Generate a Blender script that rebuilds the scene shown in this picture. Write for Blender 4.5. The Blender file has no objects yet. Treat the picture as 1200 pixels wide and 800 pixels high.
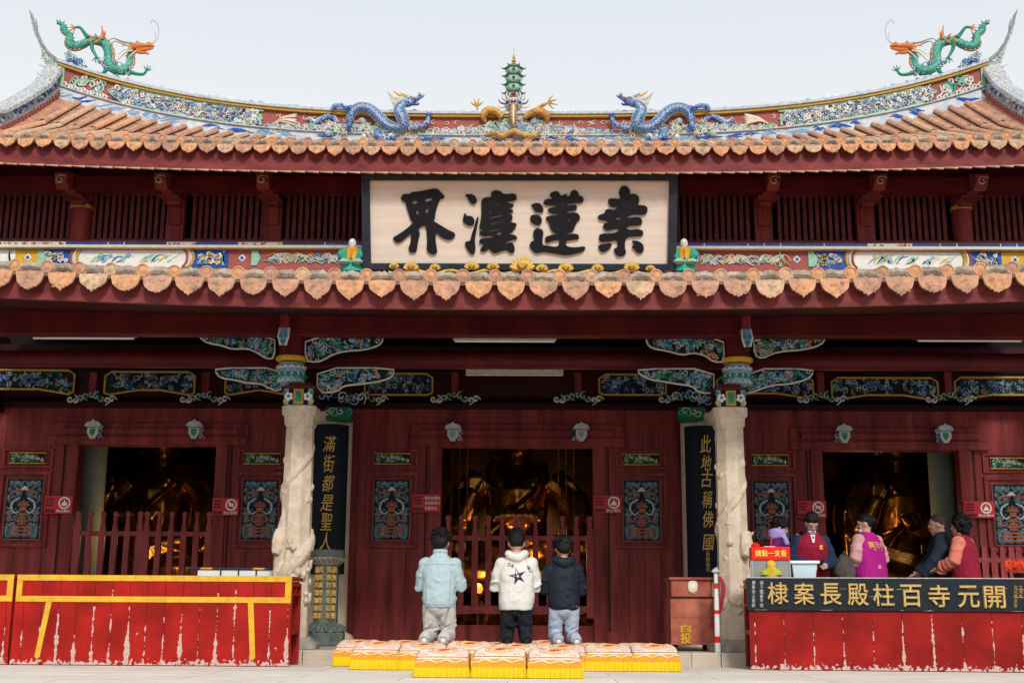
import bpy, bmesh, math, random
from mathutils import Vector, Matrix
random.seed(7)
R = math.radians
scene = bpy.context.scene
COL = scene.collection

# ------------------------------------------------------------------ camera
F = 1450.0
CAM = Vector((0.17, 0.0, 0.565))
TILT, YAW, ROLL = R(12.44), R(0.79), R(0.36)
cam_d = bpy.data.cameras.new('camera'); cam = bpy.data.objects.new('camera', cam_d); COL.objects.link(cam)
cam_d.sensor_width = 36.0; cam_d.lens = F / 1200 * 36; cam_d.clip_end = 500; cam_d.clip_start = .05
RM = (Matrix.Rotation(YAW, 3, 'Z') @ Matrix.Rotation(R(90) + TILT, 3, 'X') @ Matrix.Rotation(ROLL, 3, 'Z'))
cam.matrix_world = Matrix.Translation(CAM) @ RM.to_4x4()
scene.camera = cam

def P(px, py, Y):
    """photo pixel -> (X, Z) on the vertical plane at depth Y"""
    d = RM @ Vector(((px - 600) / F, (400 - py) / F, -1))
    t = Y / d.y
    return CAM.x + d.x * t, CAM.z + d.z * t
def PX(px, py, Y): return P(px, py, Y)[0]
def PZ(py, Y, px=606): return P(px, py, Y)[1]

# ------------------------------------------------------------------ world, sun, exposure
SUN_EL, SUN_AZ = R(36), R(168)
w = bpy.data.worlds.new('World'); scene.world = w; w.use_nodes = True
nt = w.node_tree; bg = nt.nodes['Background']
sky = nt.nodes.new('ShaderNodeTexSky'); sky.sky_type = 'NISHITA'; sky.sun_disc = False
sky.sun_elevation = SUN_EL; sky.sun_rotation = SUN_AZ; sky.dust_density = 4; sky.air_density = 1.2
hsv = nt.nodes.new('ShaderNodeHueSaturation'); hsv.inputs['Saturation'].default_value = .22
mx = nt.nodes.new('ShaderNodeMix'); mx.data_type = 'RGBA'; mx.inputs[0].default_value = .72
tc = nt.nodes.new('ShaderNodeTexCoord'); sp = nt.nodes.new('ShaderNodeSeparateXYZ')
cr = nt.nodes.new('ShaderNodeValToRGB')
cr.color_ramp.elements[0].position = 0.0; cr.color_ramp.elements[0].color = (3.8, 3.8, 3.8, 1)
cr.color_ramp.elements[1].position = 0.75; cr.color_ramp.elements[1].color = (9.0, 9.4, 9.9, 1)
e = cr.color_ramp.elements.new(.20); e.color = (4.6, 4.7, 4.8, 1)
e = cr.color_ramp.elements.new(.33); e.color = (8.3, 8.4, 8.5, 1)
e = cr.color_ramp.elements.new(.48); e.color = (7.0, 7.5, 8.1, 1)
nt.links.new(tc.outputs['Generated'], sp.inputs[0]); nt.links.new(sp.outputs['Z'], cr.inputs[0])
nt.links.new(sky.outputs[0], hsv.inputs['Color']); nt.links.new(hsv.outputs[0], mx.inputs[6])
nt.links.new(cr.outputs[0], mx.inputs[7]); nt.links.new(mx.outputs[2], bg.inputs[0])
bg.inputs[1].default_value = 0.10
sd = bpy.data.lights.new('sun', 'SUN'); sd.energy = 2.0; sd.angle = R(10); sd.color = (1, .95, .88)
sun = bpy.data.objects.new('sun', sd); COL.objects.link(sun)
sun_dir = Vector((math.sin(SUN_AZ) * math.cos(SUN_EL), math.cos(SUN_AZ) * math.cos(SUN_EL), math.sin(SUN_EL)))
sun.rotation_euler = sun_dir.to_track_quat('Z', 'Y').to_euler()
scene.view_settings.view_transform = 'Standard'; scene.view_settings.look = 'None'
scene.view_settings.exposure = 0.36; scene.view_settings.gamma = 1

# ------------------------------------------------------------------ materials
MATS = {}
def mat(name, col, rough=.6, noise=.25, nscale=6, bump=.15, metal=0, spec=.14, stretch=None, col2=None, emit=None, fine=60):
    if name in MATS: return MATS[name]
    m = bpy.data.materials.new(name); m.use_nodes = True; n = m.node_tree; L = n.links
    b = n.nodes['Principled BSDF']
    b.inputs['Roughness'].default_value = rough; b.inputs['Metallic'].default_value = metal
    b.inputs['Specular IOR Level'].default_value = spec
    t = n.nodes.new('ShaderNodeTexCoord'); mp = n.nodes.new('ShaderNodeMapping')
    if stretch: mp.inputs['Scale'].default_value = stretch
    L.new(t.outputs['Object'], mp.inputs[0])
    a = n.nodes.new('ShaderNodeTexNoise'); a.inputs['Scale'].default_value = nscale; a.inputs['Detail'].default_value = 6
    a.inputs['Roughness'].default_value = .65
    L.new(mp.outputs[0], a.inputs[0])
    r = n.nodes.new('ShaderNodeValToRGB'); r.color_ramp.elements[0].position = .32; r.color_ramp.elements[1].position = .7
    c = Vector(col); d = Vector(col2) if col2 else c * (1 - noise)
    r.color_ramp.elements[0].color = (*d, 1); r.color_ramp.elements[1].color = (*(c * (1 + noise * .35)), 1)
    L.new(a.outputs['Fac'], r.inputs[0]); L.new(r.outputs[0], b.inputs['Base Color'])
    if bump:
        f = n.nodes.new('ShaderNodeTexNoise'); f.inputs['Scale'].default_value = fine; f.inputs['Detail'].default_value = 4
        L.new(mp.outputs[0], f.inputs[0])
        u = n.nodes.new('ShaderNodeBump'); u.inputs['Strength'].default_value = bump; u.inputs['Distance'].default_value = .01
        L.new(f.outputs['Fac'], u.inputs['Height']); L.new(u.outputs[0], b.inputs['Normal'])
    if emit:
        b.inputs['Emission Color'].default_value = (*emit[0], 1); b.inputs['Emission Strength'].default_value = emit[1]
    m['p'] = 1; MATS[name] = m; return m

red = mat('shade-darkened oxblood wood', (.105, .011, .011), .42, .45, 2.2, .25, stretch=(1, 1, .25), fine=25)  # beam red, base darkened to carry the shade under the eaves
redl = mat('maroon wall wood', (.245, .040, .038), .45, .55, 1.9, .45, stretch=(3.2, 1, .35), fine=26, col2=(.09, .012, .012))
redd = mat('shade-darkened maroon wood', (.034, .005, .006), .5, .4, 3, .2)  # deeper red with porch shade put into the colour; reused for small dark parts
fasc = mat('faded fascia wood', (.21, .040, .040), .55, .5, 3, .3, stretch=(1, 1, 3))
latm = mat('lattice wood', (.17, .040, .042), .6, .4, 5, .2)
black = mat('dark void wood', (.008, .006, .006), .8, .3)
tile = mat('terracotta tile', (.54, .28, .17), .85, .45, 6, .8, col2=(.26, .16, .12), fine=40)
tile2 = mat('orange terracotta', (.66, .34, .17), .85, .35, 13, .9, col2=(.38, .20, .12), fine=45)
tile3 = mat('pale weathered terracotta', (.62, .40, .25), .85, .4, 14, .9, col2=(.32, .22, .15), fine=50)
tile4 = mat('brown weathered terracotta', (.54, .29, .19), .85, .4, 13, .9, col2=(.28, .17, .12), fine=50)
mort = mat('stained lime mortar', (.44, .36, .28), .9, .5, 8, .6, col2=(.18, .14, .11), fine=60)
stone = mat('pale granite', (.60, .50, .39), .75, .3, 9, .5, col2=(.46, .37, .28), fine=50)
stone_d = mat('weathered granite', (.40, .34, .28), .8, .4, 5, .5, col2=(.22, .19, .16))
gstone = mat('grey green stone', (.115, .150, .135), .5, .4, 9, .4, fine=50)
whitep = mat('white ceramic', (.74, .74, .70), .4, .15, 12, .2)
greyw = mat('weathered white mosaic', (.50, .52, .52), .6, .4, 14, .5, col2=(.30, .34, .38))
bluep = mat('cobalt ceramic', (.025, .10, .42), .3, .4, 14, .2)
lblue = mat('light blue ceramic', (.22, .40, .62), .35, .4, 14, .2)
green = mat('green ceramic', (.03, .26, .15), .35, .4, 14, .2)
mint = mat('mint ceramic', (.30, .55, .42), .4, .3, 14, .2)
turq = mat('turquoise ceramic', (.05, .42, .36), .35, .3, 14, .2)
yel = mat('yellow ceramic', (.66, .38, .03), .35, .25, 14, .2)
orange = mat('orange ceramic', (.62, .20, .06), .4, .3, 14, .2)
pink = mat('dusty red plaster', (.36, .085, .075), .8, .4, 10, .4, col2=(.26, .10, .09))
cream = mat('cream ceramic', (.70, .62, .46), .5, .2, 14, .2)
dkp = mat('dark paint ground', (.012, .014, .02), .6, .3)
goldp = mat('old gold paint', (.50, .30, .05), .45, .3, 20, .2)
goldl = mat('bright gold leaf', (.80, .52, .12), .35, .2, 20, .2, metal=.3)
wline = mat('white outline paint', (.55, .56, .52), .5, .2)
dblue = mat('deep blue paint', (.03, .07, .20), .5, .3)
dgreen = mat('deep green paint', (.015, .13, .06), .5, .3)
steel = mat('grey metal', (.35, .36, .37), .35, .1, metal=.7)

def ctext(key):  # swatch
    return MATS[key]

# ------------------------------------------------------------------ mesh builder
class MB:
    def __init__(s): s.v = []; s.f = []; s.m = []; s.mats = []
    def mi(s, m):
        if m not in s.mats: s.mats.append(m)
        return s.mats.index(m)
    def add(s, vs, fs, m):
        o = len(s.v); s.v += [tuple(v) for v in vs]; k = s.mi(m)
        s.f += [tuple(i + o for i in f) for f in fs]; s.m += [k] * len(fs); return s
    def box(s, x0, x1, y0, y1, z0, z1, m):
        return s.add([(x0,y0,z0),(x1,y0,z0),(x1,y1,z0),(x0,y1,z0),(x0,y0,z1),(x1,y0,z1),(x1,y1,z1),(x0,y1,z1)],
              [(0,3,2,1),(4,5,6,7),(0,1,5,4),(1,2,6,5),(2,3,7,6),(3,0,4,7)], m)
    def prism(s, poly, y0, y1, m, m2=None):
        n = len(poly)
        a = sum(poly[i][0]*poly[(i+1)%n][1]-poly[(i+1)%n][0]*poly[i][1] for i in range(n))
        if a < 0: poly = poly[::-1]
        s.add([(x, y0, z) for x, z in poly] + [(x, y1, z) for x, z in poly],
              [tuple(range(n)), tuple(range(2*n-1, n-1, -1))], m)
        o = len(s.v) - 2*n; k = s.mi(m2 or m)
        for i in range(n):
            j = (i+1) % n; s.f.append((o+j, o+i, o+n+i, o+n+j)); s.m.append(k)
        return s
    def loft(s, rings, m, cap=True, closed=True):
        o = len(s.v); n = len(rings[0]); k = s.mi(m)
        for r in rings: s.v += [tuple(p) for p in r]
        for a in range(len(rings)-1):
            for i in range(n if closed else n-1):
                j = (i+1) % n
                s.f.append((o+a*n+i, o+a*n+j, o+(a+1)*n+j, o+(a+1)*n+i)); s.m.append(k)
        if cap and closed:
            s.f.append(tuple(o+i for i in range(n-1,-1,-1))); s.m.append(k)
            b = o+(len(rings)-1)*n; s.f.append(tuple(b+i for i in range(n))); s.m.append(k)
        return s
    def tube(s, pts, r, m, seg=8, flat=1.0, cap=True):
        pts = [Vector(p) for p in pts]; n = len(pts)
        rr = r if hasattr(r, '__len__') else [r]*n
        rings = []; up = None
        for i, p in enumerate(pts):
            t = (pts[min(i+1,n-1)] - pts[max(i-1,0)])
            if t.length < 1e-9: t = Vector((0,0,1))
            t.normalize()
            if up is None:
                up = Vector((0,1,0)) if abs(t.y) < .9 else Vector((0,0,1))
            a = t.cross(up)
            if a.length < 1e-6: a = t.cross(Vector((1,0,0)))
            a.normalize(); b = a.cross(t).normalized(); up = b
            rings.append([p + (a*math.cos(q) + b*math.sin(q)*flat)*rr[i] for q in [2*math.pi*k/seg for k in range(seg)]])
        return s.loft(rings, m, cap)
    def lathe(s, prof, c, m, seg=16, ph=0, sx=1, sy=1):
        rings = [[(c[0]+r*sx*math.cos(ph+2*math.pi*k/seg), c[1]+r*sy*math.sin(ph+2*math.pi*k/seg), c[2]+z) for k in range(seg)] for r, z in prof]
        return s.loft(rings, m)
    def ell(s, c, r, m, seg=12, rg=8):
        rx, ry, rz = r if hasattr(r,'__len__') else (r,r,r)
        rings = []
        for i in range(rg+1):
            q = math.pi*(i/rg-.5); q = max(min(q, 1.5), -1.5)
            rings.append([(c[0]+rx*math.cos(q)*math.cos(2*math.pi*k/seg), c[1]+ry*math.cos(q)*math.sin(2*math.pi*k/seg), c[2]+rz*math.sin(q)) for k in range(seg)])
        return s.loft(rings, m)
    def disc(s, x, y, z, r, h, m, seg=8, ph=0):   # petal/disc relief facing -Y
        s.loft([[(x+r*math.cos(-ph-2*math.pi*k/seg), y, z+r*math.sin(-ph-2*math.pi*k/seg)) for k in range(seg)],
                [(x+r*.8*math.cos(-ph-2*math.pi*k/seg), y-h, z+r*.8*math.sin(-ph-2*math.pi*k/seg)) for k in range(seg)]], m)
    def flower(s, x, y, z, r, m, mc, n=5):
        a = random.random()*6
        for k in range(n):
            q = a+2*math.pi*k/n; s.disc(x+r*.6*math.cos(q), y, z+r*.6*math.sin(q), r*.45, .03, m, 6)
        s.disc(x, y-.02, z, r*.32, .02, mc, 6)
    def build(s, name, parent=None, smooth=False, bevel=0, loc=None):
        me = bpy.data.meshes.new(name); me.from_pydata(s.v, [], s.f)
        for m in s.mats: me.materials.append(m)
        me.polygons.foreach_set('material_index', s.m)
        me.validate()
        bm = bmesh.new(); bm.from_mesh(me); bmesh.ops.recalc_face_normals(bm, faces=bm.faces); bm.to_mesh(me); bm.free()
        if smooth:
            me.polygons.foreach_set('use_smooth', [True]*len(me.polygons))
            try: me.set_sharp_from_angle(angle=R(42))
            except Exception: pass
        o = bpy.data.objects.new(name, me); COL.objects.link(o)
        if parent:
            o.parent = parent
        if loc is not None: o.location = loc
        if bevel:
            b = o.modifiers.new('bevel', 'BEVEL'); b.width = bevel; b.segments = 2; b.limit_method = 'ANGLE'; b.angle_limit = R(50)
            b.harden_normals = False
        return o
    def move(s, M):
        s.v = [tuple(M @ Vector(v)) for v in s.v]; return s

def thing(name, label, cat, loc=(0,0,0), rz=0, group=None, kind=None):
    o = bpy.data.objects.new(name, None); COL.objects.link(o); o.location = loc; o.rotation_euler = (0,0,rz)
    o.empty_display_size = .1
    return tag(o, label, cat, group, kind)
def tag(o, label=None, cat=None, group=None, kind=None):
    if label: o['label'] = label
    if cat: o['category'] = cat
    if group: o['group'] = group
    if kind: o['kind'] = kind
    return o
def kids(o): return [c for c in bpy.data.objects if c.parent == o]
def copy_tree(o, parent=None):
    c = o.copy(); COL.objects.link(c)
    if parent: c.parent = parent
    for ch in kids(o): copy_tree(ch, c)
    return c

# ------------------------------------------------------------------ text -> verts
TC = {}
def glyph(ch, off=0.0, ext=.01):
    key = (ch, off, ext)
    if key in TC: return TC[key]
    cu = bpy.data.curves.new('g', 'FONT'); cu.body = ch; cu.size = 1; cu.offset = 0; cu.bevel_depth = max(off, 0); cu.bevel_resolution = 0; cu.extrude = ext
    cu.resolution_u = 3; cu.fill_mode = 'BOTH'
    o = bpy.data.objects.new('g', cu); COL.objects.link(o)
    dg = bpy.context.evaluated_depsgraph_get(); me = bpy.data.meshes.new_from_object(o.evaluated_get(dg))
    vs = [tuple(v.co) for v in me.vertices]; fs = [tuple(p.vertices) for p in me.polygons]
    bpy.data.objects.remove(o); bpy.data.curves.remove(cu); bpy.data.meshes.remove(me)
    if not vs: TC[key] = ([], []); return TC[key]
    x0 = min(v[0] for v in vs); x1 = max(v[0] for v in vs); y0 = min(v[1] for v in vs); y1 = max(v[1] for v in vs)
    vs = [((v[0]-(x0+x1)/2), (v[1]-(y0+y1)/2), v[2]) for v in vs]
    TC[key] = (vs, fs, x1-x0, y1-y0); return TC[key]
def put_text(mb, ch, x, y, z, wd, ht, m, off=.0, depth=.006, shear=0, fx=None):
    g = glyph(ch, off)
    if not g[0]: return
    W, H = max(g[2], .35), max(g[3], .35)
    out = []
    for a, b, c in g[0]:
        px = a/W*wd + shear*b/H*ht; pz = b/H*ht
        xx, yy, zz = x+px, y - (c/.01)*depth, z+pz
        if fx: xx, yy, zz = fx(xx, yy, zz)
        out.append((xx, yy, zz))
    mb.add(out, g[1], m)

# ------------------------------------------------------------------ scrollwork
def inpoly(x, z, poly):
    c = False; n = len(poly); j = n-1
    for i in range(n):
        xi, zi = poly[i]; xj, zj = poly[j]
        if (zi > z) != (zj > z) and x < (xj-xi)*(z-zi)/(zj-zi)+xi: c = not c
        j = i
    return c
def spiral(mb, x, y, z, r, m, wdt, turns=1.3, ph=0, d=1, seg=4, tail=1.0):
    n = int(10*turns)+3; pts = []; rr = []
    for i in range(n):
        t = i/(n-1); q = ph+d*t*turns*2*math.pi; k = r*(1-.85*t)
        pts.append((x+k*math.cos(q), y, z+k*math.sin(q))); rr.append(wdt*(.6+.4*math.sin(math.pi*t)))
    if tail:
        q = ph-d*.6; pts.insert(0, (x+r*1.5*math.cos(q), y, z+r*1.5*math.sin(q))); rr.insert(0, wdt*.4)
    mb.tube(pts, rr, m, seg)
def scrolls(mb, poly, y, cols, n, r0, r1, wdt, leaf=None):
    xs = [p[0] for p in poly]; zs = [p[1] for p in poly]; k = 0; tries = 0
    while k < n and tries < n*12:
        tries += 1
        x = random.uniform(min(xs), max(xs)); z = random.uniform(min(zs), max(zs)); r = random.uniform(r0, r1)
        if not all(inpoly(x+r*1.1*math.cos(q), z+r*1.1*math.sin(q), poly) for q in (0,1.57,3.14,4.71)): continue
        k += 1; m = random.choice(cols)
        if leaf and random.random() < .5:
            q = random.random()*3.14; L = r*1.3
            mb.loft([[(x+L*math.cos(q)*t - w2*math.sin(q), y-.004-h, z+L*math.sin(q)*t + w2*math.cos(q)) for w2, h in ((-.45*r*(1-t*t),0),(0,.012),(.45*r*(1-t*t),0))] for t in (-.95,-.5,0,.5,.95)], random.choice(leaf), closed=False)
        spiral(mb, x, y-random.random()*.004, z, r, m, wdt, random.uniform(.6,1.4), random.random()*6, random.choice((1,-1)))
def outline(mb, poly, y, m, r):
    p = [(x, y, z) for x, z in poly]; p.append(p[0]); p.append(p[1])
    mb.tube(p, r, m, 5)
def smooth_poly(pts, it=2):
    for _ in range(it):
        q = []
        for i in range(len(pts)):
            a = pts[i]; b = pts[(i+1) % len(pts)]
            q += [(a[0]*.75+b[0]*.25, a[1]*.75+b[1]*.25), (a[0]*.25+b[0]*.75, a[1]*.25+b[1]*.75)]
        pts = q
    return pts
def crom(pts, n=6):
    """Catmull-Rom through 3D points"""
    P4 = [Vector(p) for p in pts]; out = []
    for i in range(len(P4)-1):
        a = P4[max(i-1,0)]; b = P4[i]; c = P4[i+1]; d = P4[min(i+2,len(P4)-1)]
        for k in range(n):
            t = k/n
            out.append(.5*((2*b)+(c-a)*t+(2*a-5*b+4*c-d)*t*t+(3*b-a-3*c+d)*t*t*t))
    out.append(P4[-1]); return out
def interp(vals, n=6):
    out = []
    for i in range(len(vals)-1):
        for k in range(n): out.append(vals[i]+(vals[i+1]-vals[i])*k/n)
    out.append(vals[-1]); return out

# ------------------------------------------------------------------ organic (voxel-joined) meshes
def organic(name, mb, mats, parent=None, voxel=.014, smooth=4, disp=0, dscale=.15, matfn=None, extra=None, seed=0):
    """joins overlapping closed shapes into one continuous skin"""
    me = bpy.data.meshes.new(name); me.from_pydata(mb.v, [], mb.f); me.validate()
    bm = bmesh.new(); bm.from_mesh(me); bmesh.ops.recalc_face_normals(bm, faces=bm.faces); bm.to_mesh(me); bm.free()
    o = bpy.data.objects.new(name, me); COL.objects.link(o)
    r = o.modifiers.new('r', 'REMESH'); r.mode = 'VOXEL'; r.voxel_size = voxel; r.use_smooth_shade = True
    if smooth:
        s = o.modifiers.new('s', 'SMOOTH'); s.iterations = smooth; s.factor = .5
    if disp:
        tx = bpy.data.textures.new('fold', 'CLOUDS'); tx.noise_scale = dscale; tx.noise_depth = 2
        d = o.modifiers.new('d', 'DISPLACE'); d.texture = tx; d.strength = disp; d.mid_level = .5; d.texture_coords = 'GLOBAL'
        o.location = (seed*3.1, seed*1.7, 0); bpy.context.view_layer.update()
    dg = bpy.context.evaluated_depsgraph_get()
    m2 = bpy.data.meshes.new_from_object(o.evaluated_get(dg)); m2.name = name
    o.modifiers.clear(); o.data = m2; o.location = (0,0,0)
    bpy.data.meshes.remove(me)
    m2.materials.clear()
    for m in mats: m2.materials.append(m)
    idx = [0]*len(m2.polygons)
    if matfn:
        idx = [matfn(p.center) for p in m2.polygons]
    m2.polygons.foreach_set('material_index', idx)
    m2.polygons.foreach_set('use_smooth', [True]*len(m2.polygons))
    if extra:
        bm = bmesh.new(); bm.from_mesh(m2)
        tmp = bpy.data.meshes.new('x'); tmp.from_pydata(extra.v, [], extra.f)
        tmp.polygons.foreach_set('use_smooth', [True]*len(tmp.polygons))
        tmp.polygons.foreach_set('material_index', [mats.index(extra.mats[k]) for k in extra.m])
        b2 = bmesh.new(); b2.from_mesh(tmp); bmesh.ops.recalc_face_normals(b2, faces=b2.faces); b2.to_mesh(tmp); b2.free()
        bm.from_mesh(tmp); bm.to_mesh(m2); bm.free(); bpy.data.meshes.remove(tmp)
    if parent: o.parent = parent
    return o

def mosaic(name, cols, edge, scale, ew=.06, bump=.6):
    m = bpy.data.materials.new(name); m.use_nodes = True; n = m.node_tree; L = n.links; b = n.nodes['Principled BSDF']
    t = n.nodes.new('ShaderNodeTexCoord'); v = n.nodes.new('ShaderNodeTexVoronoi'); v.inputs['Scale'].default_value = scale
    e = n.nodes.new('ShaderNodeTexVoronoi'); e.feature = 'DISTANCE_TO_EDGE'; e.inputs['Scale'].default_value = scale
    L.new(t.outputs['Object'], v.inputs[0]); L.new(t.outputs['Object'], e.inputs[0])
    sx = n.nodes.new('ShaderNodeSeparateColor'); L.new(v.outputs['Color'], sx.inputs[0])
    r = n.nodes.new('ShaderNodeValToRGB'); r.color_ramp.interpolation = 'CONSTANT'
    for i, c in enumerate(cols):
        el = r.color_ramp.elements[i] if i < 2 else r.color_ramp.elements.new(i/len(cols))
        el.position = i/len(cols); el.color = (*c, 1)
    L.new(sx.outputs[0], r.inputs[0])
    lt = n.nodes.new('ShaderNodeMath'); lt.operation = 'LESS_THAN'; lt.inputs[1].default_value = ew; L.new(e.outputs['Distance'], lt.inputs[0])
    x = n.nodes.new('ShaderNodeMix'); x.data_type = 'RGBA'; L.new(lt.outputs[0], x.inputs[0]); L.new(r.outputs[0], x.inputs[6]); x.inputs[7].default_value = (*edge, 1)
    L.new(x.outputs[2], b.inputs['Base Color']); b.inputs['Roughness'].default_value = .38; b.inputs['Specular IOR Level'].default_value = .3
    u = n.nodes.new('ShaderNodeBump'); u.inputs['Strength'].default_value = bump; u.inputs['Distance'].default_value = .02; L.new(e.outputs['Distance'], u.inputs['Height']); L.new(u.outputs[0], b.inputs['Normal'])
    return m
mos_blue = mosaic('blue porcelain scales', ((.02,.09,.36),(.03,.14,.48),(.015,.06,.28),(.06,.22,.55)), (.42,.52,.64), 20, .06)
mos_green = mosaic('green porcelain scales', ((.05,.30,.22),(.07,.38,.28),(.04,.24,.18),(.12,.42,.32)), (.03,.16,.12), 26, .06)
mos_gold = mosaic('ochre porcelain scales', ((.55,.29,.06),(.62,.36,.09),(.45,.22,.05)), (.25,.12,.03), 24, .05)
mos_grey = mosaic('grey white porcelain shards', ((.42,.44,.45),(.55,.56,.54),(.30,.35,.42),(.50,.48,.42)), (.20,.20,.20), 20, .05)

def WM(o):
    M = o.matrix_basis.copy()
    if o.parent: M = WM(o.parent) @ o.matrix_parent_inverse @ M
    return M
def fit(o, parent):
    o.parent = parent; o.matrix_parent_inverse = WM(parent).inverted(); return o
_b = MB.build
def _build(s, name, parent=None, **k):
    o = _b(s, name, None, **k)
    if parent: fit(o, parent)
    return o
MB.build = _build
_o = organic
def organic(name, mb, mats, parent=None, **k):
    o = _o(name, mb, mats, None, **k)
    if parent: fit(o, parent)
    return o

# ================================================================== GROUND
def paving(name, col, col2, bw, bh, mortar):
    m = bpy.data.materials.new(name); m.use_nodes = True; n = m.node_tree; L = n.links; b = n.nodes['Principled BSDF']
    t = n.nodes.new('ShaderNodeTexCoord'); br = n.nodes.new('ShaderNodeTexBrick')
    br.inputs['Scale'].default_value = 1; br.inputs['Brick Width'].default_value = bw; br.inputs['Row Height'].default_value = bh
    br.inputs['Mortar Size'].default_value = mortar; br.inputs['Mortar Smooth'].default_value = .3
    br.inputs['Color1'].default_value = (*col, 1); br.inputs['Color2'].default_value = (*[c*.88 for c in col], 1); br.inputs['Mortar'].default_value = (*col2, 1)
    L.new(t.outputs['Object'], br.inputs[0])
    a = n.nodes.new('ShaderNodeTexNoise'); a.inputs['Scale'].default_value = 1.6; a.inputs['Detail'].default_value = 9; a.inputs['Roughness'].default_value = .7
    mp = n.nodes.new('ShaderNodeMapping'); mp.inputs['Scale'].default_value = (1, 3.5, 1)
    L.new(t.outputs['Object'], mp.inputs[0]); L.new(mp.outputs[0], a.inputs[0])
    r = n.nodes.new('ShaderNodeValToRGB'); r.color_ramp.elements[0].position = .3; r.color_ramp.elements[1].position = .7
    r.color_ramp.elements[0].color = (.72, .70, .67, 1); r.color_ramp.elements[1].color = (1.05, 1.04, 1.02, 1)
    L.new(a.outputs['Fac'], r.inputs[0])
    x = n.nodes.new('ShaderNodeMix'); x.data_type = 'RGBA'; x.blend_type = 'MULTIPLY'; x.inputs[0].default_value = 1
    L.new(br.outputs['Color'], x.inputs[6]); L.new(r.outputs[0], x.inputs[7]); L.new(x.outputs[2], b.inputs['Base Color'])
    b.inputs['Roughness'].default_value = .75
    u = n.nodes.new('ShaderNodeBump'); u.inputs['Strength'].default_value = .4; u.inputs['Distance'].default_value = .01
    f = n.nodes.new('ShaderNodeTexNoise'); f.inputs['Scale'].default_value = 30; L.new(t.outputs['Object'], f.inputs[0])
    L.new(f.outputs['Fac'], u.inputs['Height']); L.new(u.outputs[0], b.inputs['Normal'])
    return m
pav = paving('bounce-darkened courtyard paving', (.34, .31, .28), (.18, .16, .14), 1.6, .42, .008)  # unseen foreground, darkened to cut bounce light under the eaves
pav2 = paving('pale terrace slabs', (.80, .74, .68), (.34, .30, .27), 1.9, .55, .007)
gm = MB(); gm.add([(-80,-60,0),(80,-60,0),(80,100,0),(-80,100,0)], [(0,1,2,3)], pav)
tag(gm.build('ground'), kind='structure')
tm_ = MB(); tm_.add([(-13,8.5,.004),(13,8.5,.004),(13,14.5,.004),(-13,14.5,.004)], [(0,1,2,3)], pav2); tag(tm_.build('stone_terrace'), kind='structure')
step_m = paving('step granite', (.52, .45, .37), (.18, .15, .13), 1.35, .6, .006)
YS = 14.45; ZP = .16
pl = MB()
x = -14.0
while x < 14:
    wd = random.uniform(1.1, 1.7); pl.box(x+.004, x+wd-.004, YS+random.uniform(0,.006), YS+.42, 0, ZP, step_m); x += wd
pl.box(-14, 16, YS+.424, 31, -.1, ZP-.003, step_m)
tag(pl.build('platform', bevel=.008), kind='structure')

# ================================================================== TEMPLE HALL
hall = thing('temple_hall', 'red double eaved temple hall with terracotta roofs and dragon ridge', 'temple', (0, 17.8, ZP))
YE, YR, YL, YW, YU = 18.4, 21.6, 12.9, 17.8, 20.1       # upper eave, ridge, lower eave, door wall, upper wall
GX = abs(PX(73, 92, 21.6))                                              # gable ridge x
ZE0 = PZ(169.5, YE); ZR0 = PZ(170, YR); RH = PZ(138, YR)-PZ(170, YR)
def eu(X): return ZE0 + .15*(abs(X)/8.1)**2.2
def rb(X): return ZR0 + .92*(min(abs(X), GX+.4)/8.46)**3.2
def rt(X): return rb(X) + RH + .05*(abs(X)/8.46)**2
def zu(X, Y):
    t = (Y-YE)/(YR-YE); return eu(X) + (rb(X)+.05-eu(X))*(t**1.18)
ZL0 = PZ(325, YL)
def el(X): return ZL0 + .095*(abs(X)/5.1)**2.2
ZLW = PZ(312, 19.6)
def zl(X, Y):
    t = (Y-YL)/(19.9-YL); return el(X) + (ZLW-.05-el(X))*(t**1.1)

def roof(sheet, zf, x0, x1, y0, y1, pitch, k0, rows):
    """stepped pan tiles: each course a thin lip lying over the one below"""
    xs = []; x = x0
    n = int(round((x1-x0)/.35))
    xs = [x0+(x1-x0)*i/n for i in range(n+1)]
    dy = (y1-y0)/rows; lip = .030
    for j in range(rows):
        a = y0+dy*j; b = a+dy
        v = []; 
        for X in xs: v += [(X, a, zf(X,a)-.07), (X, a, zf(X,a)+lip-.05), (X, b, zf(X,b)+lip*.1-.05)]
        f = []
        for i in range(n):
            p = i*3; q = p+3
            f += [(p, q, q+1, p+1), (p+1, q+1, q+2, p+2)]
        sheet.add(v, f, tile)
def rolls(mb, zf, xs, y0, y1, rad, segl):
    n = int((y1-y0)/segl)
    for X in xs:
        m = random.choice((tile, tile, tile3))
        for j in range(n):
            a = y0+(y1-y0)*j/n; b = y0+(y1-y0)*(j+1)/n
            ra, rb_ = rad*1.02, rad*.93
            A = []; B = []
            jx = random.uniform(-.012, .012)
            for k in range(7):
                q = math.pi*k/6
                A.append((X+jx+ra*math.cos(q), a, zf(X,a)+ra*math.sin(q)*.95)); B.append((X+jx+rb_*math.cos(q), b+.03, zf(X,b)+rb_*math.sin(q)*.95))
            mb.loft([A, B], random.choice((m, m, tile2, tile4)) if random.random() < .4 else m, closed=False)
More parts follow.
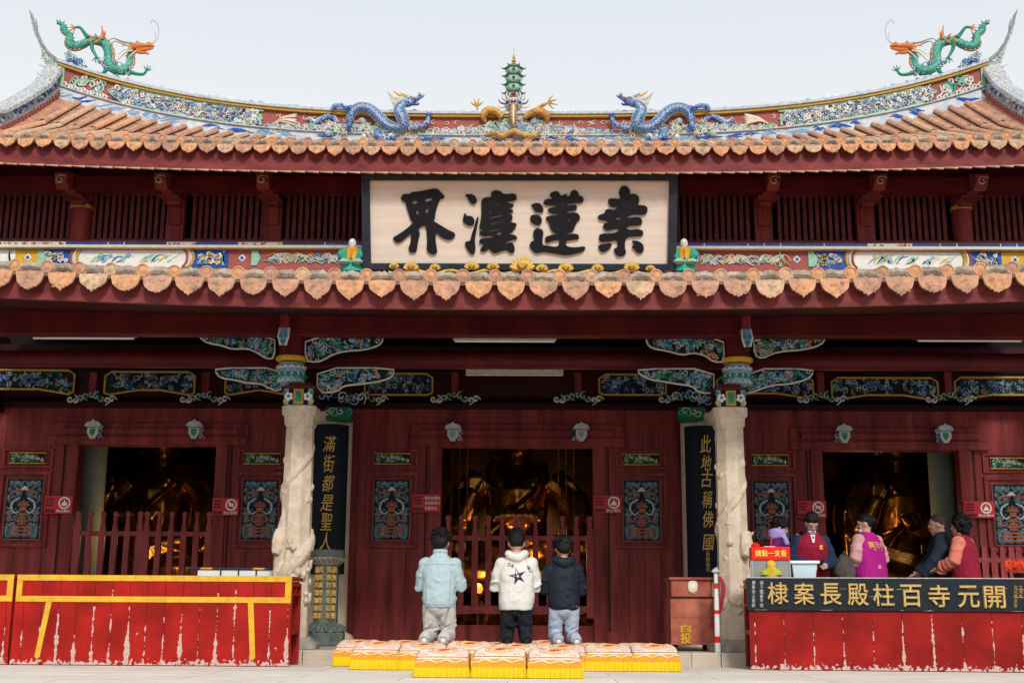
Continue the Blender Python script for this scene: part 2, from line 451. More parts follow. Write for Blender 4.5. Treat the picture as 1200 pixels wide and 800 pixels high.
def eave_tiles(par, zf, xs, Y, rad, pitch, dh, nm):
    dz = 0
    ends = MB(); drips = MB(); mo = MB()
    for X in xs:
        z = zf(X)
        c = random.choice((tile2, tile2, tile4, tile3, tile))
        r = rad*random.uniform(.97, 1.05)
        # round end cap with rim and worn relief
        rings = []
        for rr, yy in ((r*1.02, .05), (r*1.02, -.012), (r*.84, -.016), (r*.80, -.004), (r*.45, -.006), (r*.3, -.014), (r*.01, -.016)):
            rings.append([(X+rr*math.cos(-2*math.pi*k/16), Y+yy, z+rr*math.sin(-2*math.pi*k/16)) for k in range(16)])
        ends.loft(rings, c)
        # lime bead under cap
        mo.tube([(X+r*1.15*math.cos(q), Y+.02, z+r*1.15*math.sin(q)) for q in [math.pi*(1.0+.2*i) for i in range(6)]], .022, mort, 6)
    for a, b in zip(xs[:-1], xs[1:]):
        X = (a+b)/2; z = zf(X)
        # rope-like mortar bed between caps
        n = 9
        pts = [(a+rad*.8+(b-a-1.6*rad)*i/n, Y+.03+random.uniform(-.006,.006), z-rad*.15+random.uniform(-.008,.008)+.02*math.sin(math.pi*i/n)) for i in range(n+1)]
        mo.tube(pts, [rad*.62+random.uniform(-.008,.008) for _ in pts], mort, 7)
        mo.box(a+rad*.5, b-rad*.5, Y+.02, Y+.10, z-rad*1.25, z-rad*.2, mort)
        # drip tile
        wdt = (b-a)*random.uniform(.42,.46); h = dh*random.uniform(.92, 1.12); j = random.choice((0, 0, 1))
        top = z-rad*1.02; poly = []
        nn = 16
        for i in range(nn+1):
            t = i/nn; u = abs(2*t-1)
            yy = math.sqrt(max(0, 1-u**2.2))*(.86 if j else .80) + (.10 if j else .24)*max(0, 1-u*2.2)
            poly.append((X-wdt+2*wdt*t, top-.02-h*yy*.85+(.010 if i % 2 else -.004)*(1-u)+random.uniform(-.006,.006)))
        poly = poly+[(X+wdt, top+.01), (X-wdt, top+.01)]
        c = random.choice((tile2, tile2, tile3, tile4, tile))
        k = len(drips.v); drips.prism(poly, Y-.02, Y+.012, c)
        tl = random.uniform(.05, .3)   # lean outwards, each its own
        for q in range(k, len(drips.v)):
            vx, vy, vz = drips.v[q]; drips.v[q] = (vx, vy-(top-vz)*tl-random.uniform(0,.003), vz)
        inner = [(X+(px-X)*.8, top+(pz-top)*.8-.012) for px, pz in poly[:-2]]
        drips.tube([(px, Y-.020-(top-pz)*tl, pz) for px, pz in inner[2:-2]], .005, c, 4)
        for _ in range(6):
            xx = X+random.uniform(-.6,.6)*wdt; zz = top-.03-random.uniform(.05,.6)*h
            spiral(drips, xx, Y-.021-(top-zz)*tl, zz, .018, c, .007, 1, random.random()*6)
    e = ends.build('round_tile_ends', par, smooth=True); d = drips.build('drip_tiles', par); m = mo.build('mortar_bed', par, smooth=True)
    return e, d, m

# ---- upper roof
xs_up = [(-37+i+.5)*.289 for i in range(74)]
xs_up = [x for x in xs_up if abs(x) < 9.8]
sh = MB(); roof(sh, zu, -GX, GX, YE, YR, .289, 0, 24)
for s in (-1, 1):   # hip skirts past the gable ridges
    def zs(X, Y, s=s): return eu(X) + (zu(GX, min(Y, 20.0))-eu(GX))*max(0, min(1, (9.9-abs(X))/1.3))*1.0
    roof(sh, zs, *( (GX, 9.9) if s > 0 else (-9.9, -GX)), YE, 20.6, .289, 0, 14)
# rear slope
v = []; n = 40
for i in range(n+1):
    X = -GX+2*GX*i/n; v += [(X, YR, rb(X)+.05), (X, 25, eu(X))]
sh.add(v, [(2*i, 2*i+2, 2*i+3, 2*i+1) for i in range(n)], tile)
upper = sh.build('upper_roof', hall)
ro = MB(); rolls(ro, zu, [x for x in xs_up if abs(x) < GX-.2], YE, YR-.1, .070, 1.1)
for s in (-1, 1):
    for x in xs_up:
        if s*x > GX-.05: rolls(ro, zs, [x], YE, 20.6, .07, 1.1)
ro.build('tile_rolls', upper, smooth=True)
eave_tiles(upper, eu, xs_up, YE-.04, .073, .289, .145, 'u')
fa = MB()
zf0, zf1 = PZ(203, YE+.08), PZ(175, YE+.08)
n = 60
def strip(mb, f0, f1, y0, y1, m, xr=9.95, n=60):
    """board following an eave curve, f0/f1 = bottom/top height"""
    rings = []
    for i in range(n+1):
        X = -xr+2*xr*i/n; rings.append([(X,y0,f0(X)),(X,y0,f1(X)),(X,y1,f1(X)),(X,y1,f0(X))])
    mb.loft(rings, m)
strip(fa, lambda X: eu(X)-(ZE0-zf0), lambda X: eu(X)-(ZE0-zf1), YE+.06, YE+.11, fasc)
for i in range(90):
    X = -9.8+i*.2185; z = eu(X)-(ZE0-zf0)
    fa.add([(X-.11,YE+.058,z-.004),(X+.09,YE+.058,z-.022),(X+.10,YE+.058,z+.004),(X-.11,YE+.058,z+.003),
            (X-.11,YE+.10,z-.004),(X+.09,YE+.10,z-.022),(X+.10,YE+.10,z+.004),(X-.11,YE+.10,z+.003)],
           [(0,1,2,3),(4,7,6,5),(0,4,5,1),(1,5,6,2),(2,6,7,3),(3,7,4,0)], tile3)
fa.build('eave_board', upper)
so = MB(); zs1 = PZ(206, 19.3); zs2 = PZ(224, YU-.05)
v = []
for i in range(41):
    X = -9.9+19.8*i/40; d = eu(X)-ZE0
    v += [(X, YE+.1, zf0+d+.05), (X, 19.3, zs1+.1+d*.5), (X, YU-.05, zs2+.12)]
so.add(v, [f for i in range(40) for f in ((3*i,3*i+3,3*i+4,3*i+1),(3*i+1,3*i+4,3*i+5,3*i+2))], red)
so.box(-9.8, 9.8, 19.3, 19.5, PZ(222, 19.3), PZ(207, 19.3), red)     # long eave purlin
so.build('soffit', upper)

# ---- ridge
ri = MB(); n = 120
def rstrip(mb, f0, f1, y0, y1, m, xr=GX+.05):
    rings = []
    for i in range(n+1):
        X = -xr+2*xr*i/n; rings.append([(X,y0,f0(X)),(X,y0,f1(X)),(X,y1,f1(X)),(X,y1,f0(X))])
    mb.loft(rings, m)
hgt = lambda X: rt(X)-rb(X)
rstrip(ri, lambda X: rb(X)-.25, lambda X: rb(X)+.20*hgt(X), YR-.16, YR+.16, mat('weathered white plaster', (.60, .63, .64), .7, .35, 5, .4, col2=(.34, .42, .50)))
rstrip(ri, lambda X: rb(X)+.20*hgt(X), lambda X: rb(X)+.25*hgt(X), YR-.20, YR+.20, greyw)
rstrip(ri, lambda X: rb(X)+.25*hgt(X), lambda X: rb(X)+.88*hgt(X), YR-.12, YR+.12, pink)
ridge = ri.build('ridge', upper, bevel=.01)
cr_ = MB()
rstrip(cr_, lambda X: rb(X)+.88*hgt(X), lambda X: rb(X)+.97*hgt(X), YR-.19, YR+.19, goldp)
rstrip(cr_, lambda X: rb(X)+.97*hgt(X), lambda X: rb(X)+1.06*hgt(X), YR-.22, YR+.22, greyw)
rstrip(cr_, lambda X: rb(X)+1.06*hgt(X), lambda X: rb(X)+1.14*hgt(X), YR-.14, YR+.14, greyw)
cr_.build('ridge_coping', ridge, bevel=.008)
mo = MB()
def rz(X, f): return rb(X)+f*hgt(X)
YF = YR-.125
cst = PX(300, 140, YR); 
XB = abs(PX(300, 150, YR)); XC0 = abs(PX(309, 150, YR)); XC1 = abs(PX(130, 105, YR)); XE = abs(PX(76, 95, YR))
for s in (-1, 1):
    # blue strokes painted along the white foot band
    x = .2
    while x < GX:
        L = random.uniform(.15, .6); m = random.choice((bluep, bluep, lblue))
        if random.random() < .75:
            for _ in range(random.choice((4, 6, 8))):
                a = x+random.uniform(0, L*.5); q = random.uniform(.02, .14)
                pts = [(s*(a+L*.6*t), YR-.165, rz(a, q)+.02*math.sin(t*5+a)) for t in (0,.2,.4,.6,.8,1)]
                mo.tube(pts, [.004,.010,.016,.014,.010,.003], m, 5, flat=.3)
        x += L
    # red/cream fretted bar
    mo.box(*sorted((s*(XB-.03), s*(XB+.05))), YF-.03, YF, rz(XB,.27), rz(XB,.87), whitep)
    mo.box(*sorted((s*(XB-.16), s*(XB+.16))), YF-.032, YF, rz(XB,.78), rz(XB,.86), mint)
    mo.box(*sorted((s*(XB-.13), s*(XB-.09))), YF-.03, YF, rz(XB,.3), rz(XB,.7), mint)
    # flower cartouche
    top = []; bot = []
    for i in range(31):
        X = XC0+(XC1-XC0)*i/30; k = min(1, min(i, 30-i)/3+.05)
        mid = rz(X,.565); h2 = .29*hgt(X)*k
        top.append((s*X, mid+h2)); bot.append((s*X, mid-h2))
    poly = top+bot[::-1]
    mo.prism(poly, YF-.02, YF, greyw)
    outline(mo, poly, YF-.022, mint, .016)
    for i in range(620):
        X = random.uniform(XC0+.1, XC1-.1); u = random.uniform(-.24, .24); z = rz(X,.565)+u*hgt(X)
        k = random.random()
        if k < .22: mo.flower(s*X, YF-.02, z, random.uniform(.028,.055), random.choice((whitep, cream, lblue, whitep, greyw)), random.choice((cream, pink, lblue)), random.choice((5,6)))
        elif k < .7: spiral(mo, s*X, YF-.025, z, random.uniform(.018,.036), random.choice((bluep, bluep, lblue, greyw, mint)), .008, random.uniform(.6,1.2), random.random()*6)
        else:
            q = random.random()*3.1; L = random.uniform(.02,.04)
            mo.tube([(s*X-L*math.cos(q), YF-.03, z-L*math.sin(q)), (s*X, YF-.04, z+.01), (s*X+L*math.cos(q), YF-.03, z+L*math.sin(q))], [.004,.012,.004], random.choice((bluep, whitep, mint, cream, greyw)), 5)
    # outer red end with green-white waves
    for i in range(16):
        X = random.uniform(XC1+.1, XE-.15); f = random.uniform(.45,.8)
        spiral(mo, s*X, YF-.02, rz(X,f), random.uniform(.06,.10), random.choice((turq, mint, whitep)), .018, 1.1, random.random()*6, s)
    for i in range(14):
        X = XC1+.05+(XE-XC1-.1)*i/13; spiral(mo, s*X, YF-.015, rz(X,.3)+.02*math.sin(i*2), .05, whitep, .022, .7, 2, s)
    # wave and cloud part around blue dragons and centre
    x = .25
    while x < XB-.25:
        f = .26+.18*(.5+.5*math.sin(x*2.3))
        for _ in range(6):
            spiral(mo, s*(x+random.uniform(-.05,.05)), YF-.02-random.random()*.03, rz(x, f-random.uniform(0,.2)+.08), random.uniform(.03,.065), random.choice((whitep, whitep, cream, mint, lblue, greyw)), .016, random.uniform(.7,1.1), random.random()*6, random.choice((1,-1)))
        if random.random() < .35: spiral(mo, s*x, YF-.01, rz(x, .7), .045, random.choice((cream, whitep)), .011, .8, random.random()*6)
        x += .085
    # fish / phoenix tail
    for k in range(7):
        X0 = abs(PX(330, 140, YR)); mo.tube(crom([(s*(X0+.15), YF-.03, rz(X0,.4)), (s*(X0-.05), YF-.04, rz(X0,.5+.02*k)), (s*(X0-.32), YF-.03, rz(X0,.35+.07*k))], 4), [.01]*4+[.022]*4+[.006], random.choice((pink, whitep, cream)), 5)
    # end border
    X = XE; mo.box(*sorted((s*(X-.04), s*(X+.04))), YF-.035, YF, rz(X,.25), rz(X,.88), mint)
# crest figurines along the coping
x = -GX+1
while x < GX-1:
    if abs(x) > .6:
        for _ in range(2):
            a = x+random.uniform(-.06,.06); z = rz(a,1.14)
            mo.ell((a, YR+random.uniform(-.1,.1), z+.01), (.05,.04,random.uniform(.02,.05)), random.choice((greyw, greyw, lblue, mint, whitep)), 6, 4)
    x += .13
# central cloud mound under the pagoda
for i in range(300):
    a = random.gauss(0, .42)
    if abs(a) > 1.1: continue
    f = random.uniform(.15, .95-.5*abs(a))
    spiral(mo, a, YR-.15-random.random()*.05, rz(a,f), random.uniform(.03,.06), random.choice((whitep, greyw, mint, cream, lblue, greyw, whitep)), .015, random.uniform(.7,1.2), random.random()*6)
mo.build('porcelain_relief', ridge)

# ridge horns: swallow-tail ends
for s in (-1, 1):
    hr = MB()
    def Q(px, py, s=s):
        X, Z = P(px, py, YR); return (s*abs(X)-0*s, Z)
    top = [Q(80, 82), Q(68, 73), Q(58, 64), Q(50, 52), Q(45, 40), Q(40, 27), Q(37, 15)]
    outer = [Q(39, 30), Q(43, 44), Q(48, 54), Q(50, 62), Q(54, 74), Q(56, 80), Q(48, 93), Q(55, 100), Q(60, 112)]
    poly = top+outer+[Q(80, 110)]
    hr.prism(poly, YR-.1, YR+.1, mos_grey)
    hg = mat('grey horn plaster', (.26, .29, .29), .7, .4, 10)
    hr.tube([(x, YR-.10, z) for x, z in top[:5]]+[(top[-1][0], YR-.1, top[-1][1])], [.05,.04,.03,.025,.018,.008], hg, 6)
    hr.tube([(Q(45,42)[0], YR-.05, Q(45,42)[1]), (Q(45,33)[0], YR-.05, Q(45,33)[1]), (Q(43,24)[0], YR-.05, Q(43,24)[1])], [.018,.013,.008], hg, 6)
    hr.tube([(Q(56,82)[0], YR-.1, Q(56,82)[1]), (Q(48,78)[0], YR-.1, Q(48,78)[1])], [.02,.006], greyw, 5)
    hr.tube([(Q(58,100)[0], YR-.1, Q(58,100)[1]), (Q(50,96)[0], YR-.1, Q(50,96)[1]), (Q(46,92)[0], YR-.1, Q(46,92)[1])], [.03,.02,.006], greyw, 5)
    for i in range(26):
        a = random.uniform(50, 72); b = random.uniform(66, 100); X, Z = Q(a, b)
        if inpoly(X, Z, poly): spiral(hr, X, YR-.11, Z, .05, random.choice((whitep, lblue, greyw, mint)), .014, 1, random.random()*6)
    hr.build('ridge_horn', ridge)

# descending gable ridges
for s in (-1, 1):
    dr = MB(); rings = []; tube_t = []; rel = MB()
    for i in range(25):
        Y = YR-.05-(YR-18.75)*i/24; X = s*(GX+.12)
        zb = zu(GX, Y)-.1; t = i/24; h = .50-.08*t+ .22*max(0, 1-t*5)
        kick = .25*max(0, (t-.8)/.2)**2
        rings.append([(X-.16, Y, zb), (X-.16, Y, zb+h*.4+kick), (X-.11, Y, zb+h*.45+kick), (X-.11, Y, zb+h*.8+kick), (X-.19, Y, zb+h*.84+kick), (X-.17, Y, zb+h+kick),
                      (X, Y, zb+h*1.08+kick), (X+.17, Y, zb+h+kick), (X+.19, Y, zb+h*.84+kick), (X+.11, Y, zb+h*.8+kick), (X+.11, Y, zb+h*.45+kick), (X+.16, Y, zb+h*.4+kick), (X+.16, Y, zb)])
        if i % 1 == 0:
            for _ in range(3):
                xx = X-s*.115
                rel.ell((xx, Y+random.uniform(-.1,.1), zb+h*random.uniform(.5,.75)+kick), (.02,.07,.03), random.choice((bluep, lblue, mint, whitep, bluep)), 6, 4)
            rel.ell((X-s*.165, Y, zb+h*.2+kick*.5), (.015,.12,.05), pink, 6, 4)
    dr.loft(rings, mos_grey)
    d = dr.build('gable_ridge', upper); rel.build('porcelain_relief', d)
    # gable wall closing the roof end
    gw = MB(); X = s*(GX+.1)
    pts = [(X, YE+.9, eu(GX)-.2)]+[(X, YE+.9+(YR-YE-.9)*i/8, zu(GX, YE+.9+(YR-YE-.9)*i/8)) for i in range(9)]+[(X, 25, eu(GX)-.2)]
    gw.add(pts, [tuple(range(len(pts)))], pink); gw.build('gable', upper)

# ---- upper wall with lattice
uw = MB()
zt, zb = PZ(222, YU), PZ(287, YU)
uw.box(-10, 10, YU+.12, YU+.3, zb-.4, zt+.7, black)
uw.box(-9.7, 9.7, YU-.06, YU+.06, zt-.02, zt+.5, redd)
uw.box(-9.7, 9.7, YU-.05, YU+.05, zb-.3, zb, redd)
upw = uw.build('upper_wall', hall)
pxs = [97, 208, 322, 893, 1012, 1125]
XP = sorted([PX(p, 250, YU) for p in pxs]+[-2.45, -.82, .82, 2.45, -9.1, 9.1])
lat = MB(); 
x = -9.5
while x < 9.5:
    if all(abs(x-q) > .19 for q in XP): lat.box(x-.03, x+.03, YU-.035, YU+.02, zb, zt, latm)
    x += .107
for z in (zb+.06, zt-.10):
    lat.box(-9.5, 9.5, YU-.028, YU+.03, z-.03, z+.03, latm)
lat.build('lattice_screen', upw)
for k, X in enumerate(XP):
    c = MB(); ring = abs(abs(X)-abs(XP[1])) < .2 or abs(X) > 6.7
    if ring:
        c.lathe([(.17, zb-.1), (.17, PZ(246, YU)), (.165, zt+.1)], (X, YU-.06, 0), redl, 16)
        c.lathe([(.18, PZ(248, YU)), (.185, PZ(245.5, YU)), (.18, PZ(243.5, YU))], (X, YU-.06, 0), goldp, 16)
    else:
        c.box(X-.15, X+.15, YU-.12, YU+.02, zb-.1, zt+.1, redl)
        c.box(X-.10, X+.10, YU-.16, YU-.12, zb+.3, zb+.62, redl); c.box(X-.12, X+.12, YU-.18, YU-.12, zb+.62, zb+.67, redl)
    c.build('upper_column', upw, smooth=True, bevel=.008)
    b = MB()
    z0 = PZ(243, YU); 
    prof = [(YU-d_, PZ(py_, YU-d_)) for d_, py_ in ((.1,246),(.28,240),(.36,232),(.62,228),(.72,224),(.95,223),(1.08,214),(1.1,203),(.1,204))]
    m0 = len(b.v)
    n_ = len(prof)
    b.add([(X-.10, y, z) for y, z in prof]+[(X+.10, y, z) for y, z in prof], [tuple(range(n_)), tuple(range(2*n_-1, n_-1, -1))]+[(i, (i+1)%n_, n_+(i+1)%n_, n_+i) for i in range(n_)], fasc)
    b.box(X-.17, X+.17, YU-.6, YU-.12, PZ(230, YU-.6), PZ(227.5, YU-.6), fasc)
    spiral(b, X, YU-1.10, PZ(211, YU-1.10), .08, tile4, .020, 1.2, 1)
    b.build('eave_bracket', upw, bevel=.006)

# painted frieze under the lattice
YB = 19.75
fr = MB(); zc0, zc1, zc2, zc3 = PZ(313, YB), PZ(293.5, YB), PZ(290, YB), PZ(285.5, YB)
fr.box(-9.6, 9.6, YB, YB+.3, zc0-.4, zc1, pink)
fr.box(-9.6, 9.6, YB-.12, YB+.3, zc1+.002, zc2, cream)
fr.box(-9.6, 9.6, YB-.06, YB+.3, zc2+.002, zc3, whitep)
fr.box(-9.6, 9.6, YB+.0, YB+.3, zc3+.002, zc3+.05, fasc)
frz = fr.build('frieze', upw, bevel=.006)
fd = MB(); mid = (zc0+zc1)/2; hh = (zc1-zc0)/2
def XL(px): return abs(PX(px, 300, YB))
x = -9.5
while x < 9.2:   # blue and white key border
    L = random.choice((.25, .45, .7))
    if random.random() < .6: fd.box(x, x+L, YB-.066, YB-.061, zc2+.008, zc3-.004, random.choice((bluep, bluep, dblue)))
    else:
        for _ in range(12): spiral(fd, x+random.random()*L, YB-.063, (zc2+zc3)/2, .02, random.choice((bluep, pink, yel, lblue)), .008, .8, random.random()*6)
    x += L+.02
for s in (-1, 1):
    def seg(a, b, m, y=.006):
        x0, x1 = sorted((s*XL(a), s*XL(b))); fd.box(x0, x1, YB-y, YB, zc0-.02, zc1-.012, m); return x0, x1
    def arcs(px, d, cols):
        for k, m in enumerate(cols):
            X0 = s*XL(px); r = hh*1.05
            pts = [(X0 - s*d*(r*.55*math.cos(q)+.055*k), YB-.02, mid+r*math.sin(q)) for q in [-1.45+.29*i for i in range(11)]]
            fd.tube(pts, .022, m, 5)
    def blossoms(a, b, cols, n):
        x0, x1 = sorted((s*XL(a), s*XL(b)))
        for _ in range(n):
            fd.flower(random.uniform(x0+.05,x1-.05), YB-.008, mid+random.uniform(-.6,.6)*hh, random.uniform(.035,.06), random.choice(cols), yel, 5)
            spiral(fd, random.uniform(x0+.05,x1-.05), YB-.015, mid+random.uniform(-.7,.7)*hh, .035, random.choice(cols), .009, .9, random.random()*6)
    seg(-60, 18, whitep, .008); seg(18, 48, yel); seg(48, 84, bluep); seg(84, 226, whitep, .008); seg(226, 268, bluep)
    seg(-160, -60, bluep)
    arcs(97, -1, (goldp, cream, pink)); arcs(214, 1, (pink, cream, goldp))
    blossoms(50, 82, (whitep, lblue, cream), 14); blossoms(230, 264, (whitep, lblue, cream), 16); blossoms(-155, -62, (whitep, lblue), 20)
    for px in (33, 284):
        X = s*XL(px); fd.disc(X, YB-.006, mid, .07, .01, whitep, 4); fd.disc(X, YB-.012, mid, .035, .01, bluep, 8)
    for px, d in ((50, 1), (266, -1), (300, 1), (16, -1)):
        X = s*XL(px); fd.prism([(X-.07, mid-hh*.9), (X-.02*s*d, mid-hh*.9), (X+.09*s*d*-1, mid), (X-.02*s*d, mid+hh*.9), (X-.07, mid+hh*.9)], YB-.022, YB, mint)
    x0, x1 = sorted((s*XL(306), s*XL(402)))
    for i in range(60):   # rocky scroll landscape on red
        X = random.uniform(x0, x1); q = random.random()
        fd.tube(crom([(X, YB-.015, mid+random.uniform(-.7,.2)*hh), (X+.07, YB-.02, mid+random.uniform(-.4,.5)*hh), (X+.15, YB-.02, mid+random.uniform(-.6,.7)*hh), (X+.22, YB-.015, mid+random.uniform(-.8,.4)*hh)], 3), .010, random.choice((whitep, whitep, lblue, cream, mint, yel)), 4)
    x0, x1 = sorted((s*XL(100), s*XL(210)))
    for i in range(20):   # landscape painted on white
        X = random.uniform(x0+.1, x1-.2)
        fd.tube(crom([(X, YB-.010, mid-hh*.6), (X+.1, YB-.012, mid+random.uniform(-.3,.3)*hh), (X+.22, YB-.010, mid+random.uniform(0,.6)*hh)], 3), [.004,.012,.016,.012,.010,.006,.004], random.choice((lblue, mint, bluep, mint, cream, yel)), 5, flat=.3)
        fd.disc(X+.12, YB-.008, mid+random.uniform(-.4,.4)*hh, random.uniform(.02,.06), .006, random.choice((mint, mint, cream, whitep, lblue)), 7)
fd.build('frieze_painting', frz)

# ---- lower roof
xs_lo = [(-20+i+.44)*.3465 for i in range(40)]
shl = MB(); roof(shl, zl, -7.0, 7.0, YL, 19.74, .346, 0, 42); lower = shl.build('lower_roof', hall)
rl = MB(); rolls(rl, zl, xs_lo, YL, 19.7, .070, 1.0); rl.build('tile_rolls', lower, smooth=True)
eave_tiles(lower, el, xs_lo, YL-.05, .072, .346, .20, 'l')
fl = MB(); zlf = PZ(363, YL+.07); zlt = PZ(333, YL+.07)
strip(fl, lambda X: el(X)-(ZL0-zlf), lambda X: el(X)-(ZL0-zlt), YL+.05, YL+.10, fasc, xr=7.1)
fl.build('eave_board', lower)
sl = MB(); v = []
zk = PZ(371, 14.7)
for i in range(41):
    X = -7.1+14.2*i/40; d = el(X)-ZL0
    v += [(X, YL+.09, zlf+d+.01), (X, 14.75, zk+d*.4), (X, 16.2, zk+.5), (X, 18, zk+.9)]
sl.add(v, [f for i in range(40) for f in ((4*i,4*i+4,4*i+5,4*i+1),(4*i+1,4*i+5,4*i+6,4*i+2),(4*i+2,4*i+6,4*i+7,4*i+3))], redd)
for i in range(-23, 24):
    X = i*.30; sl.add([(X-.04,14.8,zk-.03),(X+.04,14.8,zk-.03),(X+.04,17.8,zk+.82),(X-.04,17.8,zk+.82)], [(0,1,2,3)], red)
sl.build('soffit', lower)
# porch beams
bm_ = MB(); YC = 14.9
bm_.box(-7.2, 7.2, 14.62, 14.8, PZ(393, 14.62), zk+.06, red)
bm_.build('front_architrave', hall, bevel=.01)
pu = MB(); zp = PZ(422.5, 15.35); 
pu.tube([(-7.2, 15.35, zp), (-3, 15.35, zp), (3, 15.35, zp), (7.2, 15.35, zp)], .112, red, 20)
pu.build('round_purlin', hall, smooth=True)
ib = MB(); YI = 17.45
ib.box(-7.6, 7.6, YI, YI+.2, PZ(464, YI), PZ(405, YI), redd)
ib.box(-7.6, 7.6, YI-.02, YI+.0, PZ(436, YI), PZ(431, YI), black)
ib.build('inner_architrave', hall)

# ---- lintel/door wall (openings by photo)
def opening(pl, pr, pyt): return PX(pl, 600, YW), PX(pr, 600, YW), PZ(pyt, YW, (pl+pr)/2)
OC = opening(516.5, 695, 524); OL = opening(88, 250, 522); ORt = opening(966, 1127, 528)
wl = MB(); ztop = PZ(478, YW)
def wseg(a, b): wl.box(a, b, YW, YW+.16, ZP-.02, ztop, redl)
edges = [(-8.4, OL[0]), (OL[1], OC[0]), (OC[1], ORt[0]), (ORt[1], 8.4)]
for a, b in edges: wseg(a, b)
for o in (OL, OC, ORt): wl.box(o[0], o[1], YW+.001, YW+.159, o[2], ztop, redl)
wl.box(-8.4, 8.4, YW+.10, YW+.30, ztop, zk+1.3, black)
wl.box(-8.4, 8.4, YW-.06, YW+.05, PZ(480, YW), ztop+.06, redd)
wl.box(OC[0], OC[1], YW+.02, YW+.14, ZP, ZP+.26, redl)
wl.box(OL[0], OL[1], YW+.02, YW+.14, ZP, ZP+.22, redl); wl.box(ORt[0], ORt[1], YW+.02, YW+.14, ZP, ZP+.22, redl)
wall = wl.build('door_wall', hall)
# door posts, lintels, rails
for o, nm in ((OL,0),(OC,1),(ORt,2)):
    d = MB(); t = .17
    d.box(o[0]-t, o[0], YW-.05, YW-.001, ZP, o[2]+.10, redl); d.box(o[1], o[1]+t, YW-.05, YW-.001, ZP, o[2]+.10, redl)
    d.box(o[0]-.45, o[1]+.45, YW-.075, YW-.052, o[2]+.004, o[2]+.13, redl)
    d.box(o[0]-.45, o[1]+.45, YW-.045, YW-.001, o[2]+.135, o[2]+.33, redl)
    d.box(o[0]-.3, o[1]+.3, YW-.10, YW-.052, o[2]+.16, o[2]+.24, redl)
    d.build('door_frame', wall, bevel=.008)
# painted frieze panels between architrave brackets
def shp(px0, px1, y0, y1, Y, up=0, arch=0):
    a = P(px0, (y0+y1)/2, Y)[0]; b = P(px1, (y0+y1)/2, Y)[0]; z1 = PZ(y0, Y, (px0+px1)/2); z0 = PZ(y1, Y, (px0+px1)/2)
    k = .06; 
    pts = [(a, z0+k*.3), (a+k*1.2, z0-.01)]
    if arch: pts += [(a+.25, z0+.02), (a+.5, z0+.06), (b-.5, z0+.06), (b-.25, z0+.02)]
    pts += [(b-k*1.2, z0-.01), (b, z0+k*.3), (b, z1-k), (b-k*1.5, z1), (a+k*1.5, z1), (a, z1-k)]
    return pts
for (a, b, y0, y1, ar) in ((-90, 88, 434, 461, 1), (124, 229, 436, 462, 1), (265, 345, 437, 462, 1), (428, 507, 438, 462, 0), (702, 780, 439, 462, 0),
                           (840, 952, 441, 466, 1), (974, 1098, 443, 468, 1), (1118, 1290, 443, 468, 1)):
    m = MB(); poly = shp(a, b, y0, y1, YI-.03, arch=ar)
    m.prism(poly, YI-.06, YI-.025, dkp); outline(m, poly, YI-.065, goldp, .016)
    X0, X1 = min(p[0] for p in poly), max(p[0] for p in poly)
    scrolls(m, poly, YI-.064, (lblue, wline, dblue, wline, dgreen, greyw), int(75*(X1-X0)), .022, .045, .0065, (dblue, dgreen, bluep, lblue, pink))
    m.build('painted_beam_panel', hall)
# small cloud brackets under the inner beam
for px in (118, 143, 222, 250, 282, 500, 532, 562, 652, 676, 706, 812, 848, 905, 940, 975, 1090, 1115, 1145, 60, 86, 30, 440, 410, 790):
    pass
for c in (118-10, 240, 533, 677, 962, 1112, 425, 800):
    m = MB(); Xc, Zc = P(c, 467, YI-.05)
    for k in range(-4, 5):
        spiral(m, Xc+k*.075, YI-.09, Zc+.03*math.cos(k*1.1)+.02-.006*abs(k), .048, random.choice((dgreen, green)) if abs(k) < 3 else wline, .014, 1.1, k*1.7, (1 if k > 0 else -1))
        spiral(m, Xc+k*.075, YI-.10, Zc+.03*math.cos(k*1.1)+.03-.006*abs(k), .05, wline, .006, .9, k*1.7, (1 if k > 0 else -1))
    if c not in (425, 800): m.box(Xc-.05, Xc+.05, YI-.08, YI-.002, Zc+.05, Zc+.38, redl)
    m.build('cloud_bracket', hall)
# painted door pegs
for px, py in ((111,504),(229,504),(531,507),(681,507),(988,509),(1106,509)):
    X, Z = P(px, py, YW-.15); m = MB()
    m.box(X-.07, X+.07, YW-.2, YW-.04, Z-.10, Z+.04, dkp)
    m.prism([(X-.12,Z+.06),(X-.08,Z+.11),(X-.03,Z+.12),(X,Z+.15),(X+.03,Z+.12),(X+.08,Z+.11),(X+.12,Z+.06),(X+.09,Z+.04),(X-.09,Z+.04)], YW-.25, YW-.1, greyw)
    m.prism([(X-.075,Z+.03),(X+.075,Z+.03),(X+.08,Z-.05),(X+.03,Z-.13),(X-.03,Z-.13),(X-.08,Z-.05)], YW-.24, YW-.2, wline)
    m.prism([(X-.04,Z+.01),(X+.04,Z+.01),(X+.035,Z-.05),(X,Z-.10),(X-.035,Z-.05)], YW-.25, YW-.24, green if px not in (531, 681) else lblue)
    sd_ = -1 if px > 600 else 1
    for k in range(3): spiral(m, X+sd_*.10, YW-.2, Z-.10+k*.07, .035, random.choice((lblue, wline, dblue)), .010, 1, k)
    m.build('door_peg', wall)

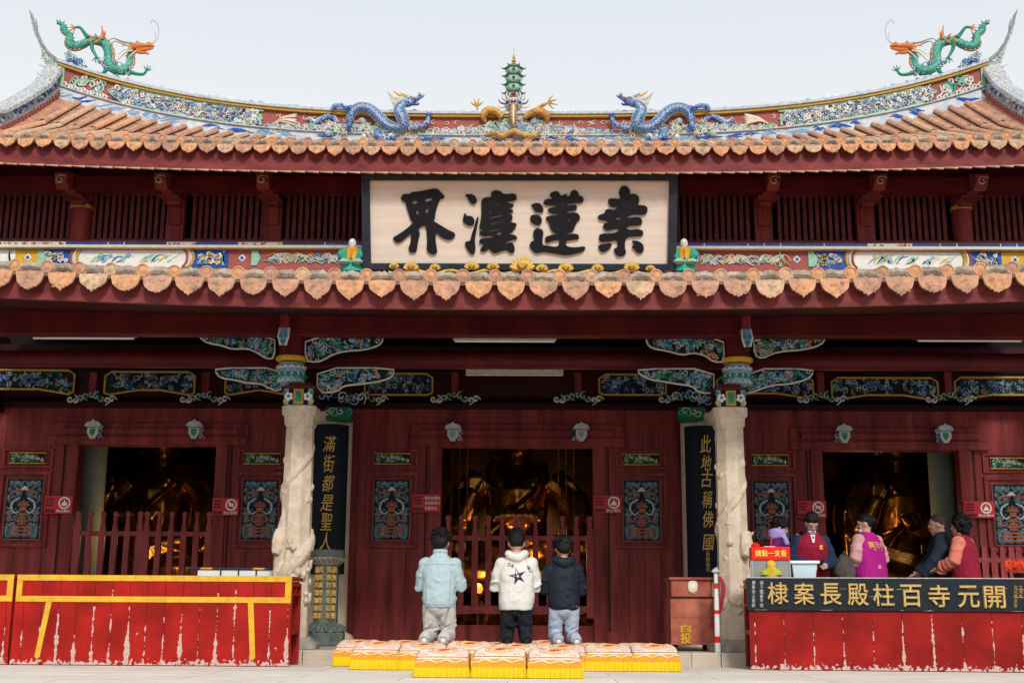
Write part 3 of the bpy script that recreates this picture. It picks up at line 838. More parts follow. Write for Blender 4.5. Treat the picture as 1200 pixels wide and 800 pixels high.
# ---- carved window panels (one built, then copied)
wp = MB()     # local: centre 0, front y=0 ; 0.66 x 0.98 frame
fw, fh = .37, .54
wf = MB()
for a, b, c, d in ((-fw, fw, fh-.05, fh), (-fw, fw, -fh, -fh+.05), (-fw, -fw+.05, -fh+.051, fh-.051), (fw-.05, fw, -fh+.051, fh-.051)):
    wf.box(a, b, -.035, -.001, c, d, redl)
for a, b, c, d in ((-fw, fw, fh+.05, fh+.08), (-fw, -fw+.04, fh+.081, fh+.30), (fw-.04, fw, fh+.081, fh+.30), (-fw, fw, fh+.301, fh+.33)):
    wf.box(a, b, -.03, -.001, c, d, redl)
wf.box(-fw+.08, fw-.08, -.012, -.001, -fh+.09, fh-.09, redl)
cw = MB(); iw, ih = .265, .435
cw.box(-iw, iw, -.02, -.013, -ih, ih, dkp)
rect = [(-iw, -ih), (iw, -ih), (iw, ih), (-iw, ih)]
outline(cw, [(-iw,-ih),(iw,-ih),(iw,ih),(-iw,ih)], -.022, pink, .009)
teal = mat('grey blue carving paint', (.17, .28, .33), .5, .3); rust = mat('terracotta carving paint', (.34, .10, .06), .5, .3)
random.seed(3)
for _ in range(210):   # symmetric scroll lattice
    x = random.uniform(.03, iw-.03); z = random.uniform(-ih+.04, ih-.04); r = random.uniform(.014, .026); q = random.random()*6; t = random.uniform(.8,1.3)
    if x < .15 and -.30 < z < .2 and random.random() < .6: continue
    m = random.choice((teal, teal, lblue if False else teal, greyw if random.random() < .25 else teal))
    spiral(cw, x, -.028, z, r, m, .0055, t, q, 1); spiral(cw, -x, -.028, z, r, m, .0055, t, math.pi-q, -1)
for s in (-1, 1):
    cw.tube(crom([(s*.05,-.03,.16),(s*.15,-.035,.10),(s*.165,-.035,.0),(s*.10,-.035,-.06),(s*.06,-.03,-.03)], 4), [.006]+[.014]*8+[.012]*8, greyw, 5)
    cw.box(*sorted((s*.17, s*.20)), -.032, -.02, -.14, -.02, rust); cw.box(*sorted((s*.12, s*.20)), -.032, -.02, -.17, -.145, rust)
    cw.tube([(s*.02,-.032,.25),(s*.12,-.032,.26),(s*.18,-.032,.24),(s*.19,-.032,.19)], [.02,.02,.016,.012], rust, 5)
    cw.tube(crom([(s*.10,-.03,-.2),(s*.2,-.03,-.26),(s*.22,-.03,-.38)], 3), .012, teal, 5)
cw.prism([(-.06,.27),(-.03,.31),(0,.33),(.03,.31),(.06,.27)], -.035, -.02, wline)
cw.prism([(-.06,.04),(-.07,.09),(-.03,.08),(0,.14),(.03,.08),(.07,.09),(.06,.04)], -.035, -.02, rust)
cw.prism([(-.04,-.03),(-.05,.03),(.05,.03),(.04,-.03)], -.035, -.02, rust)
for z, w2 in ((-.09,.09),(-.13,.06),(-.17,.10),(-.21,.06)): cw.box(-w2, w2, -.035, -.02, z-.012, z+.012, rust)
cw.box(-.02, .02, -.034, -.02, -.23, -.06, rust)
for z in (-.26, -.31, -.37): cw.box(-.155, .155, -.035, -.02, z-.012, z+.012, rust)
for s in (-1,-.33,.33,1): cw.box(s*.145-.012, s*.145+.012, -.034, -.02, -.38, -.25, rust)
tr = MB(); tr.box(-.26, .26, -.025, -.013, fh+.115, fh+.265, dkp)
outline(tr, [(-.26,fh+.115),(.26,fh+.115),(.26,fh+.265),(-.26,fh+.265)], -.03, goldp, .010)
scrolls(tr, [(-.25,fh+.12),(.25,fh+.12),(.25,fh+.26),(-.25,fh+.26)], -.03, (wline, dgreen, green, wline, cream), 46, .02, .035, .007, (green, dgreen, cream))
random.seed(11)
wfo = wf.build('carved_window', None, bevel=.006); cwo = cw.build('fretwork', None); tro = tr.build('transom_carving', None)
first = True
for (px, py) in ((459, 597), (752, 598), (305, 597), (28, 596), (904, 599), (1186, 603)):
    X, Z = P(px, py, YW)
    if first: a, b, c = wfo, cwo, tro; first = False
    else:
        a, b, c = wfo.copy(), cwo.copy(), tro.copy()
        for q in (a, b, c): COL.objects.link(q)
    a.parent = None; a.location = (X, YW-.002, Z); fit(a, wall)
    for q in (b, c): q.parent = a; q.matrix_parent_inverse = Matrix.Identity(4)
# raised rails framing the wall bays
for a, b in edges:
    rr = MB(); aa, bb = max(a, -8), min(b, 8)
    rr.box(aa+.02, bb-.02, YW-.02, YW-.001, ZP, ZP+.18, redl)
    for x in (aa+.22, bb-.22): rr.box(x-.012, x+.012, YW-.008, YW-.001, ZP+.179, ztop-.3, redd)
    xx = aa+.5
    while xx < bb-.4:
        if random.random() < .7: rr.box(xx-.003, xx+.003, YW-.003, YW+.001, ZP+.179, ztop-.31, black)
        xx += random.uniform(.22, .5)
    rr.build('wall_rail', wall)

# ---- interior
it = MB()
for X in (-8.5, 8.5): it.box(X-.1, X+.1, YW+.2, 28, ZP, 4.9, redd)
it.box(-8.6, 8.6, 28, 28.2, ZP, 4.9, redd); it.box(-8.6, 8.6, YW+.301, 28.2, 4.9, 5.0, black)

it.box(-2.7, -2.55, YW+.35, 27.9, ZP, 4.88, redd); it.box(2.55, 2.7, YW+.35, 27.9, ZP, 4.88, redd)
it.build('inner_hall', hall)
celadon = mat('celadon painted pillar', (.30, .36, .31), .5, .2, 3, .1)
for px in (106, 1106):
    X = PX(px, 600, 19.1); m = MB(); m.lathe([(.26, ZP), (.24, ZP+.1), (.19, ZP+.12), (.185, 4.88)], (X, 19.1, 0), celadon, 20)
    m.box(X-.30*(1 if px<600 else -1)-.05, X-.30*(1 if px<600 else -1)+.05, 19.1, 19.2, ZP, 4.88, celadon)
    m.build('inner_pillar', hall, smooth=True)

# ---- carved heads and brackets over the front columns
COLX = [P(347, 620, YC)[0], P(858, 622, YC)[0]]
BR = [  # photo outlines: upper left, upper right, lower left, lower right brackets of the left column
    [(232,391),(322,391),(322,420),(312,420),(302,413),(290,408),(272,409),(258,404),(244,402),(236,397)],
    [(358,393),(449,393),(448,401),(441,406),(425,410),(405,411),(390,415),(380,421),(372,424),(358,423)],
    [(252,431),(332,431),(332,453),(326,458),(316,455),(306,449),(292,449),(276,445),(260,443),(254,438)],
    [(372,431),(462,431),(461,439),(455,444),(438,448),(420,450),(402,452),(395,459),(372,460)]]
BR2 = [[(757,393),(847,393),(849,424),(836,424),(826,416),(812,413),(800,416),(782,411),(764,408),(758,402)],
    [(883,394),(966,392),(966,400),(957,406),(938,410),(920,411),(905,414),(893,420),(884,416)],
    [(747,432),(836,432),(837,458),(830,461),(818,459),(811,452),(796,450),(778,447),(760,444),(749,438)],
    [(876,432),(953,432),(951,440),(944,445),(924,450),(905,451),(890,456),(880,460),(872,460)]]
for B in (BR, BR2):
    for k, pts in enumerate(B):
        Yb = 14.82 if k < 2 else 14.9
        poly = [P(a, b, Yb) for a, b in pts]
        poly = smooth_poly(poly, 1); m = MB(); m.prism(poly, Yb, Yb+.10, dkp)
        outline(m, poly, Yb-.004, wline, .0115)
        scrolls(m, poly, Yb-.004, (wline, green, lblue, wline, dgreen, greyw), 85, .022, .044, .0066, (green, dgreen, bluep, dblue, lblue, orange, turq))
        m.build('carved_bracket', hall)
pot_b = mat('pale blue glaze', (.25, .40, .52), .35, .4, 20)
for k, X in enumerate(COLX):
    m = MB(); Xd = P(339 if k == 0 else 866, 408, YC-.1)[0]; Xd = X + (Xd-X)*.9
    z0, z1 = PZ(424, YC), PZ(388, YC)
    m.lathe([(.168, z0), (.168, z1)], (Xd, YC, 0), red, 24)
    m.lathe([(.17,z0-.01),(.195,z0+.01),(.195,z0+.04),(.17,z0+.055)], (Xd, YC, 0), yel, 24); m.lathe([(.17,z1-.05),(.18,z1-.04),(.18,z1-.01),(.17,z1)], (Xd, YC, 0), goldp, 24)
    hd = m.build('column_drum', hall, smooth=True)
    p = MB(); a, b = PZ(453, YC), PZ(427, YC)
    H = b-a; p.lathe([(.09,a),(.135,a+.03),(.165,a+H*.35),(.176,a+H*.6),(.168,a+H*.85),(.15,b)], (Xd, YC, 0), pot_b, 24)
    for row, (f, mm) in enumerate(((.85, whitep), (.55, green), (.5, whitep), (.25, whitep))):
        for j in range(14):
            q = 2*math.pi*(j+row*.5)/14; r = .17 if row < 3 else .15
            if row == 1: p.ell((Xd+r*math.cos(q), YC+r*math.sin(q), a+H*.42), (.035,.035,.03), green, 7, 5)
            else: p.tube([(Xd+(r+.004)*math.cos(q+t*.4), YC+(r+.004)*math.sin(q+t*.4), a+H*f-.03*abs(math.sin(t*4))) for t in (-.5,-.25,0,.25,.5)], .010, mm, 5)
    p.build('lotus_pot', hd, smooth=True)
    q = MB(); a, b = PZ(478, YC), PZ(460, YC)
    q.box(X-.175, X+.175, YC-.2, YC+.2, a, b, dkp); q.box(X-.21, X+.21, YC-.24, YC+.24, b, b+.03, red); q.box(X-.13, X+.13, YC-.15, YC+.15, b+.03, PZ(452,YC), red)
    q.box(X-.06, X+.06, YC-.225, YC-.2, a+.004, b-.004, goldp); q.box(X-.035, X+.035, YC-.235, YC-.225, a+.03, b-.03, green)
    for s in (-1, 1):
        q.box(*sorted((X+s*.12, X+s*.172)), YC-.22, YC-.2, a, b, lblue)
        q.flower(X+s*.115, YC-.215, (a+b)/2, .055, whitep, bluep, 5); q.disc(X+s*.16, YC-.205, a+.04, .03, .02, yel, 6); q.disc(X+s*.16, YC-.205, b-.04, .03, .02, green, 6)
    q.build('painted_block', hd)
    # beast-head nose on the drum
    g = MB(); Xn, Zn = Xd-.03 if k == 0 else Xd+.06, PZ(400, YC-.3)
    g.box(Xn-.05, Xn+.05, YC-.42, YC-.15, Zn+.14, Zn+.30, redl)
    g.tube([(Xn, YC-.22, Zn+.16), (Xn, YC-.36, Zn+.10), (Xn, YC-.40, Zn), (Xn, YC-.34, Zn-.08)], [.06,.065,.055,.02], lblue, 8)
    for s in (-1, 1):
        g.tube([(Xn+s*.05, YC-.38, Zn+.14), (Xn+s*.06, YC-.43, Zn+.02), (Xn+s*.03, YC-.42, Zn-.08)], .014, whitep, 5)
        g.ell((Xn+s*.035, YC-.43, Zn+.03), .02, green, 6, 4)
    g.ell((Xn, YC-.42, Zn-.03), (.035,.03,.04), green, 7, 5); g.ell((Xn, YC-.37, Zn-.1), (.03,.02,.03), red, 7, 5)
    g.build('beast_head', hd, smooth=True)
    # green carved cushion over inner columns
    Xg, Zg = P(400 if k == 0 else 812, 488, 17.1)
    g = MB(); g.box(Xg-.2, Xg+.14, 17.0, 17.3, Zg-.06, Zg+.12, dgreen)
    for j in range(6): spiral(g, Xg-.18+.06*j, 16.99, Zg+.03+.03*(j%2), .05, random.choice((green, wline, turq)), .010, 1, j)
    for j in range(7): spiral(g, Xg-.25+.09*j, 16.95, Zg+.26+.05*math.sin(j), .07, random.choice((wline, lblue, dblue)), .012, 1.2, j*2)
    g.build('cloud_bracket', hall)
# black ceiling filling above porch side
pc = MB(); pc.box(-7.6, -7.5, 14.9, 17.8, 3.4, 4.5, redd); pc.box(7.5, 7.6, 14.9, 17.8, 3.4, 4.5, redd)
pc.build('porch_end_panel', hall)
#@@OBJECTS

# ================================================================== ROOF SCULPTURES
def Q24(px, py, dy=0):
    X, Z = P(px, py, YR); return Vector((X, YR+dy, Z))
def zoomQ(ox, oy, k):
    return lambda x, y, dy=0: Q24(ox+x/k, oy+y/k, dy)
def mirror_mb(mb):
    mb.v = [(-x, y, z) for x, y, z in mb.v]; mb.f = [tuple(reversed(f)) for f in mb.f]; return mb
def claw(mb, p, d, m, L=.12, r=.012):
    p = Vector(p); d = Vector(d).normalized(); side = d.cross(Vector((0,1,0))).normalized()
    for k in (-1.1, -.4, .3, 1.0):
        a = (d*math.cos(k)+side*math.sin(k)); mb.tube([p, p+a*L*.6+Vector((0,-.01,0)), p+a*L+d*L*.15], [r*1.3, r, r*.3], m, 5)
def fins(mb, pts, rad, m, h=.05, every=2):
    for i in range(1, len(pts)-1, every):
        t = (pts[i+1]-pts[i-1]).normalized(); nrm = Vector((-t.z, 0, t.x))
        if nrm.z < 0: nrm = -nrm
        b = pts[i]+nrm*rad[i]*.8
        mb.tube([b, b+nrm*h-t*h*.5], [.022, .003], m, 4)
def green_dragon(s):
    K = 1.2
    Z = zoomQ(30, 10, 7.5)
    raw = [(285,140,10),(325,145,17),(338,195,23),(392,248,27),(395,325,31),(445,358,33),(515,340,32),(570,300,30),(640,292,33),(705,320,36),(738,400,37),(745,510,38),(810,560,36),(885,560,34),(925,500,32),(925,420,28),(950,365,26)]
    pts = crom([Z(a, b, -.06+.05*math.sin(i*.9)) for i, (a, b, r) in enumerate(raw)], 5); rad = interp([r/7.5*.0158*K for a, b, r in raw], 5)
    mb = MB(); mb.tube(pts, rad, mos_green, 12)
    belly = MB(); bp = []
    for i, p in enumerate(pts):
        t = (pts[min(i+1, len(pts)-1)]-pts[max(i-1,0)]).normalized(); nrm = Vector((-t.z,0,t.x)); 
        if (i < 30 and nrm.z > 0) or (i >= 30 and nrm.z < 0) : nrm = -nrm
        if i >= 45: nrm = Vector((abs(nrm.x)+.2, 0, nrm.z*.3)).normalized()
        bp.append(p+nrm*rad[i]*.78)
    belly.tube(bp, [r*.42 for r in rad], orange, 8)
    for i in range(2, len(bp)-1, 2): belly.tube([bp[i]+Vector((0,-rad[i]*.45,0)), bp[i]+Vector((0,rad[i]*.45,0))], rad[i]*.28, cream, 5)
    fn = MB(); fins(fn, pts, rad, green, .05, 2)
    lgs = []
    for path, d in (((570,285),(535,240),(500,195),(455,195)), (-1,0,-.4)), (((600,330),(605,380),(630,430),(645,455)), (.2,0,-1)), (((930,580),(985,598),(1050,602),(1080,570)), (.4,0,1)), (((730,560),(700,600),(690,590)), (-.6,0,-.8)):
        lg = MB(); lgs.append(lg); pp = crom([Z(a, b, -.12) for a, b in path], 3); lg.tube(pp, interp([.045,.035,.028,.022][:len(path)], 3), green, 7); claw(lg, pp[-1], d, green if d[0] > 0 else orange, .11)
    hd = MB()
    H = lambda a, b, dy=-.08: Z(a, b, dy)
    hd.tube([H(925,385), H(960,350), H(1010,345), H(1060,345), H(1110,338), H(1138,352)], [.05,.075,.065,.045,.05,.022], orange, 10)
    hd.tube([H(990,375), H(1040,380), H(1100,372), H(1135,365)], [.04,.04,.03,.015], orange, 8)
    hd.tube([H(985,395), H(1030,408), H(1070,405), H(1090,418)], [.04,.03,.025,.02], orange, 8)
    hd.ell(tuple(H(1095,325)), (.035,.05,.03), orange, 7, 5); hd.ell(tuple(H(1000,322)), (.03,.07,.03), whitep, 7, 5)
    for dy in (-.14, -.02): hd.ell(tuple(H(1000,320,dy)), (.014,.014,.014), dkp, 6, 4)
    for dy in (-.14, -.02):
        hd.tube(crom([H(950,335,dy), H(880,325,dy), H(830,305,dy), H(790,300,dy-.03), H(750,325,dy-.03)], 3), interp([.02,.018,.014,.010,.006], 3), stone_d, 5)
        hd.tube([H(840,310,dy), H(800,290,dy)], [.010,.004], stone_d, 5)
    for k, (a, b, c, e) in enumerate(((950,375,830,430),(945,390,820,490),(960,395,860,440),(940,365,860,360),(985,400,900,500))):
        hd.tube(crom([H(a,b,-.12), H((a+c)/2,(b+e)/2-8,-.14), H(c,e,-.12)], 3), interp([.016,.012,.004], 3), yel if k % 2 else cream, 5)
    hd.tube(crom([H(1120,330), H(1160,300), H(1180,240), H(1175,170), H(1130,120), H(1110,150)], 4), .005, steel, 4)
    hd.tube(crom([H(1115,330), H(1150,290), H(1150,230)], 4), .004, steel, 4)
    fl = MB()
    for a, b, c, e in ((690,290,688,175),(700,270,715,225),(640,280,620,245),(590,285,575,255),(560,300,600,330),(650,310,610,335)):
        fl.tube(crom([Z(a,b,-.1), Z((a+c)/2+6,(b+e)/2,-.12), Z(c,e,-.12)], 3), interp([.034,.022,.005], 3), orange, 6)
    cl = MB(); random.seed(5)
    for i in range(46):
        a = random.choice((random.uniform(380,520), random.uniform(660,960))); b = 430+ (a-380)*.27 + random.uniform(-40,20)
        if a < 520: b = 400+(a-380)*.7+random.uniform(0,60)
        cl.ell(tuple(Z(a, b, random.uniform(-.12,.05))), random.uniform(.03,.06), random.choice((greyw, whitep, lblue, bluep, greyw)), 7, 5)
        spiral(cl, *Z(a, b, -.16), .05, random.choice((bluep, whitep, mint)), .010, 1, random.random()*6)
    root = thing('dragon_sculpture', 'green dragon with orange belly climbing the %s end of the roof ridge' % ('left' if s < 0 else 'right'), 'roof sculpture',
                 (pts[45].x*(1 if s < 0 else -1), YR, rt(8.2)), group='green dragons on the ridge ends')
    for nm, m in (('body', mb), ('belly_scales', belly), ('back_fins', fn), *[('leg', q) for q in lgs], ('head', hd), ('flames', fl), ('cloud_base', cl)):
        if s > 0: mirror_mb(m)
        m.build(nm, root, smooth=True)
def blue_dragon(s):
    K = .95
    Z = zoomQ(360, 105, 7.5)
    raw = [(365,375,16),(385,320,24),(400,250,36),(460,205,42),(540,205,44),(610,250,46),(670,315,46),(730,360,44),(800,375,42),(860,360,50),(850,300,50),(820,240,44),(840,190,36),(880,165,34)]
    dys = [-.18,-.2,-.2,-.22,-.22,-.22,-.22,-.2,-.22,-.26,-.30,-.28,-.25,-.22]
    pts = crom([Z(a, b, dys[i]) for i, (a, b, r) in enumerate(raw)], 5); rad = interp([r/7.5*.0158*K for a, b, r in raw], 5)
    mb = MB(); mb.tube(pts, rad, mos_blue, 12)
    sc = MB()   # scale lattice in pale porcelain
    for i in range(6, len(pts)-3):
        t = (pts[i+1]-pts[i-1]).normalized(); a = t.cross(Vector((0,1,0))).normalized(); b = a.cross(t)
        for k in range(7):
            q = math.pi*(k+.5*(i%2))/6.5
            c = pts[i]+(a*math.cos(q)-Vector((0,1,0))*abs(math.sin(q)))*rad[i]*1.0
            sc.tube([c-t*.016+a*.018, c+t*.018, c-t*.016-a*.018], .0075, lblue if k%3 else whitep, 4)
    fn = MB(); fins(fn, pts[10:45], rad[10:45], whitep, .045, 2)
    lgs = []; tl_ = MB()
    tail = crom([Z(10,285,-.15), Z(70,320,-.15), Z(130,295,-.15), Z(190,262,-.15), Z(240,280,-.15), Z(265,325,-.15)], 4)
    tl_.tube(tail, [.02+.025*math.sin(math.pi*i/(len(tail)-1)) for i in range(len(tail))], mos_blue, 8); fins(tl_, tail, [.04]*len(tail), whitep, .035, 1)
    for path, rr in ((((235,235),(255,200),(310,190),(370,210)), (.02,.05,.045,.04)), (((410,250),(395,310),(390,370)), (.05,.05,.02)), (((660,390),(625,430),(680,478),(740,480)), (.03,.05,.05,.02)), (((920,385),(990,380),(1060,340),(1075,290)), (.045,.045,.05,.03))):
        lg = MB(); lgs.append(lg); pp = crom([Z(a, b, -.27) for a, b in path], 4); lg.tube(pp, interp(list(rr), 4), mos_blue, 8)
        claw(lg, pp[-1], pp[-1]-pp[-3], bluep, .10)
    hd = MB(); H = lambda a, b, dy=-.24: Z(a, b, dy)
    hd.tube([H(860,175), H(900,160), H(940,150), H(985,120), H(1025,105)], [.07,.085,.06,.045,.025], mos_blue, 9)
    hd.tube([H(930,170), H(965,175), H(990,180)], [.04,.025,.014], bluep, 7)
    for a, b, m, r in ((1000,95,greyw,.035),(1030,110,greyw,.03),(935,120,cream,.03),(900,130,greyw,.04),(990,180,pink,.02),(960,140,pink,.03),(890,155,lblue,.05)): hd.ell(tuple(H(a,b,-.3)), r, m, 7, 5)
    for dy in (-.30,): hd.ell(tuple(H(925,128,dy-.02)), .016, dkp, 6, 4)
    for k in range(9):
        a0, b0 = 860-4*k, 120+10*k; c0, e0 = (715+k*8, 55+k*20)
        hd.tube(crom([H(a0, b0), H((a0+c0)/2-15, (b0+e0)/2+22), H(c0, e0)], 4), interp([.028,.022,.005], 4), (cream, greyw, greyw)[k % 3], 6)
    hd.tube(crom([H(880,110), H(820,95), H(770,60)], 3), interp([.02,.02,.008], 3), yel, 5)
    hd.tube(crom([H(910,110), H(850,90), H(835,75)], 3), interp([.02,.016,.008], 3), stone_d, 5)
    cl = MB(); random.seed(9)
    for i in range(60):
        a = random.uniform(180, 1000); b = 400+random.uniform(-50, 55)
        if 480 < a < 600: b = random.uniform(300, 460)
        cl.ell(tuple(Z(a, b, random.uniform(-.18,-.1))), random.uniform(.03,.07), random.choice((greyw, whitep, whitep, mint)), 7, 5)
        if i % 2: spiral(cl, *Z(a, b, -.22), .06, random.choice((whitep, mint, greyw, cream)), .014, 1, random.random()*6)
    root = thing('dragon_sculpture', 'blue scaled dragon with pale mane on the ridge, %s of the green pagoda' % ('left' if s < 0 else 'right'), 'roof sculpture',
                 (pts[30].x*(1 if s < 0 else -1), YR-.2, rt(2)), group='blue dragons beside the pagoda')
    for nm, m in (('body', mb), ('scales', sc), ('back_fins', fn), ('tail', tl_), *[('leg', q) for q in lgs], ('head', hd), ('cloud_base', cl)):
        if s > 0: mirror_mb(m)
        m.build(nm, root, smooth=True)
for s in (-1, 1): green_dragon(s); blue_dragon(s)

# ---- pagoda ornament with dragon face and golden coils
Xp = PX(602, 100, YR)
pg = thing('pagoda_ornament', 'small green tiered pagoda with gold finial at the middle of the ridge', 'roof ornament', (Xp, YR, rt(0)))
gdark = mat('dark green tile glaze', (.10, .24, .17), .4, .3); gpale = mat('pale green glaze', (.42, .60, .48), .45, .2)
m = MB(); tiers = [(82, 80), (93, 91), (103.5, 101.5), (113.5, 111.5)]
zz = [PZ(y, YR) for y in (78.5, 87, 97, 107, 117)]
for i in range(4):
    t = MB(); top = zz[i]; bot = zz[i+1]; h = top-bot
    t.lathe([(.11, bot-.02), (.145, bot+.02), (.165, bot+h*.45), (.14, bot+h*.68)], (Xp, YR, 0), gpale, 6, ph=0)
    rp = [(.185, bot+h*.66), (.19, bot+h*.71), (.14, bot+h*.86), (.105, bot+h*1.02)]
    t.lathe(rp, (Xp, YR, 0), gdark, 6, ph=0)
    for k in range(6):
        q = math.pi*k/3; c, sn = math.cos(q), math.sin(q)
        t.tube([(Xp+.10*c, YR+.10*sn, bot+h*1.03), (Xp+.15*c, YR+.15*sn, bot+h*.86), (Xp+.19*c, YR+.19*sn, bot+h*.72), (Xp+.232*c, YR+.232*sn, bot+h*.86)], [.016,.018,.018,.008], gdark, 5)
    t.box(Xp-.02, Xp+.02, YR-.15, YR-.12, bot+h*.18, bot+h*.42, dkp)
    t.build('tier', pg)
f = MB(); z1, z0 = PZ(64, YR), PZ(79, YR)
f.lathe([(.06,z0),(.035,z0+.03),(.055,z0+.06),(.02,z0+.09),(.045,z0+.12),(.015,z0+.15),(.03,z0+.18),(.008,z1)], (Xp, YR, 0), goldp, 10)
f.tube([(Xp,YR,z1-.01),(Xp,YR,PZ(57,YR))], .004, steel, 4); f.build('finial', pg, smooth=True)
fz = PZ(126, YR); fc = MB()   # open-mouthed dragon face under the pagoda
fc.ell((Xp, YR-.12, fz), (.17, .14, .14), greyw, 10, 7); fc.ell((Xp, YR-.24, fz-.06), (.10, .08, .05), stone_d, 8, 6)
fc.ell((Xp, YR-.25, fz-.02), (.07,.05,.03), dkp, 8, 5)
for s in (-1, 1):
    fc.ell((Xp+s*.075, YR-.23, fz+.05), (.03,.03,.025), whitep, 7, 5); fc.ell((Xp+s*.075, YR-.257, fz+.05), .012, dkp, 6, 4)
    fc.ell((Xp+s*.10, YR-.2, fz+.01), (.05,.05,.04), bluep, 7, 5); fc.ell((Xp+s*.03, YR-.27, fz+.02), .025, pink, 6, 4)
    for k in range(6):
        q = -.7+k*.42; fc.tube(crom([(Xp+s*.13*math.cos(q), YR-.12, fz+.13*math.sin(q)), (Xp+s*.24*math.cos(q), YR-.14, fz+.22*math.sin(q)), (Xp+s*.30*math.cos(q+.25), YR-.14, fz+.28*math.sin(q+.25))], 3), interp([.025,.018,.006], 3), (greyw, cream, pink)[k%3], 5)
fc.build('dragon_face', pg, smooth=True)
go = mat('ochre yellow ceramic', (.62, .33, .06), .4, .3, 14)
bd = MB(); Zc = zoomQ(540, 60, 6.67); go = mos_gold
bd.tube([Zc(412,480,-.30), Zc(412,560,-.33), Zc(412,640,-.3)], [.055,.075,.02], go, 10)
bd.tube([Zc(412,480,-.38), Zc(412,560,-.42), Zc(412,630,-.38)], [.012,.018,.01], whitep, 5)
bd.tube(crom([Zc(325,560,-.25), Zc(280,515,-.25), Zc(215,505,-.25), Zc(180,545,-.25), Zc(195,590,-.2)], 5), interp([.06,.07,.075,.07,.03], 5), go, 9)
bd.tube(crom([Zc(500,560,-.25), Zc(560,520,-.25), Zc(630,515,-.25), Zc(670,545,-.25), Zc(670,590,-.2)], 5), interp([.04,.07,.08,.07,.03], 5), go, 9)
bd.tube(crom([Zc(590,510,-.28), Zc(620,480,-.28), Zc(670,455,-.28)], 3), interp([.05,.04,.03], 3), go, 7); claw(bd, Zc(680,450,-.28), (1,0,.1), goldp, .16, .016)
claw(bd, Zc(130,465,-.2), (-.1,0,1), goldp, .14, .016); bd.tube([Zc(135,490,-.2), Zc(130,462,-.2)], .02, goldp, 5)
bd.tube(crom([Zc(190,700,-.28), Zc(270,690,-.3), Zc(330,715,-.3), Zc(410,675,-.3), Zc(480,700,-.3), Zc(560,715,-.3), Zc(630,670,-.28)], 5), interp([.02,.05,.05,.055,.05,.05,.02], 5), go, 8)
bd.build('golden_coils', pg, smooth=True)

# ================================================================== NAME BOARD
YT = 19.0
xa, xb = PX(426, 258, YT), PX(791.5, 258, YT)
zb_, zt_ = PZ(314, 19.3), PZ(204, 18.75)
Wd = xb-xa; Hh = math.hypot(zt_-zb_, .55); tilt = math.atan2(.55, zt_-zb_)
ivory = mat('ivory painted boards', (.80, .71, .61), .6, .10, 2.5, .15, stretch=(.25, 1, 5), col2=(.70, .60, .51), fine=20)
nvy = mat('dark slate frame paint', (.035, .042, .055), .5, .3)
ink = mat('black lacquer characters', (.016, .017, .022), .4, .2)
pq = thing('name_board', 'large ivory name board with four big black characters under the upper eave', 'name board', ((xa+xb)/2, 19.3, zb_))
def tiltfix(o): o.rotation_euler = (tilt, 0, 0); return o
M4 = Matrix.Translation(((xa+xb)/2, 19.3, zb_)) @ Matrix.Rotation(tilt, 4, 'X')
b = MB(); b.box(-Wd/2+.1, Wd/2-.1, .0, .05, .05, Hh-.1, ivory); b.move(M4); b.build('board', pq)
b = MB()
b.box(-Wd/2-.02, Wd/2+.02, -.08, .06, -.03, .075, nvy); b.box(-Wd/2-.02, Wd/2+.02, -.08, .06, Hh-.10, Hh+.02, nvy)
b.box(-Wd/2-.02, -Wd/2+.11, -.08, .06, .076, Hh-.101, nvy); b.box(Wd/2-.11, Wd/2+.02, -.08, .06, .076, Hh-.101, nvy)
b.box(-Wd/2+.115, Wd/2-.115, -.03, -.002, Hh-.135, Hh-.102, tile2 if False else cream)
b.move(M4); b.build('frame', pq, bevel=.008)
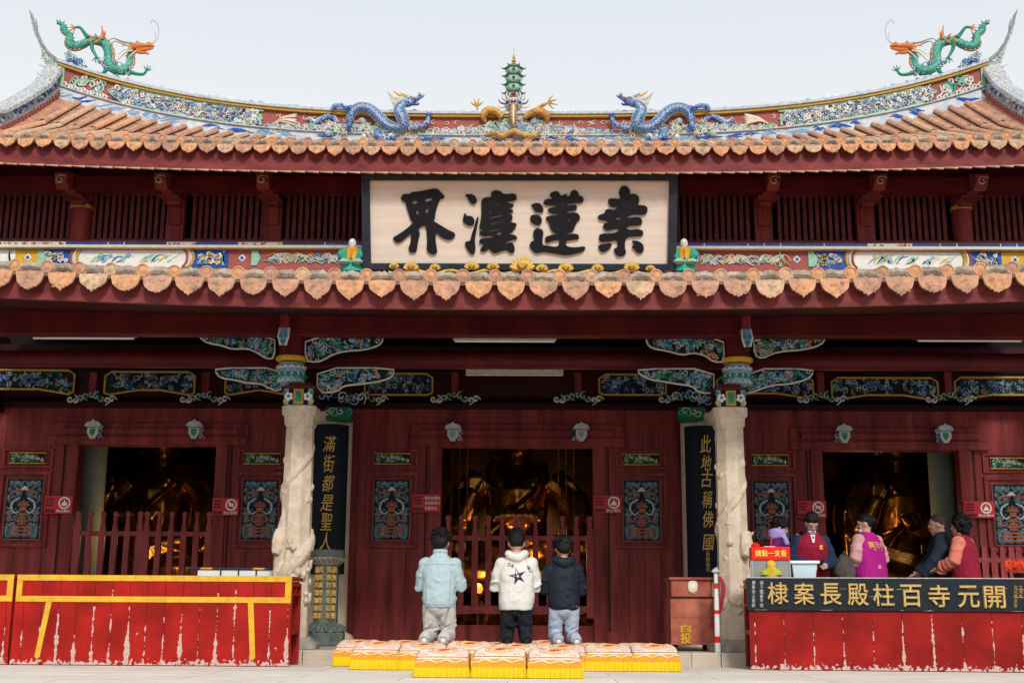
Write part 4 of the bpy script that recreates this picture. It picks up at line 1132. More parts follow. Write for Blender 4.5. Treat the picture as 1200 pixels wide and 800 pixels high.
CH = [
 (450, [[(150,160),(175,122),(230,128),(245,108),(300,105),(380,90),(465,75),(500,110),(535,150),(520,165),(495,165),(470,220),(450,290),(445,350),(415,350),(470,385),(560,440),(635,475),(590,530),(530,520),(490,490),(450,455),(450,520),(455,580),(465,625),(455,650),(410,655),(375,620),(375,590),(380,540),(378,480),(372,410),(345,395),(290,435),(315,465),(300,520),(290,570),(285,620),(262,640),(225,635),(212,605),(230,560),(240,500),(235,465),(180,515),(140,548),(105,552),(80,520),(80,505),(150,465),(210,420),(265,370),(240,360),(225,310),(205,250),(190,190),(165,185)],
   [(245,190),(295,180),(300,200),(260,218)],[(360,170),(425,155),(428,178),(365,198)],[(275,272),(305,265),(308,300),(285,305)],[(362,258),(395,252),(398,280),(365,294)]]),
 (450, [[(708,135),(760,125),(800,145),(818,185),(800,215),(770,210),(745,185),(735,150)],[(710,290),(725,320),(770,320),(795,350),(790,390),(760,405),(715,390),(692,360),(700,325)],
   [(825,320),(830,350),(815,420),(805,480),(795,530),(802,600),(795,650),(765,655),(735,620),(715,580),(712,545),(760,540),(768,490),(790,430),(805,370)],
   [(855,180),(890,158),(950,155),(940,120),(965,97),(1020,100),(1050,135),(1150,122),(1165,155),(1160,185),(1075,195),(1085,208),(1140,215),(1130,245),(1075,255),(1138,270),(1125,290),(1085,300),(1130,315),(1125,360),(1085,368),(1160,385),(1165,400),(1140,440),(1120,465),(1080,480),(1160,490),(1172,525),(1110,530),(1070,550),(1060,570),(1120,550),(1145,580),(1148,640),(1110,645),(1080,615),(1040,625),(1000,640),(970,650),(940,625),(920,600),(885,635),(845,625),(850,605),(885,570),(845,560),(835,535),(860,518),(930,515),(980,495),(920,490),(880,500),(840,480),(840,455),(880,440),(835,430),(845,390),(855,330),(860,260)],
   [(922,212),(945,205),(945,220),(925,225)],[(920,275),(945,272),(945,290),(920,292)],[(1000,205),(1020,205),(1015,225),(1000,222)],[(915,333),(1060,305),(1062,318),(920,348)],[(925,388),(1000,370),(1070,360),(1068,370),(1000,382),(935,400)],[(895,450),(1055,425),(1055,436),(905,463)],[(985,472),(1030,455),(1038,488),(990,488)],[(1000,603),(1058,576),(1060,586),(1012,608)]]),
 (610, [[(90,225),(130,207),(170,210),(198,250),(200,285),(165,290),(125,278),(110,245)],[(95,312),(160,312),(190,350),(175,400),(130,400),(95,375),(85,345)],
   [(150,425),(195,445),(200,480),(190,530),(195,580),(240,585),(335,598),(345,540),(345,530),(290,535),(235,558),(218,540),(220,510),(250,495),(345,478),(345,470),(290,470),(265,430),(250,380),(222,345),(230,325),(340,315),(340,300),(290,305),(255,290),(235,260),(320,240),(310,225),(250,232),(205,215),(200,205),(225,172),(290,175),(255,145),(265,120),(320,103),(345,130),(350,150),(410,125),(390,150),(435,150),(440,110),(475,93),(505,115),(510,148),(550,155),(550,205),(500,208),(415,212),(405,235),(470,222),(495,235),(490,272),(405,280),(405,300),(490,292),(520,320),(520,355),(490,375),(475,420),(455,465),(400,475),(400,490),(505,475),(518,525),(440,532),(398,540),(398,590),(480,602),(575,588),(560,630),(500,650),(400,668),(330,655),(240,640),(190,635),(150,650),(115,635),(78,585),(95,545),(130,540),(112,500),(115,450)],
   [(365,200),(380,195),(385,215),(370,218)],[(305,375),(335,370),(335,382),(308,386)],[(412,350),(432,347),(432,368),(412,370)],[(318,418),(340,415),(338,432),(320,436)],[(405,405),(422,402),(418,425),(406,430)]]),
 (610, [[(915,60),(945,80),(960,115),(950,140),(1000,130),(1035,155),(1040,200),(1020,230),(1110,235),(1112,300),(1070,315),(1000,308),(940,325),(930,345),(1050,332),(1070,370),(1060,408),(935,410),(930,450),(1070,438),(1082,500),(1000,503),(925,508),(915,600),(932,640),(915,672),(860,678),(835,650),(825,610),(858,605),(858,535),(780,545),(705,552),(690,520),(700,480),(800,478),(862,465),(862,430),(810,440),(750,455),(718,400),(790,375),(740,362),(690,355),(678,320),(745,300),(742,275),(770,262),(810,275),(850,262),(850,242),(800,250),(770,215),(770,175),(820,170),(860,180),(880,155),(860,130),(870,85),(890,65)],
   [(925,235),(942,222),(942,245),(925,255)],[(832,350),(850,335),(890,345),(885,358),(840,360)],
   [(685,580),(745,570),(805,560),(795,600),(750,635),(715,640),(695,615)],[(985,540),(1040,545),(1080,575),(1088,620),(1070,650),(1030,650),(1010,620),(980,595),(1005,580),(995,560)]])]
for ox, pols in CH:
    cu = bpy.data.curves.new('c', 'CURVE'); cu.dimensions = '2D'; cu.fill_mode = 'BOTH'; cu.extrude = .014; cu.bevel_depth = .004
    for p in pols:
        q = []
        for (x, y) in smooth_poly(p, 1):
            px = ox+x/7.5; py = 210+y/7.5; py -= (px-606)*.006
            X = PX(px, 258, YT)-(xa+xb)/2; 
            v_ = (314-py)/(314-204); q.append((X, v_*Hh))
        sp_ = cu.splines.new('POLY'); sp_.points.add(len(q)-1); sp_.use_cyclic_u = True
        for i, (a, b2) in enumerate(q): sp_.points[i].co = (a, b2, 0, 1)
    o = bpy.data.objects.new('c', cu); COL.objects.link(o)
    me = bpy.data.meshes.new_from_object(o.evaluated_get(bpy.context.evaluated_depsgraph_get()))
    mm = MB(); mm.add([(v.co.x, -.018-v.co.z, v.co.y) for v in me.vertices], [tuple(p.vertices) for p in me.polygons], ink)
    bpy.data.objects.remove(o); bpy.data.curves.remove(cu); bpy.data.meshes.remove(me)
    mm.move(M4); mm.build('character', pq)
lt = MB(); random.seed(4)
gy = mat('gilt lotus wood', (.66, .45, .11), .45, .25, 12)
def lotus(mb, px, py, k):
    k *= .8; py -= .6
    X, Z = P(px, py, 19.15)
    for i in range(9):
        q = math.pi*(.08+.84*i/8); c = math.cos(q)*k; sn = math.sin(q)*k
        mb.tube(crom([(X+c*.04, 19.15, Z), (X+c*.16, 19.11, Z+sn*.10), (X+c*.26, 19.09, Z+sn*.26)], 3), interp([.03*k,.065*k,.02*k], 3), gy, 6)
    for i in range(5):
        q = math.pi*(.25+.5*i/4); mb.tube([(X,19.07,Z+.02*k),(X+math.cos(q)*.10*k,19.05,Z+.10*k),(X+math.cos(q)*.13*k,19.07,Z+math.sin(q)*.20*k)], [.03*k,.05*k,.006], gy, 6)
for px, py, k in ((612,317,1.0),(482,317,.62),(553,316,.6),(663,318,.62),(740,317,.62),(578,316,.5),(635,318,.5),(462,315,.4),(762,318,.4),(510,317,.45),(700,318,.5)): lotus(lt, px, py, k)
pts = []
for i in range(60): px = 455+i*5.3; X, Z = P(px, 318+2.0*math.sin(i*.8), 19.12); pts.append((X, 19.15, Z))
lt.tube(pts, .022, gy, 6); lt.build('lotus_carving', pq, smooth=True)

# ceramic figurines at both ends of the board
for px, side in ((413, 'left'), (801.5, 'right')):
    X = PX(px, 295, 19.300); zf_, zh = PZ(310, 19.300, px), PZ(281, 19.300, px)
    zf_ -= .02; H = zh-zf_; r = thing('ceramic_figurine', 'small seated ceramic figure in yellow vest at the %s end of the name board' % side, 'figurine', (X, 19.300, zf_-.1), group='figurines beside the name board')
    m = MB(); m.lathe([(.18,-.1),(.19,0),(.15,H*.2),(.10,H*.45),(.115,H*.62),(.05,H*.72),(.045,H*.76)], (X,19.300,zf_), turq, 14, sy=.6)
    for s in (-1,1):
        m.tube(crom([(X+s*.12,19.300,zf_+H*.6),(X+s*.17,19.250,zf_+H*.4),(X+s*.12,19.150,zf_+H*.28)],3), interp([.05,.07,.05],3), turq, 7)
        m.tube(crom([(X+s*.17,19.270,zf_+H*.42),(X+s*.20,19.290,zf_+H*.25),(X+s*.17,19.250,zf_+H*.1)],3), .04, lblue, 6)
        m.ell((X+s*.1,19.170,zf_+H*.08),(.1,.09,.05),mint,8,5)
    m.build('robe', r, smooth=True)
    v_ = MB(); v_.lathe([(.125,H*.22),(.11,H*.45),(.125,H*.60),(.07,H*.69)], (X,19.290,zf_), yel, 14, sy=.68); v_.box(X-.012,X+.012,19.170,19.190,zf_+H*.24,zf_+H*.6,orange); v_.build('vest', r, smooth=True)
    h = MB(); h.ell((X,19.280,zf_+H*.84),(.065,.065,.085),whitep,12,8)
    h.ell((X,19.300,zf_+H*.90),(.068,.068,.065),dkp,10,6); h.ell((X,19.290,zf_+H*.99),(.03,.03,.03),dkp,8,5)
    for s in (-1,1): h.ell((X+s*.025,19.218,zf_+H*.85),(.009,.006,.006),dkp,6,4)
    h.ell((X,19.215,zf_+H*.8),(.014,.006,.006),pink,6,4)
    h.build('head', r, smooth=True)

# ================================================================== STONE COLUMNS
random.seed(21)
for k, X in enumerate(COLX):
    zc = PZ(500, YC); zt2 = PZ(478, YC)
    r = thing('carved_stone_column', ('pale granite column with coiled dragon carving at the end of the plain red counter', 'pale granite column with faint dragon carving beside the red donation box')[k], 'column', (X, YC, ZP), group='carved columns at the front of the porch')
    m = MB(); m.lathe([(.20, ZP+.1), (.188, ZP+1.2), (.172, zc)], (X, YC, 0), stone, 8, ph=math.pi/8); m.build('shaft', r, bevel=.01)
    c = MB(); h = zt2-zc
    def sq(a, z, ch=.05): return [(X-a+ch,YC-a,z),(X+a-ch,YC-a,z),(X+a,YC-a+ch,z),(X+a,YC+a-ch,z),(X+a-ch,YC+a,z),(X-a+ch,YC+a,z),(X-a,YC+a-ch,z),(X-a,YC-a+ch,z)]
    c.loft([sq(.15, zc-.03), sq(.172, zc+.01), sq(.176, zc+h*.42), sq(.20, zc+h*.5), sq(.205, zt2-.01), sq(.19, zt2)], stone); c.build('capital', r, bevel=.008)
    c = MB(); c.lathe([(.34, ZP-.0), (.34, ZP+.06), (.27, ZP+.10), (.24, ZP+.14)], (X, YC, 0), stone_d, 8, ph=math.pi/8); c.build('base', r, bevel=.01)
    d = MB(); pts = []; rad = []
    n = 70; turns = 1.9
    for i in range(n):
        t = i/(n-1); z = ZP+.55+2.1*t; q = (2.4 if k == 0 else 4.4)+turns*2*math.pi*t; rr = .150-.01*t
        pts.append((X+rr*math.cos(q), YC+rr*math.sin(q), z)); rad.append((.085*(1-t)**.6+.02) if k == 0 else (.055*(1-t)**.5+.02))
    d.tube(pts, rad, stone, 8)
    for i in range(30 if k == 0 else 16):   # clouds, waves, claws packed low on the shaft
        q = random.uniform(math.pi*.9, math.pi*2.1); z = ZP+.42+abs(random.gauss(0, .38)); rr = .185
        a = (X+rr*math.cos(q), YC+rr*math.sin(q), z); L = random.uniform(.05,.13)
        d.tube([a, (a[0]-.3*L*math.sin(q), a[1]-.02, z+L*.6), (a[0]+.2*L, a[1]-.015, z+L)], [.025,.036,.012], stone, 7)
    for i in range(10):
        q = random.uniform(math.pi*.95, math.pi*2.05); z = ZP+random.uniform(1.0, 2.5); rr = .150
        d.ell((X+rr*math.cos(q), YC+rr*math.sin(q), z), (.05,.04,.06), stone, 7, 5)
    # head
    q = 3.7 if k == 0 else 5.4; hx, hy, hz = X+.21*math.cos(q), YC+.21*math.sin(q), ZP+1.18
    d.tube([(X+.2*math.cos(q), YC+.2*math.sin(q), hz+.2), (hx, hy, hz+.05), (hx-.02, hy-.05, hz-.1)], [.06,.09,.05], stone, 8)
    d.tube([(hx,hy,hz+.08),(hx+.1,hy+.03,hz+.2)], [.03,.01], stone, 5)
    if k == 0: d.tube([(X-.13,YC-.08,ZP+.4),(X-.16,YC-.07,ZP+.8),(X-.15,YC-.08,ZP+1.3),(X-.12,YC-.08,ZP+1.65)], [.05,.09,.08,.03], stone, 8)
    organic('dragon_carving', d, [stone], r, voxel=.012, smooth=2, disp=.02, dscale=.05, seed=k)

# inner round columns with couplet boards
boardm = mat('blue black lacquer', (.006, .010, .018), .45, .3, 5, .1, spec=.12)
ginks = mat('gold brushed writing', (.72, .46, .12), .4, .2, 20)
YN = 17.5
for k, (p0, p1, s, lab) in enumerate(((363, 406, '滿街都是聖人', 'long dark board with gold writing on the left inner column, above the green stone pedestal'),
                                   (804, 846, '此地古稱佛國', 'long dark board with gold writing on the right inner column, behind the donation box'))):
    xa_, xb_ = PX(p0, 580, YN-.25), PX(p1, 580, YN-.25); Xc = (xa_+xb_)/2; Rr = (xb_-xa_)/2+.03
    cc = MB(); cc.lathe([(.40, ZP), (.40, ZP+.05), (.36, ZP+.12), (.28, ZP+.16), (.275, PZ(495, YN-.25)+.15)], (Xc, YN, 0), stone, 24)
    c_ = cc.build('round_stone_column', None, smooth=True); tag(c_, 'smooth round stone column behind the %s dark writing board' % ('left' if k == 0 else 'right'), 'column', 'inner stone columns')
    zt3 = PZ(497 if k == 0 else 499, YN-.3, p0); zb3 = PZ(672 if k == 0 else 680, YN-.3, p0)
    r = thing('couplet_board', lab, 'writing board', (Xc, YN-.3, zb3), group='couplet boards on the inner columns')
    Rb = .33; hw = (xb_-xa_)/2; b = MB(); f_ = []; bk = []
    n = 12
    prof = []
    for i in range(n+1):
        x = -hw+2*hw*i/n; y = -math.sqrt(max(Rb*Rb-x*x, 0)); prof.append((Xc+x, YN+y))
    rings = [[(x, y, z) for x, y in prof]+[(Xc+(x-Xc)*.93, YN+(y-YN)*.93, z) for x, y in prof[::-1]] for z in (zb3, zt3)]
    b.loft(rings, boardm); b.build('board', r, smooth=True)
    tm = MB(); dx = PX(385 if k == 0 else 828, 580, YN)-PX((p0+p1)/2, 580, YN)
    ys = (520, 543, 566, 589, 611, 634) if k == 0 else (520, 542, 561, 585, 608, 635)
    for ch, py in zip(s, ys):
        z = PZ(py, YN-.3, p0)
        def fx(x, y, z2, Xc=Xc): 
            t = x-Xc; return x, YN-math.sqrt(max(Rb*Rb-t*t, .001))-.006+(y-(YN-.33)), z2
        put_text(tm, ch, Xc+dx*.95, YN-.33, z, .15+random.uniform(-.015,.015), .23+random.uniform(-.02,.02), ginks, off=0, depth=.004, shear=random.uniform(.06,.2), fx=fx)
    if k == 1:
        for i, ch in enumerate('古佛國書印'): put_text(tm, ch, Xc+dx-.02, YN-.335, PZ(643+i*6, YN-.3, p0), .05, .06, ginks, off=0, depth=.004)
    tm.build('writing', r)
    g = MB(); g.prism([(Xc-.1,zt3+.005),(Xc-.06,zt3+.07),(Xc,zt3+.10),(Xc+.06,zt3+.07),(Xc+.1,zt3+.005)], YN-.34, YN-.29, stone_d); g.build('lotus_hook', r)

# green stone pedestal pillar
Xg = PX(381.5, 700, 16.5); Yg = 16.55; zt4 = PZ(645, Yg, 381)
r = thing('stone_sutra_pillar', 'short octagonal green stone pillar with gold inscription on a lotus base', 'stone pillar', (Xg, Yg, ZP))
def zz4(py): return PZ(py, Yg-.2, 381)
m = MB(); m.lathe([(.26, ZP), (.27, ZP+.01), (.27, zz4(741)), (.25, zz4(740))], (Xg, Yg, 0), gstone, 8, ph=math.pi/8); m.build('foot', r, bevel=.01)
m = MB(); m.lathe([(.25, zz4(740)), (.24, zz4(737)), (.18, zz4(733)), (.165, zz4(731))], (Xg, Yg, 0), gstone, 16)
for j in range(14):
    q = 2*math.pi*j/14; m.tube([(Xg+.17*math.cos(q), Yg+.17*math.sin(q), zz4(732)), (Xg+.235*math.cos(q), Yg+.235*math.sin(q), zz4(736.5)), (Xg+.265*math.cos(q), Yg+.265*math.sin(q), zz4(740))], [.03,.045,.015], gstone, 6)
m.build('lotus_base', r, smooth=True)
m = MB(); m.lathe([(.165, zz4(732)), (.155, zz4(660))], (Xg, Yg, 0), gstone, 8, ph=math.pi/8); m.build('shaft', r, bevel=.004)
m = MB(); m.lathe([(.16, zz4(661)), (.20, zz4(656)), (.235, zz4(653)), (.23, zz4(652))], (Xg, Yg, 0), stone_d, 24)
for j in range(20):
    q = 2*math.pi*j/20; m.tube([(Xg+.16*math.cos(q), Yg+.16*math.sin(q), zz4(660)), (Xg+.225*math.cos(q), Yg+.225*math.sin(q), zz4(653.5))], [.012,.03], stone_d, 5)
m.lathe([(.225, zz4(652)), (.235, zz4(651)), (.235, zt4), (.22, zt4+.01)], (Xg, Yg, 0), gstone, 8, ph=math.pi/8); m.build('cap', r)
tm = MB()
for col, s in ((-.055, '南無廣博身如來'), (.055, '南無妙色身如來')):
    for i, ch in enumerate(s): put_text(tm, ch, Xg+col*.95, Yg-.150, zz4(667+i*9), .062, .080, ginks, off=.02, depth=.008)
tm2 = MB()
for sgn in (-1, 1):
    for i, ch in enumerate('南無多寶如來佛'):
        k0 = len(tm.v); put_text(tm, ch, 0, 0, 0, .06, .078, ginks, off=.02, depth=.008)
        Mx = Matrix.Translation((Xg, Yg, zz4(667+i*9))) @ Matrix.Rotation(sgn*math.pi/4, 4, 'Z') @ Matrix.Translation((0, -.150, 0))
        for q in range(k0, len(tm.v)): tm.v[q] = tuple(Mx @ Vector(tm.v[q]))
tm.build('inscription', r)

# ================================================================== LIGHTS UNDER THE EAVE
tubem = mat('white lamp tube', (.80, .80, .76), .4, .05, 5, 0); hous = mat('white lamp housing', (.66, .64, .60), .5, .1, 5, 0)
for (a, b, y, Y, lab) in ((38, 160, 394, 14.95, 'long white tube light under the beam at the left of the photo'), (531, 652, 397.5, 14.95, 'long white tube light under the beam, above the middle door'),
                      (1073, 1198, 397, 14.95, 'long white tube light under the beam at the right of the photo'), (546, 660, 437, 16.6, 'dim beige tube light deeper in the porch above the middle door')):
    X0, X1 = PX(a, y, Y), PX(b, y, Y); z = PZ(y, Y, (a+b)/2); deep = Y > 16
    r = thing('tube_light', lab, 'tube light', ((X0+X1)/2, Y, z+.05), group=None if deep else 'tube lights under the front beam')
    m = MB(); hh_ = .045 if not deep else .05
    m.box(X0, X1, Y-.03, Y+.05, z-.005 if not deep else z-.03, z+hh_, hous if not deep else cream); m.box(X0+.1, X0+.14, Y-.02, Y+.02, z+hh_, z+.2, steel); m.box(X1-.14, X1-.1, Y-.02, Y+.02, z+hh_, z+.2, steel)
    m.build('housing', r, bevel=.004)
    t = MB(); t.tube([(X0+.03, Y-.02, z-.026), (X1-.03, Y-.02, z-.026)], .016, tubem if not deep else cream, 8)
    for x in (X0+.02, X1-.04): t.box(x, x+.02, Y-.035, Y-.005, z-.04, z-.006, hous)
    t.build('tube', r, smooth=True)

# ================================================================== PICKET GATES
gatem = mat('worn maroon gate paint', (.27, .055, .055), .5, .4, 5, .3, stretch=(2, 1, .5), col2=(.16, .025, .028))
def picket_gate(X0, X1, ztop, zrail, zlow, zbot, Y, n, lab, root_name='picket_gate'):
    r = thing(root_name, lab, 'gate', ((X0+X1)/2, Y, zbot), group='low picket gates across the doorways')
    Xm = (X0+X1)/2; w = (X1-X0)/2
    for s in (-1, 1):
        L = MB(); a, b = (X0, Xm-.004) if s < 0 else (Xm+.004, X1)
        L.box(a+.085, b-.085, Y-.02, Y+.02, zrail-.045, zrail+.02, gatem); L.box(a+.085, b-.085, Y-.02, Y+.02, zlow-.05, zlow+.03, gatem)
        L.prism([(a+.1,zlow-.051),(b-.1,zlow-.051),(b-.18,zlow-.09),(Xm if False else (a+b)/2,zlow-.075),(a+.18,zlow-.09)], Y-.012, Y+.012, gatem)
        lf = L.build('gate_leaf', r, bevel=.005)
        def post(x, wd, foot):
            p = MB(); h = ztop
            p.box(x-wd, x+wd, Y-.03, Y+.03, foot, zrail+.03, gatem)
            p.prism([(x-wd*.85,zrail+.031),(x+wd*.85,zrail+.031),(x+wd*.8,zrail+.10),(x+wd*.55,zrail+.125),(x+wd*.62,ztop-.06),(x+wd*.85,ztop-.045),(x+wd*.75,ztop-.015),(x+wd*.3,ztop),(x-wd*.3,ztop),(x-wd*.75,ztop-.015),(x-wd*.85,ztop-.045),(x-wd*.62,ztop-.06),(x-wd*.55,zrail+.125),(x-wd*.8,zrail+.10)], Y-.028, Y+.028, gatem)
            return p
        po = post(a+.045, .050, zlow-.14).build('gate_post', lf, bevel=.004); po = post(b-.045, .050, zlow-.14).build('gate_post', lf, bevel=.004)
        for i in range(n):
            x = a+.04+(b-a-.08)*(i+1)/(n+1)
            post(x, .042, zlow).build('picket', lf, bevel=.004)
def gz(py, Y, px=606): return PZ(py, Y, px)
Yg1 = YW-.02
picket_gate(PX(521, 650, Yg1), PX(695, 650, Yg1), gz(604, Yg1), gz(629, Yg1), gz(712, Yg1), gz(733, Yg1), Yg1, 4, 'low red picket gate closing the middle doorway behind the kneeling men')
picket_gate(PX(85, 650, Yg1), PX(247, 650, Yg1), gz(599, Yg1, 166), gz(624, Yg1, 166), gz(712, Yg1), gz(733, Yg1), Yg1, 4, 'low red picket gate closing the left doorway behind the plain red counter')
# folded gate beyond the right door
picket_gate(PX(1128, 650, YW-.2), PX(1250, 650, YW-.2), gz(640, YW-.2, 1170), gz(655, YW-.2, 1170), gz(712, YW-.2), gz(735, YW-.2), YW-.2, 4, 'low red picket gate folded back against the wall right of the right doorway')

# ================================================================== GILDED BUDDHAS
gilt = mat('gilded statue', (.50, .23, .045), .27, .55, 4, .15, metal=.92, col2=(.10, .04, .012))
random.seed(2)
S = MB(); T = lambda p, r: S.tube(p, r, gilt, 12)
S.ell((0,0,.28), (1.05,.62,.26), gilt, 20, 10)                  # crossed legs
for s in (-1,1):
    T(crom([(s*.35,.1,.35),(s*.95,-.15,.32),(s*.55,-.50,.30),(-s*.2,-.58,.30)],4), interp([.26,.28,.22,.14],4))
    T(crom([(s*.42,0,1.45),(s*.68,-.05,1.15),(s*.74,-.12,.85)],4), interp([.20,.19,.16],4))
    T(crom([(s*.10,.1,1.5),(s*.36,.05,1.5)],2), .2)
    T([(s*.245,-.02,2.05),(s*.255,-.02,1.85)], [.05,.06])
T([(.74,-.12,.85),(.55,-.42,.66),(.18,-.55,.62)], [.16,.13,.09])       # left hand in lap
T([(-.74,-.12,.85),(-.62,-.40,1.0),(-.50,-.46,1.28)], [.16,.13,.085])     # right hand raised
for i in range(4): T([(-.56+.04*i,-.48,1.30),(-.565+.045*i,-.50,1.42),(-.55+.04*i,-.49,1.50-.02*abs(i-1.5))], [.026,.024,.018])
T([(-.44,-.50,1.28),(-.40,-.52,1.38)], [.03,.02])
for i in range(4): T([(.16,-.58-.0*i,.60+.035*i),(-.06,-.60,.60+.035*i)], [.028,.022])
T([(0,0,.3),(0,0,.9),(0,-.02,1.3),(0,.02,1.55)], [.50,.36,.39,.27])
T([(0,0,1.55),(0,-.02,1.80)], [.17,.15]); S.ell((0,-.04,2.05),(.25,.27,.33), gilt, 18, 12); S.ell((0,.02,2.38),(.14,.14,.14), gilt, 12, 8)
S.ell((0,-.30,2.02),(.045,.05,.08), gilt, 8, 6); S.ell((0,-.27,1.90),(.09,.05,.03), gilt, 8, 5)
for k in range(6):   # robe draped diagonally from one shoulder
    T(crom([(.30-.03*k,-.16,1.50-.02*k),(.18-.07*k,-.40,1.22-.05*k),(-.12-.05*k,-.42,.98-.06*k),(-.38,-.26,.86-.07*k)],5), .024)
for s in (-1,1):
    for k in range(6): T(crom([(s*(.30+.1*k),-.60+.08*k,.42),(s*(.45+.1*k),-.62+.10*k,.25),(s*(.40+.08*k),-.60+.08*k,.08)],3), .045)
    for k in range(5): T(crom([(s*(.44+.05*k),-.1-.02*k,1.52-.02*k),(s*(.62+.05*k),-.2,1.1),(s*(.60+.06*k),-.28,.5)],4), .035)
for k in range(11):   # lap drapery
    z = .62-.045*k; T(crom([(-.50-.03*k,-.46,z+.10),(-.2,-.64,z-.02),(.15,-.66,z-.03),(.50+.03*k,-.46,z+.08)],4), .024)
for s in (-1,1):
    for k in range(5): T(crom([(s*(.50+.05*k),-.10,1.50-.03*k),(s*(.60+.05*k),-.26,1.2),(s*(.62+.04*k),-.34,.95),(s*(.56+.05*k),-.42,.70)],4), .026)
for j in range(11):
    q = math.pi*j/10; T([(.12*math.cos(q),-.62,.90),(.26*math.cos(q),-.70,.93+.05*math.sin(q)),(.34*math.cos(q),-.68,1.04+.07*math.sin(q))], [.03,.045,.012])
S.ell((0,-.56,.90), (.20,.12,.13), gilt, 14, 8)
for j in range(9): q = math.pi*(.1+.8*j/8); S.ell((.24*math.cos(q),-.27-.07*math.sin(q),1.50-.20*math.sin(q)), .04, gilt, 8, 6)
def curls(f):
    e = MB()
    for i in range(9):
        ph_ = .15+i*.17
        for j in range(int(6+16*math.sin(min(ph_,1.57)))):
            q = 2*math.pi*(j+i*.5)/int(6+16*math.sin(min(ph_,1.57)))
            if math.sin(q) < -.2 and ph_ > 1.05: continue
            e.ell((.255*math.sin(ph_)*math.cos(q), -.03+.27*math.sin(ph_)*math.sin(q), 2.06+.33*math.cos(ph_)), .028, f, 6, 4)
    return e
statue = None
blue_hair = mat('dark blue hair paint', (.02, .03, .06), .6, .2)
for i, (px, Yb, zb5, sc_, lab) in enumerate(((606, 20.6, PZ(701, 20.6), 1.36, 'large gilded seated Buddha with raised hand in the middle doorway'),
                                  (190, 21.2, PZ(700, 21.2), 1.36, 'gilded seated Buddha in shade inside the left doorway'),
                                  (1052, 21.2, PZ(704, 21.2), 1.36, 'gilded seated Buddha in shade inside the right doorway'))):
    X = PX(px, 600, Yb)
    r = thing('buddha_statue', lab, 'statue', (0,0,0), group='gilded Buddhas inside the hall')
    if statue is None:
        body = organic('statue_body', S, [gilt, blue_hair], None, voxel=.018, smooth=1, disp=.010, dscale=.10, extra=curls(blue_hair)); fit(body, r)
        h = MB()
        h.lathe([(1.15,-.05),(1.25,-.12),(1.05,-.28),(1.0,-.34),(1.15,-.40),(1.2,-.46)], (0,0,0), gilt, 28, sy=.75)
        for j in range(26):
            q = 2*math.pi*j/26
            for zz_, rr_, up in ((-.12,1.12,.12),(-.30,1.10,-.12)):
                h.tube([(rr_*.92*math.cos(q), rr_*.69*math.sin(q), zz_-up*.8), (rr_*1.06*math.cos(q), rr_*.8*math.sin(q), zz_), (rr_*1.0*math.cos(q), rr_*.75*math.sin(q), zz_+up)], [.05,.10,.02], gilt, 6)
        th = h.build('lotus_throne', r, smooth=True)
        ar = MB(); ar.lathe([(1.0,0),(1.06,.02),(1.06,.05),(.98,.07)], (0,0,0), gilt, 40); ar.v = [(x*1.2, .75+z*.6, 1.75+y*1.3) for x, y, z in ar.v]
        for j in range(22):
            q = math.pi*j/21; ar.tube([(1.15*math.cos(q),.72,1.75+1.25*math.sin(q)),(1.35*math.cos(q+.06),.70,1.75+1.5*math.sin(q+.06))],[.07,.01],gilt,5)
        aro = ar.build('halo', r, smooth=True)
        al = MB(); al.box(-1.35,1.35,-.95,1.1,-1.6,-.46,redd)
        for j in range(7): al.box(-1.2+j*.36,-.95+j*.36,-.965,-.951,-1.35,-.75,goldp)
        ped = al.build('altar_base', r, bevel=.01)
        statue = (body, th, aro, ped)
    else:
        for q in statue:
            c = q.copy(); COL.objects.link(c); c.parent = r; c.matrix_parent_inverse = Matrix.Identity(4)
    r.location = (X, Yb, zb5-.05); r.scale = (sc_,)*3
    if i: r.rotation_euler = (0, 0, R(-12 if i == 1 else 12))
for px, nm_ in ((606, 'middle'), (190, 'left'), (1052, 'right')):
    Ysn = 22.4; X = PX(px, 600, Ysn); m = MB(); poly = [(X-2.2, 1.2), (X+2.2, 1.2), (X+2.2, 4.8), (X-2.2, 4.8)]
    m.box(X-2.25, X+2.25, Ysn, Ysn+.08, ZP, 4.88, black); random.seed(px)
    scrolls(m, poly, Ysn-.02, (gilt,), 230, .08, .17, .028, (gilt,))
    tag(m.build('carved_screen', smooth=True), 'dark gilt carved screen behind the Buddha in the %s doorway' % nm_, 'screen', 'gilt screens behind the statues')
# altar lamps: small warm lit lamps in the photo
glow = mat('warm lamp glow', (1, .5, .15), .5, 0, 5, 0, emit=((1, .30, .04), 1.3))
for px, py, Yl, lab in ((560, 690, 19.2, 'small warm altar lamp behind the middle gate, left of the centre kneeling man'), (662, 672, 19.3, 'small warm altar lamp behind the middle gate, above the right kneeling man'), (172, 650, 19.15, 'small warm altar lamp behind the left gate'), (1010, 640, 19.6, 'small warm altar lamp inside the right doorway')):
    X, Z = P(px, py, Yl); r = thing('altar_lamp', lab, 'lamp', (X, Yl, ZP), group='lit altar lamps')
    m = MB(); m.lathe([(.13,ZP),(.13,ZP+.03),(.03,ZP+.06),(.025,Z-.12),(.10,Z-.08),(.11,Z-.06)], (X,Yl,0), gilt, 12); m.build('lamp_stand', r, smooth=True)
    m = MB(); m.lathe([(.05,-.06),(.08,0),(.06,.07),(.01,.09)], (X,Yl,Z), glow, 12); m.build('lamp_glass', r, smooth=True)
    ld = bpy.data.lights.new('altar_glow', 'POINT'); ld.energy = 10; ld.color = (1,.55,.22); ld.shadow_soft_size = .1
    lo = bpy.data.objects.new('altar_glow', ld); COL.objects.link(lo); lo.location = (X, Yl-.1, Z+.25); fit(lo, r)
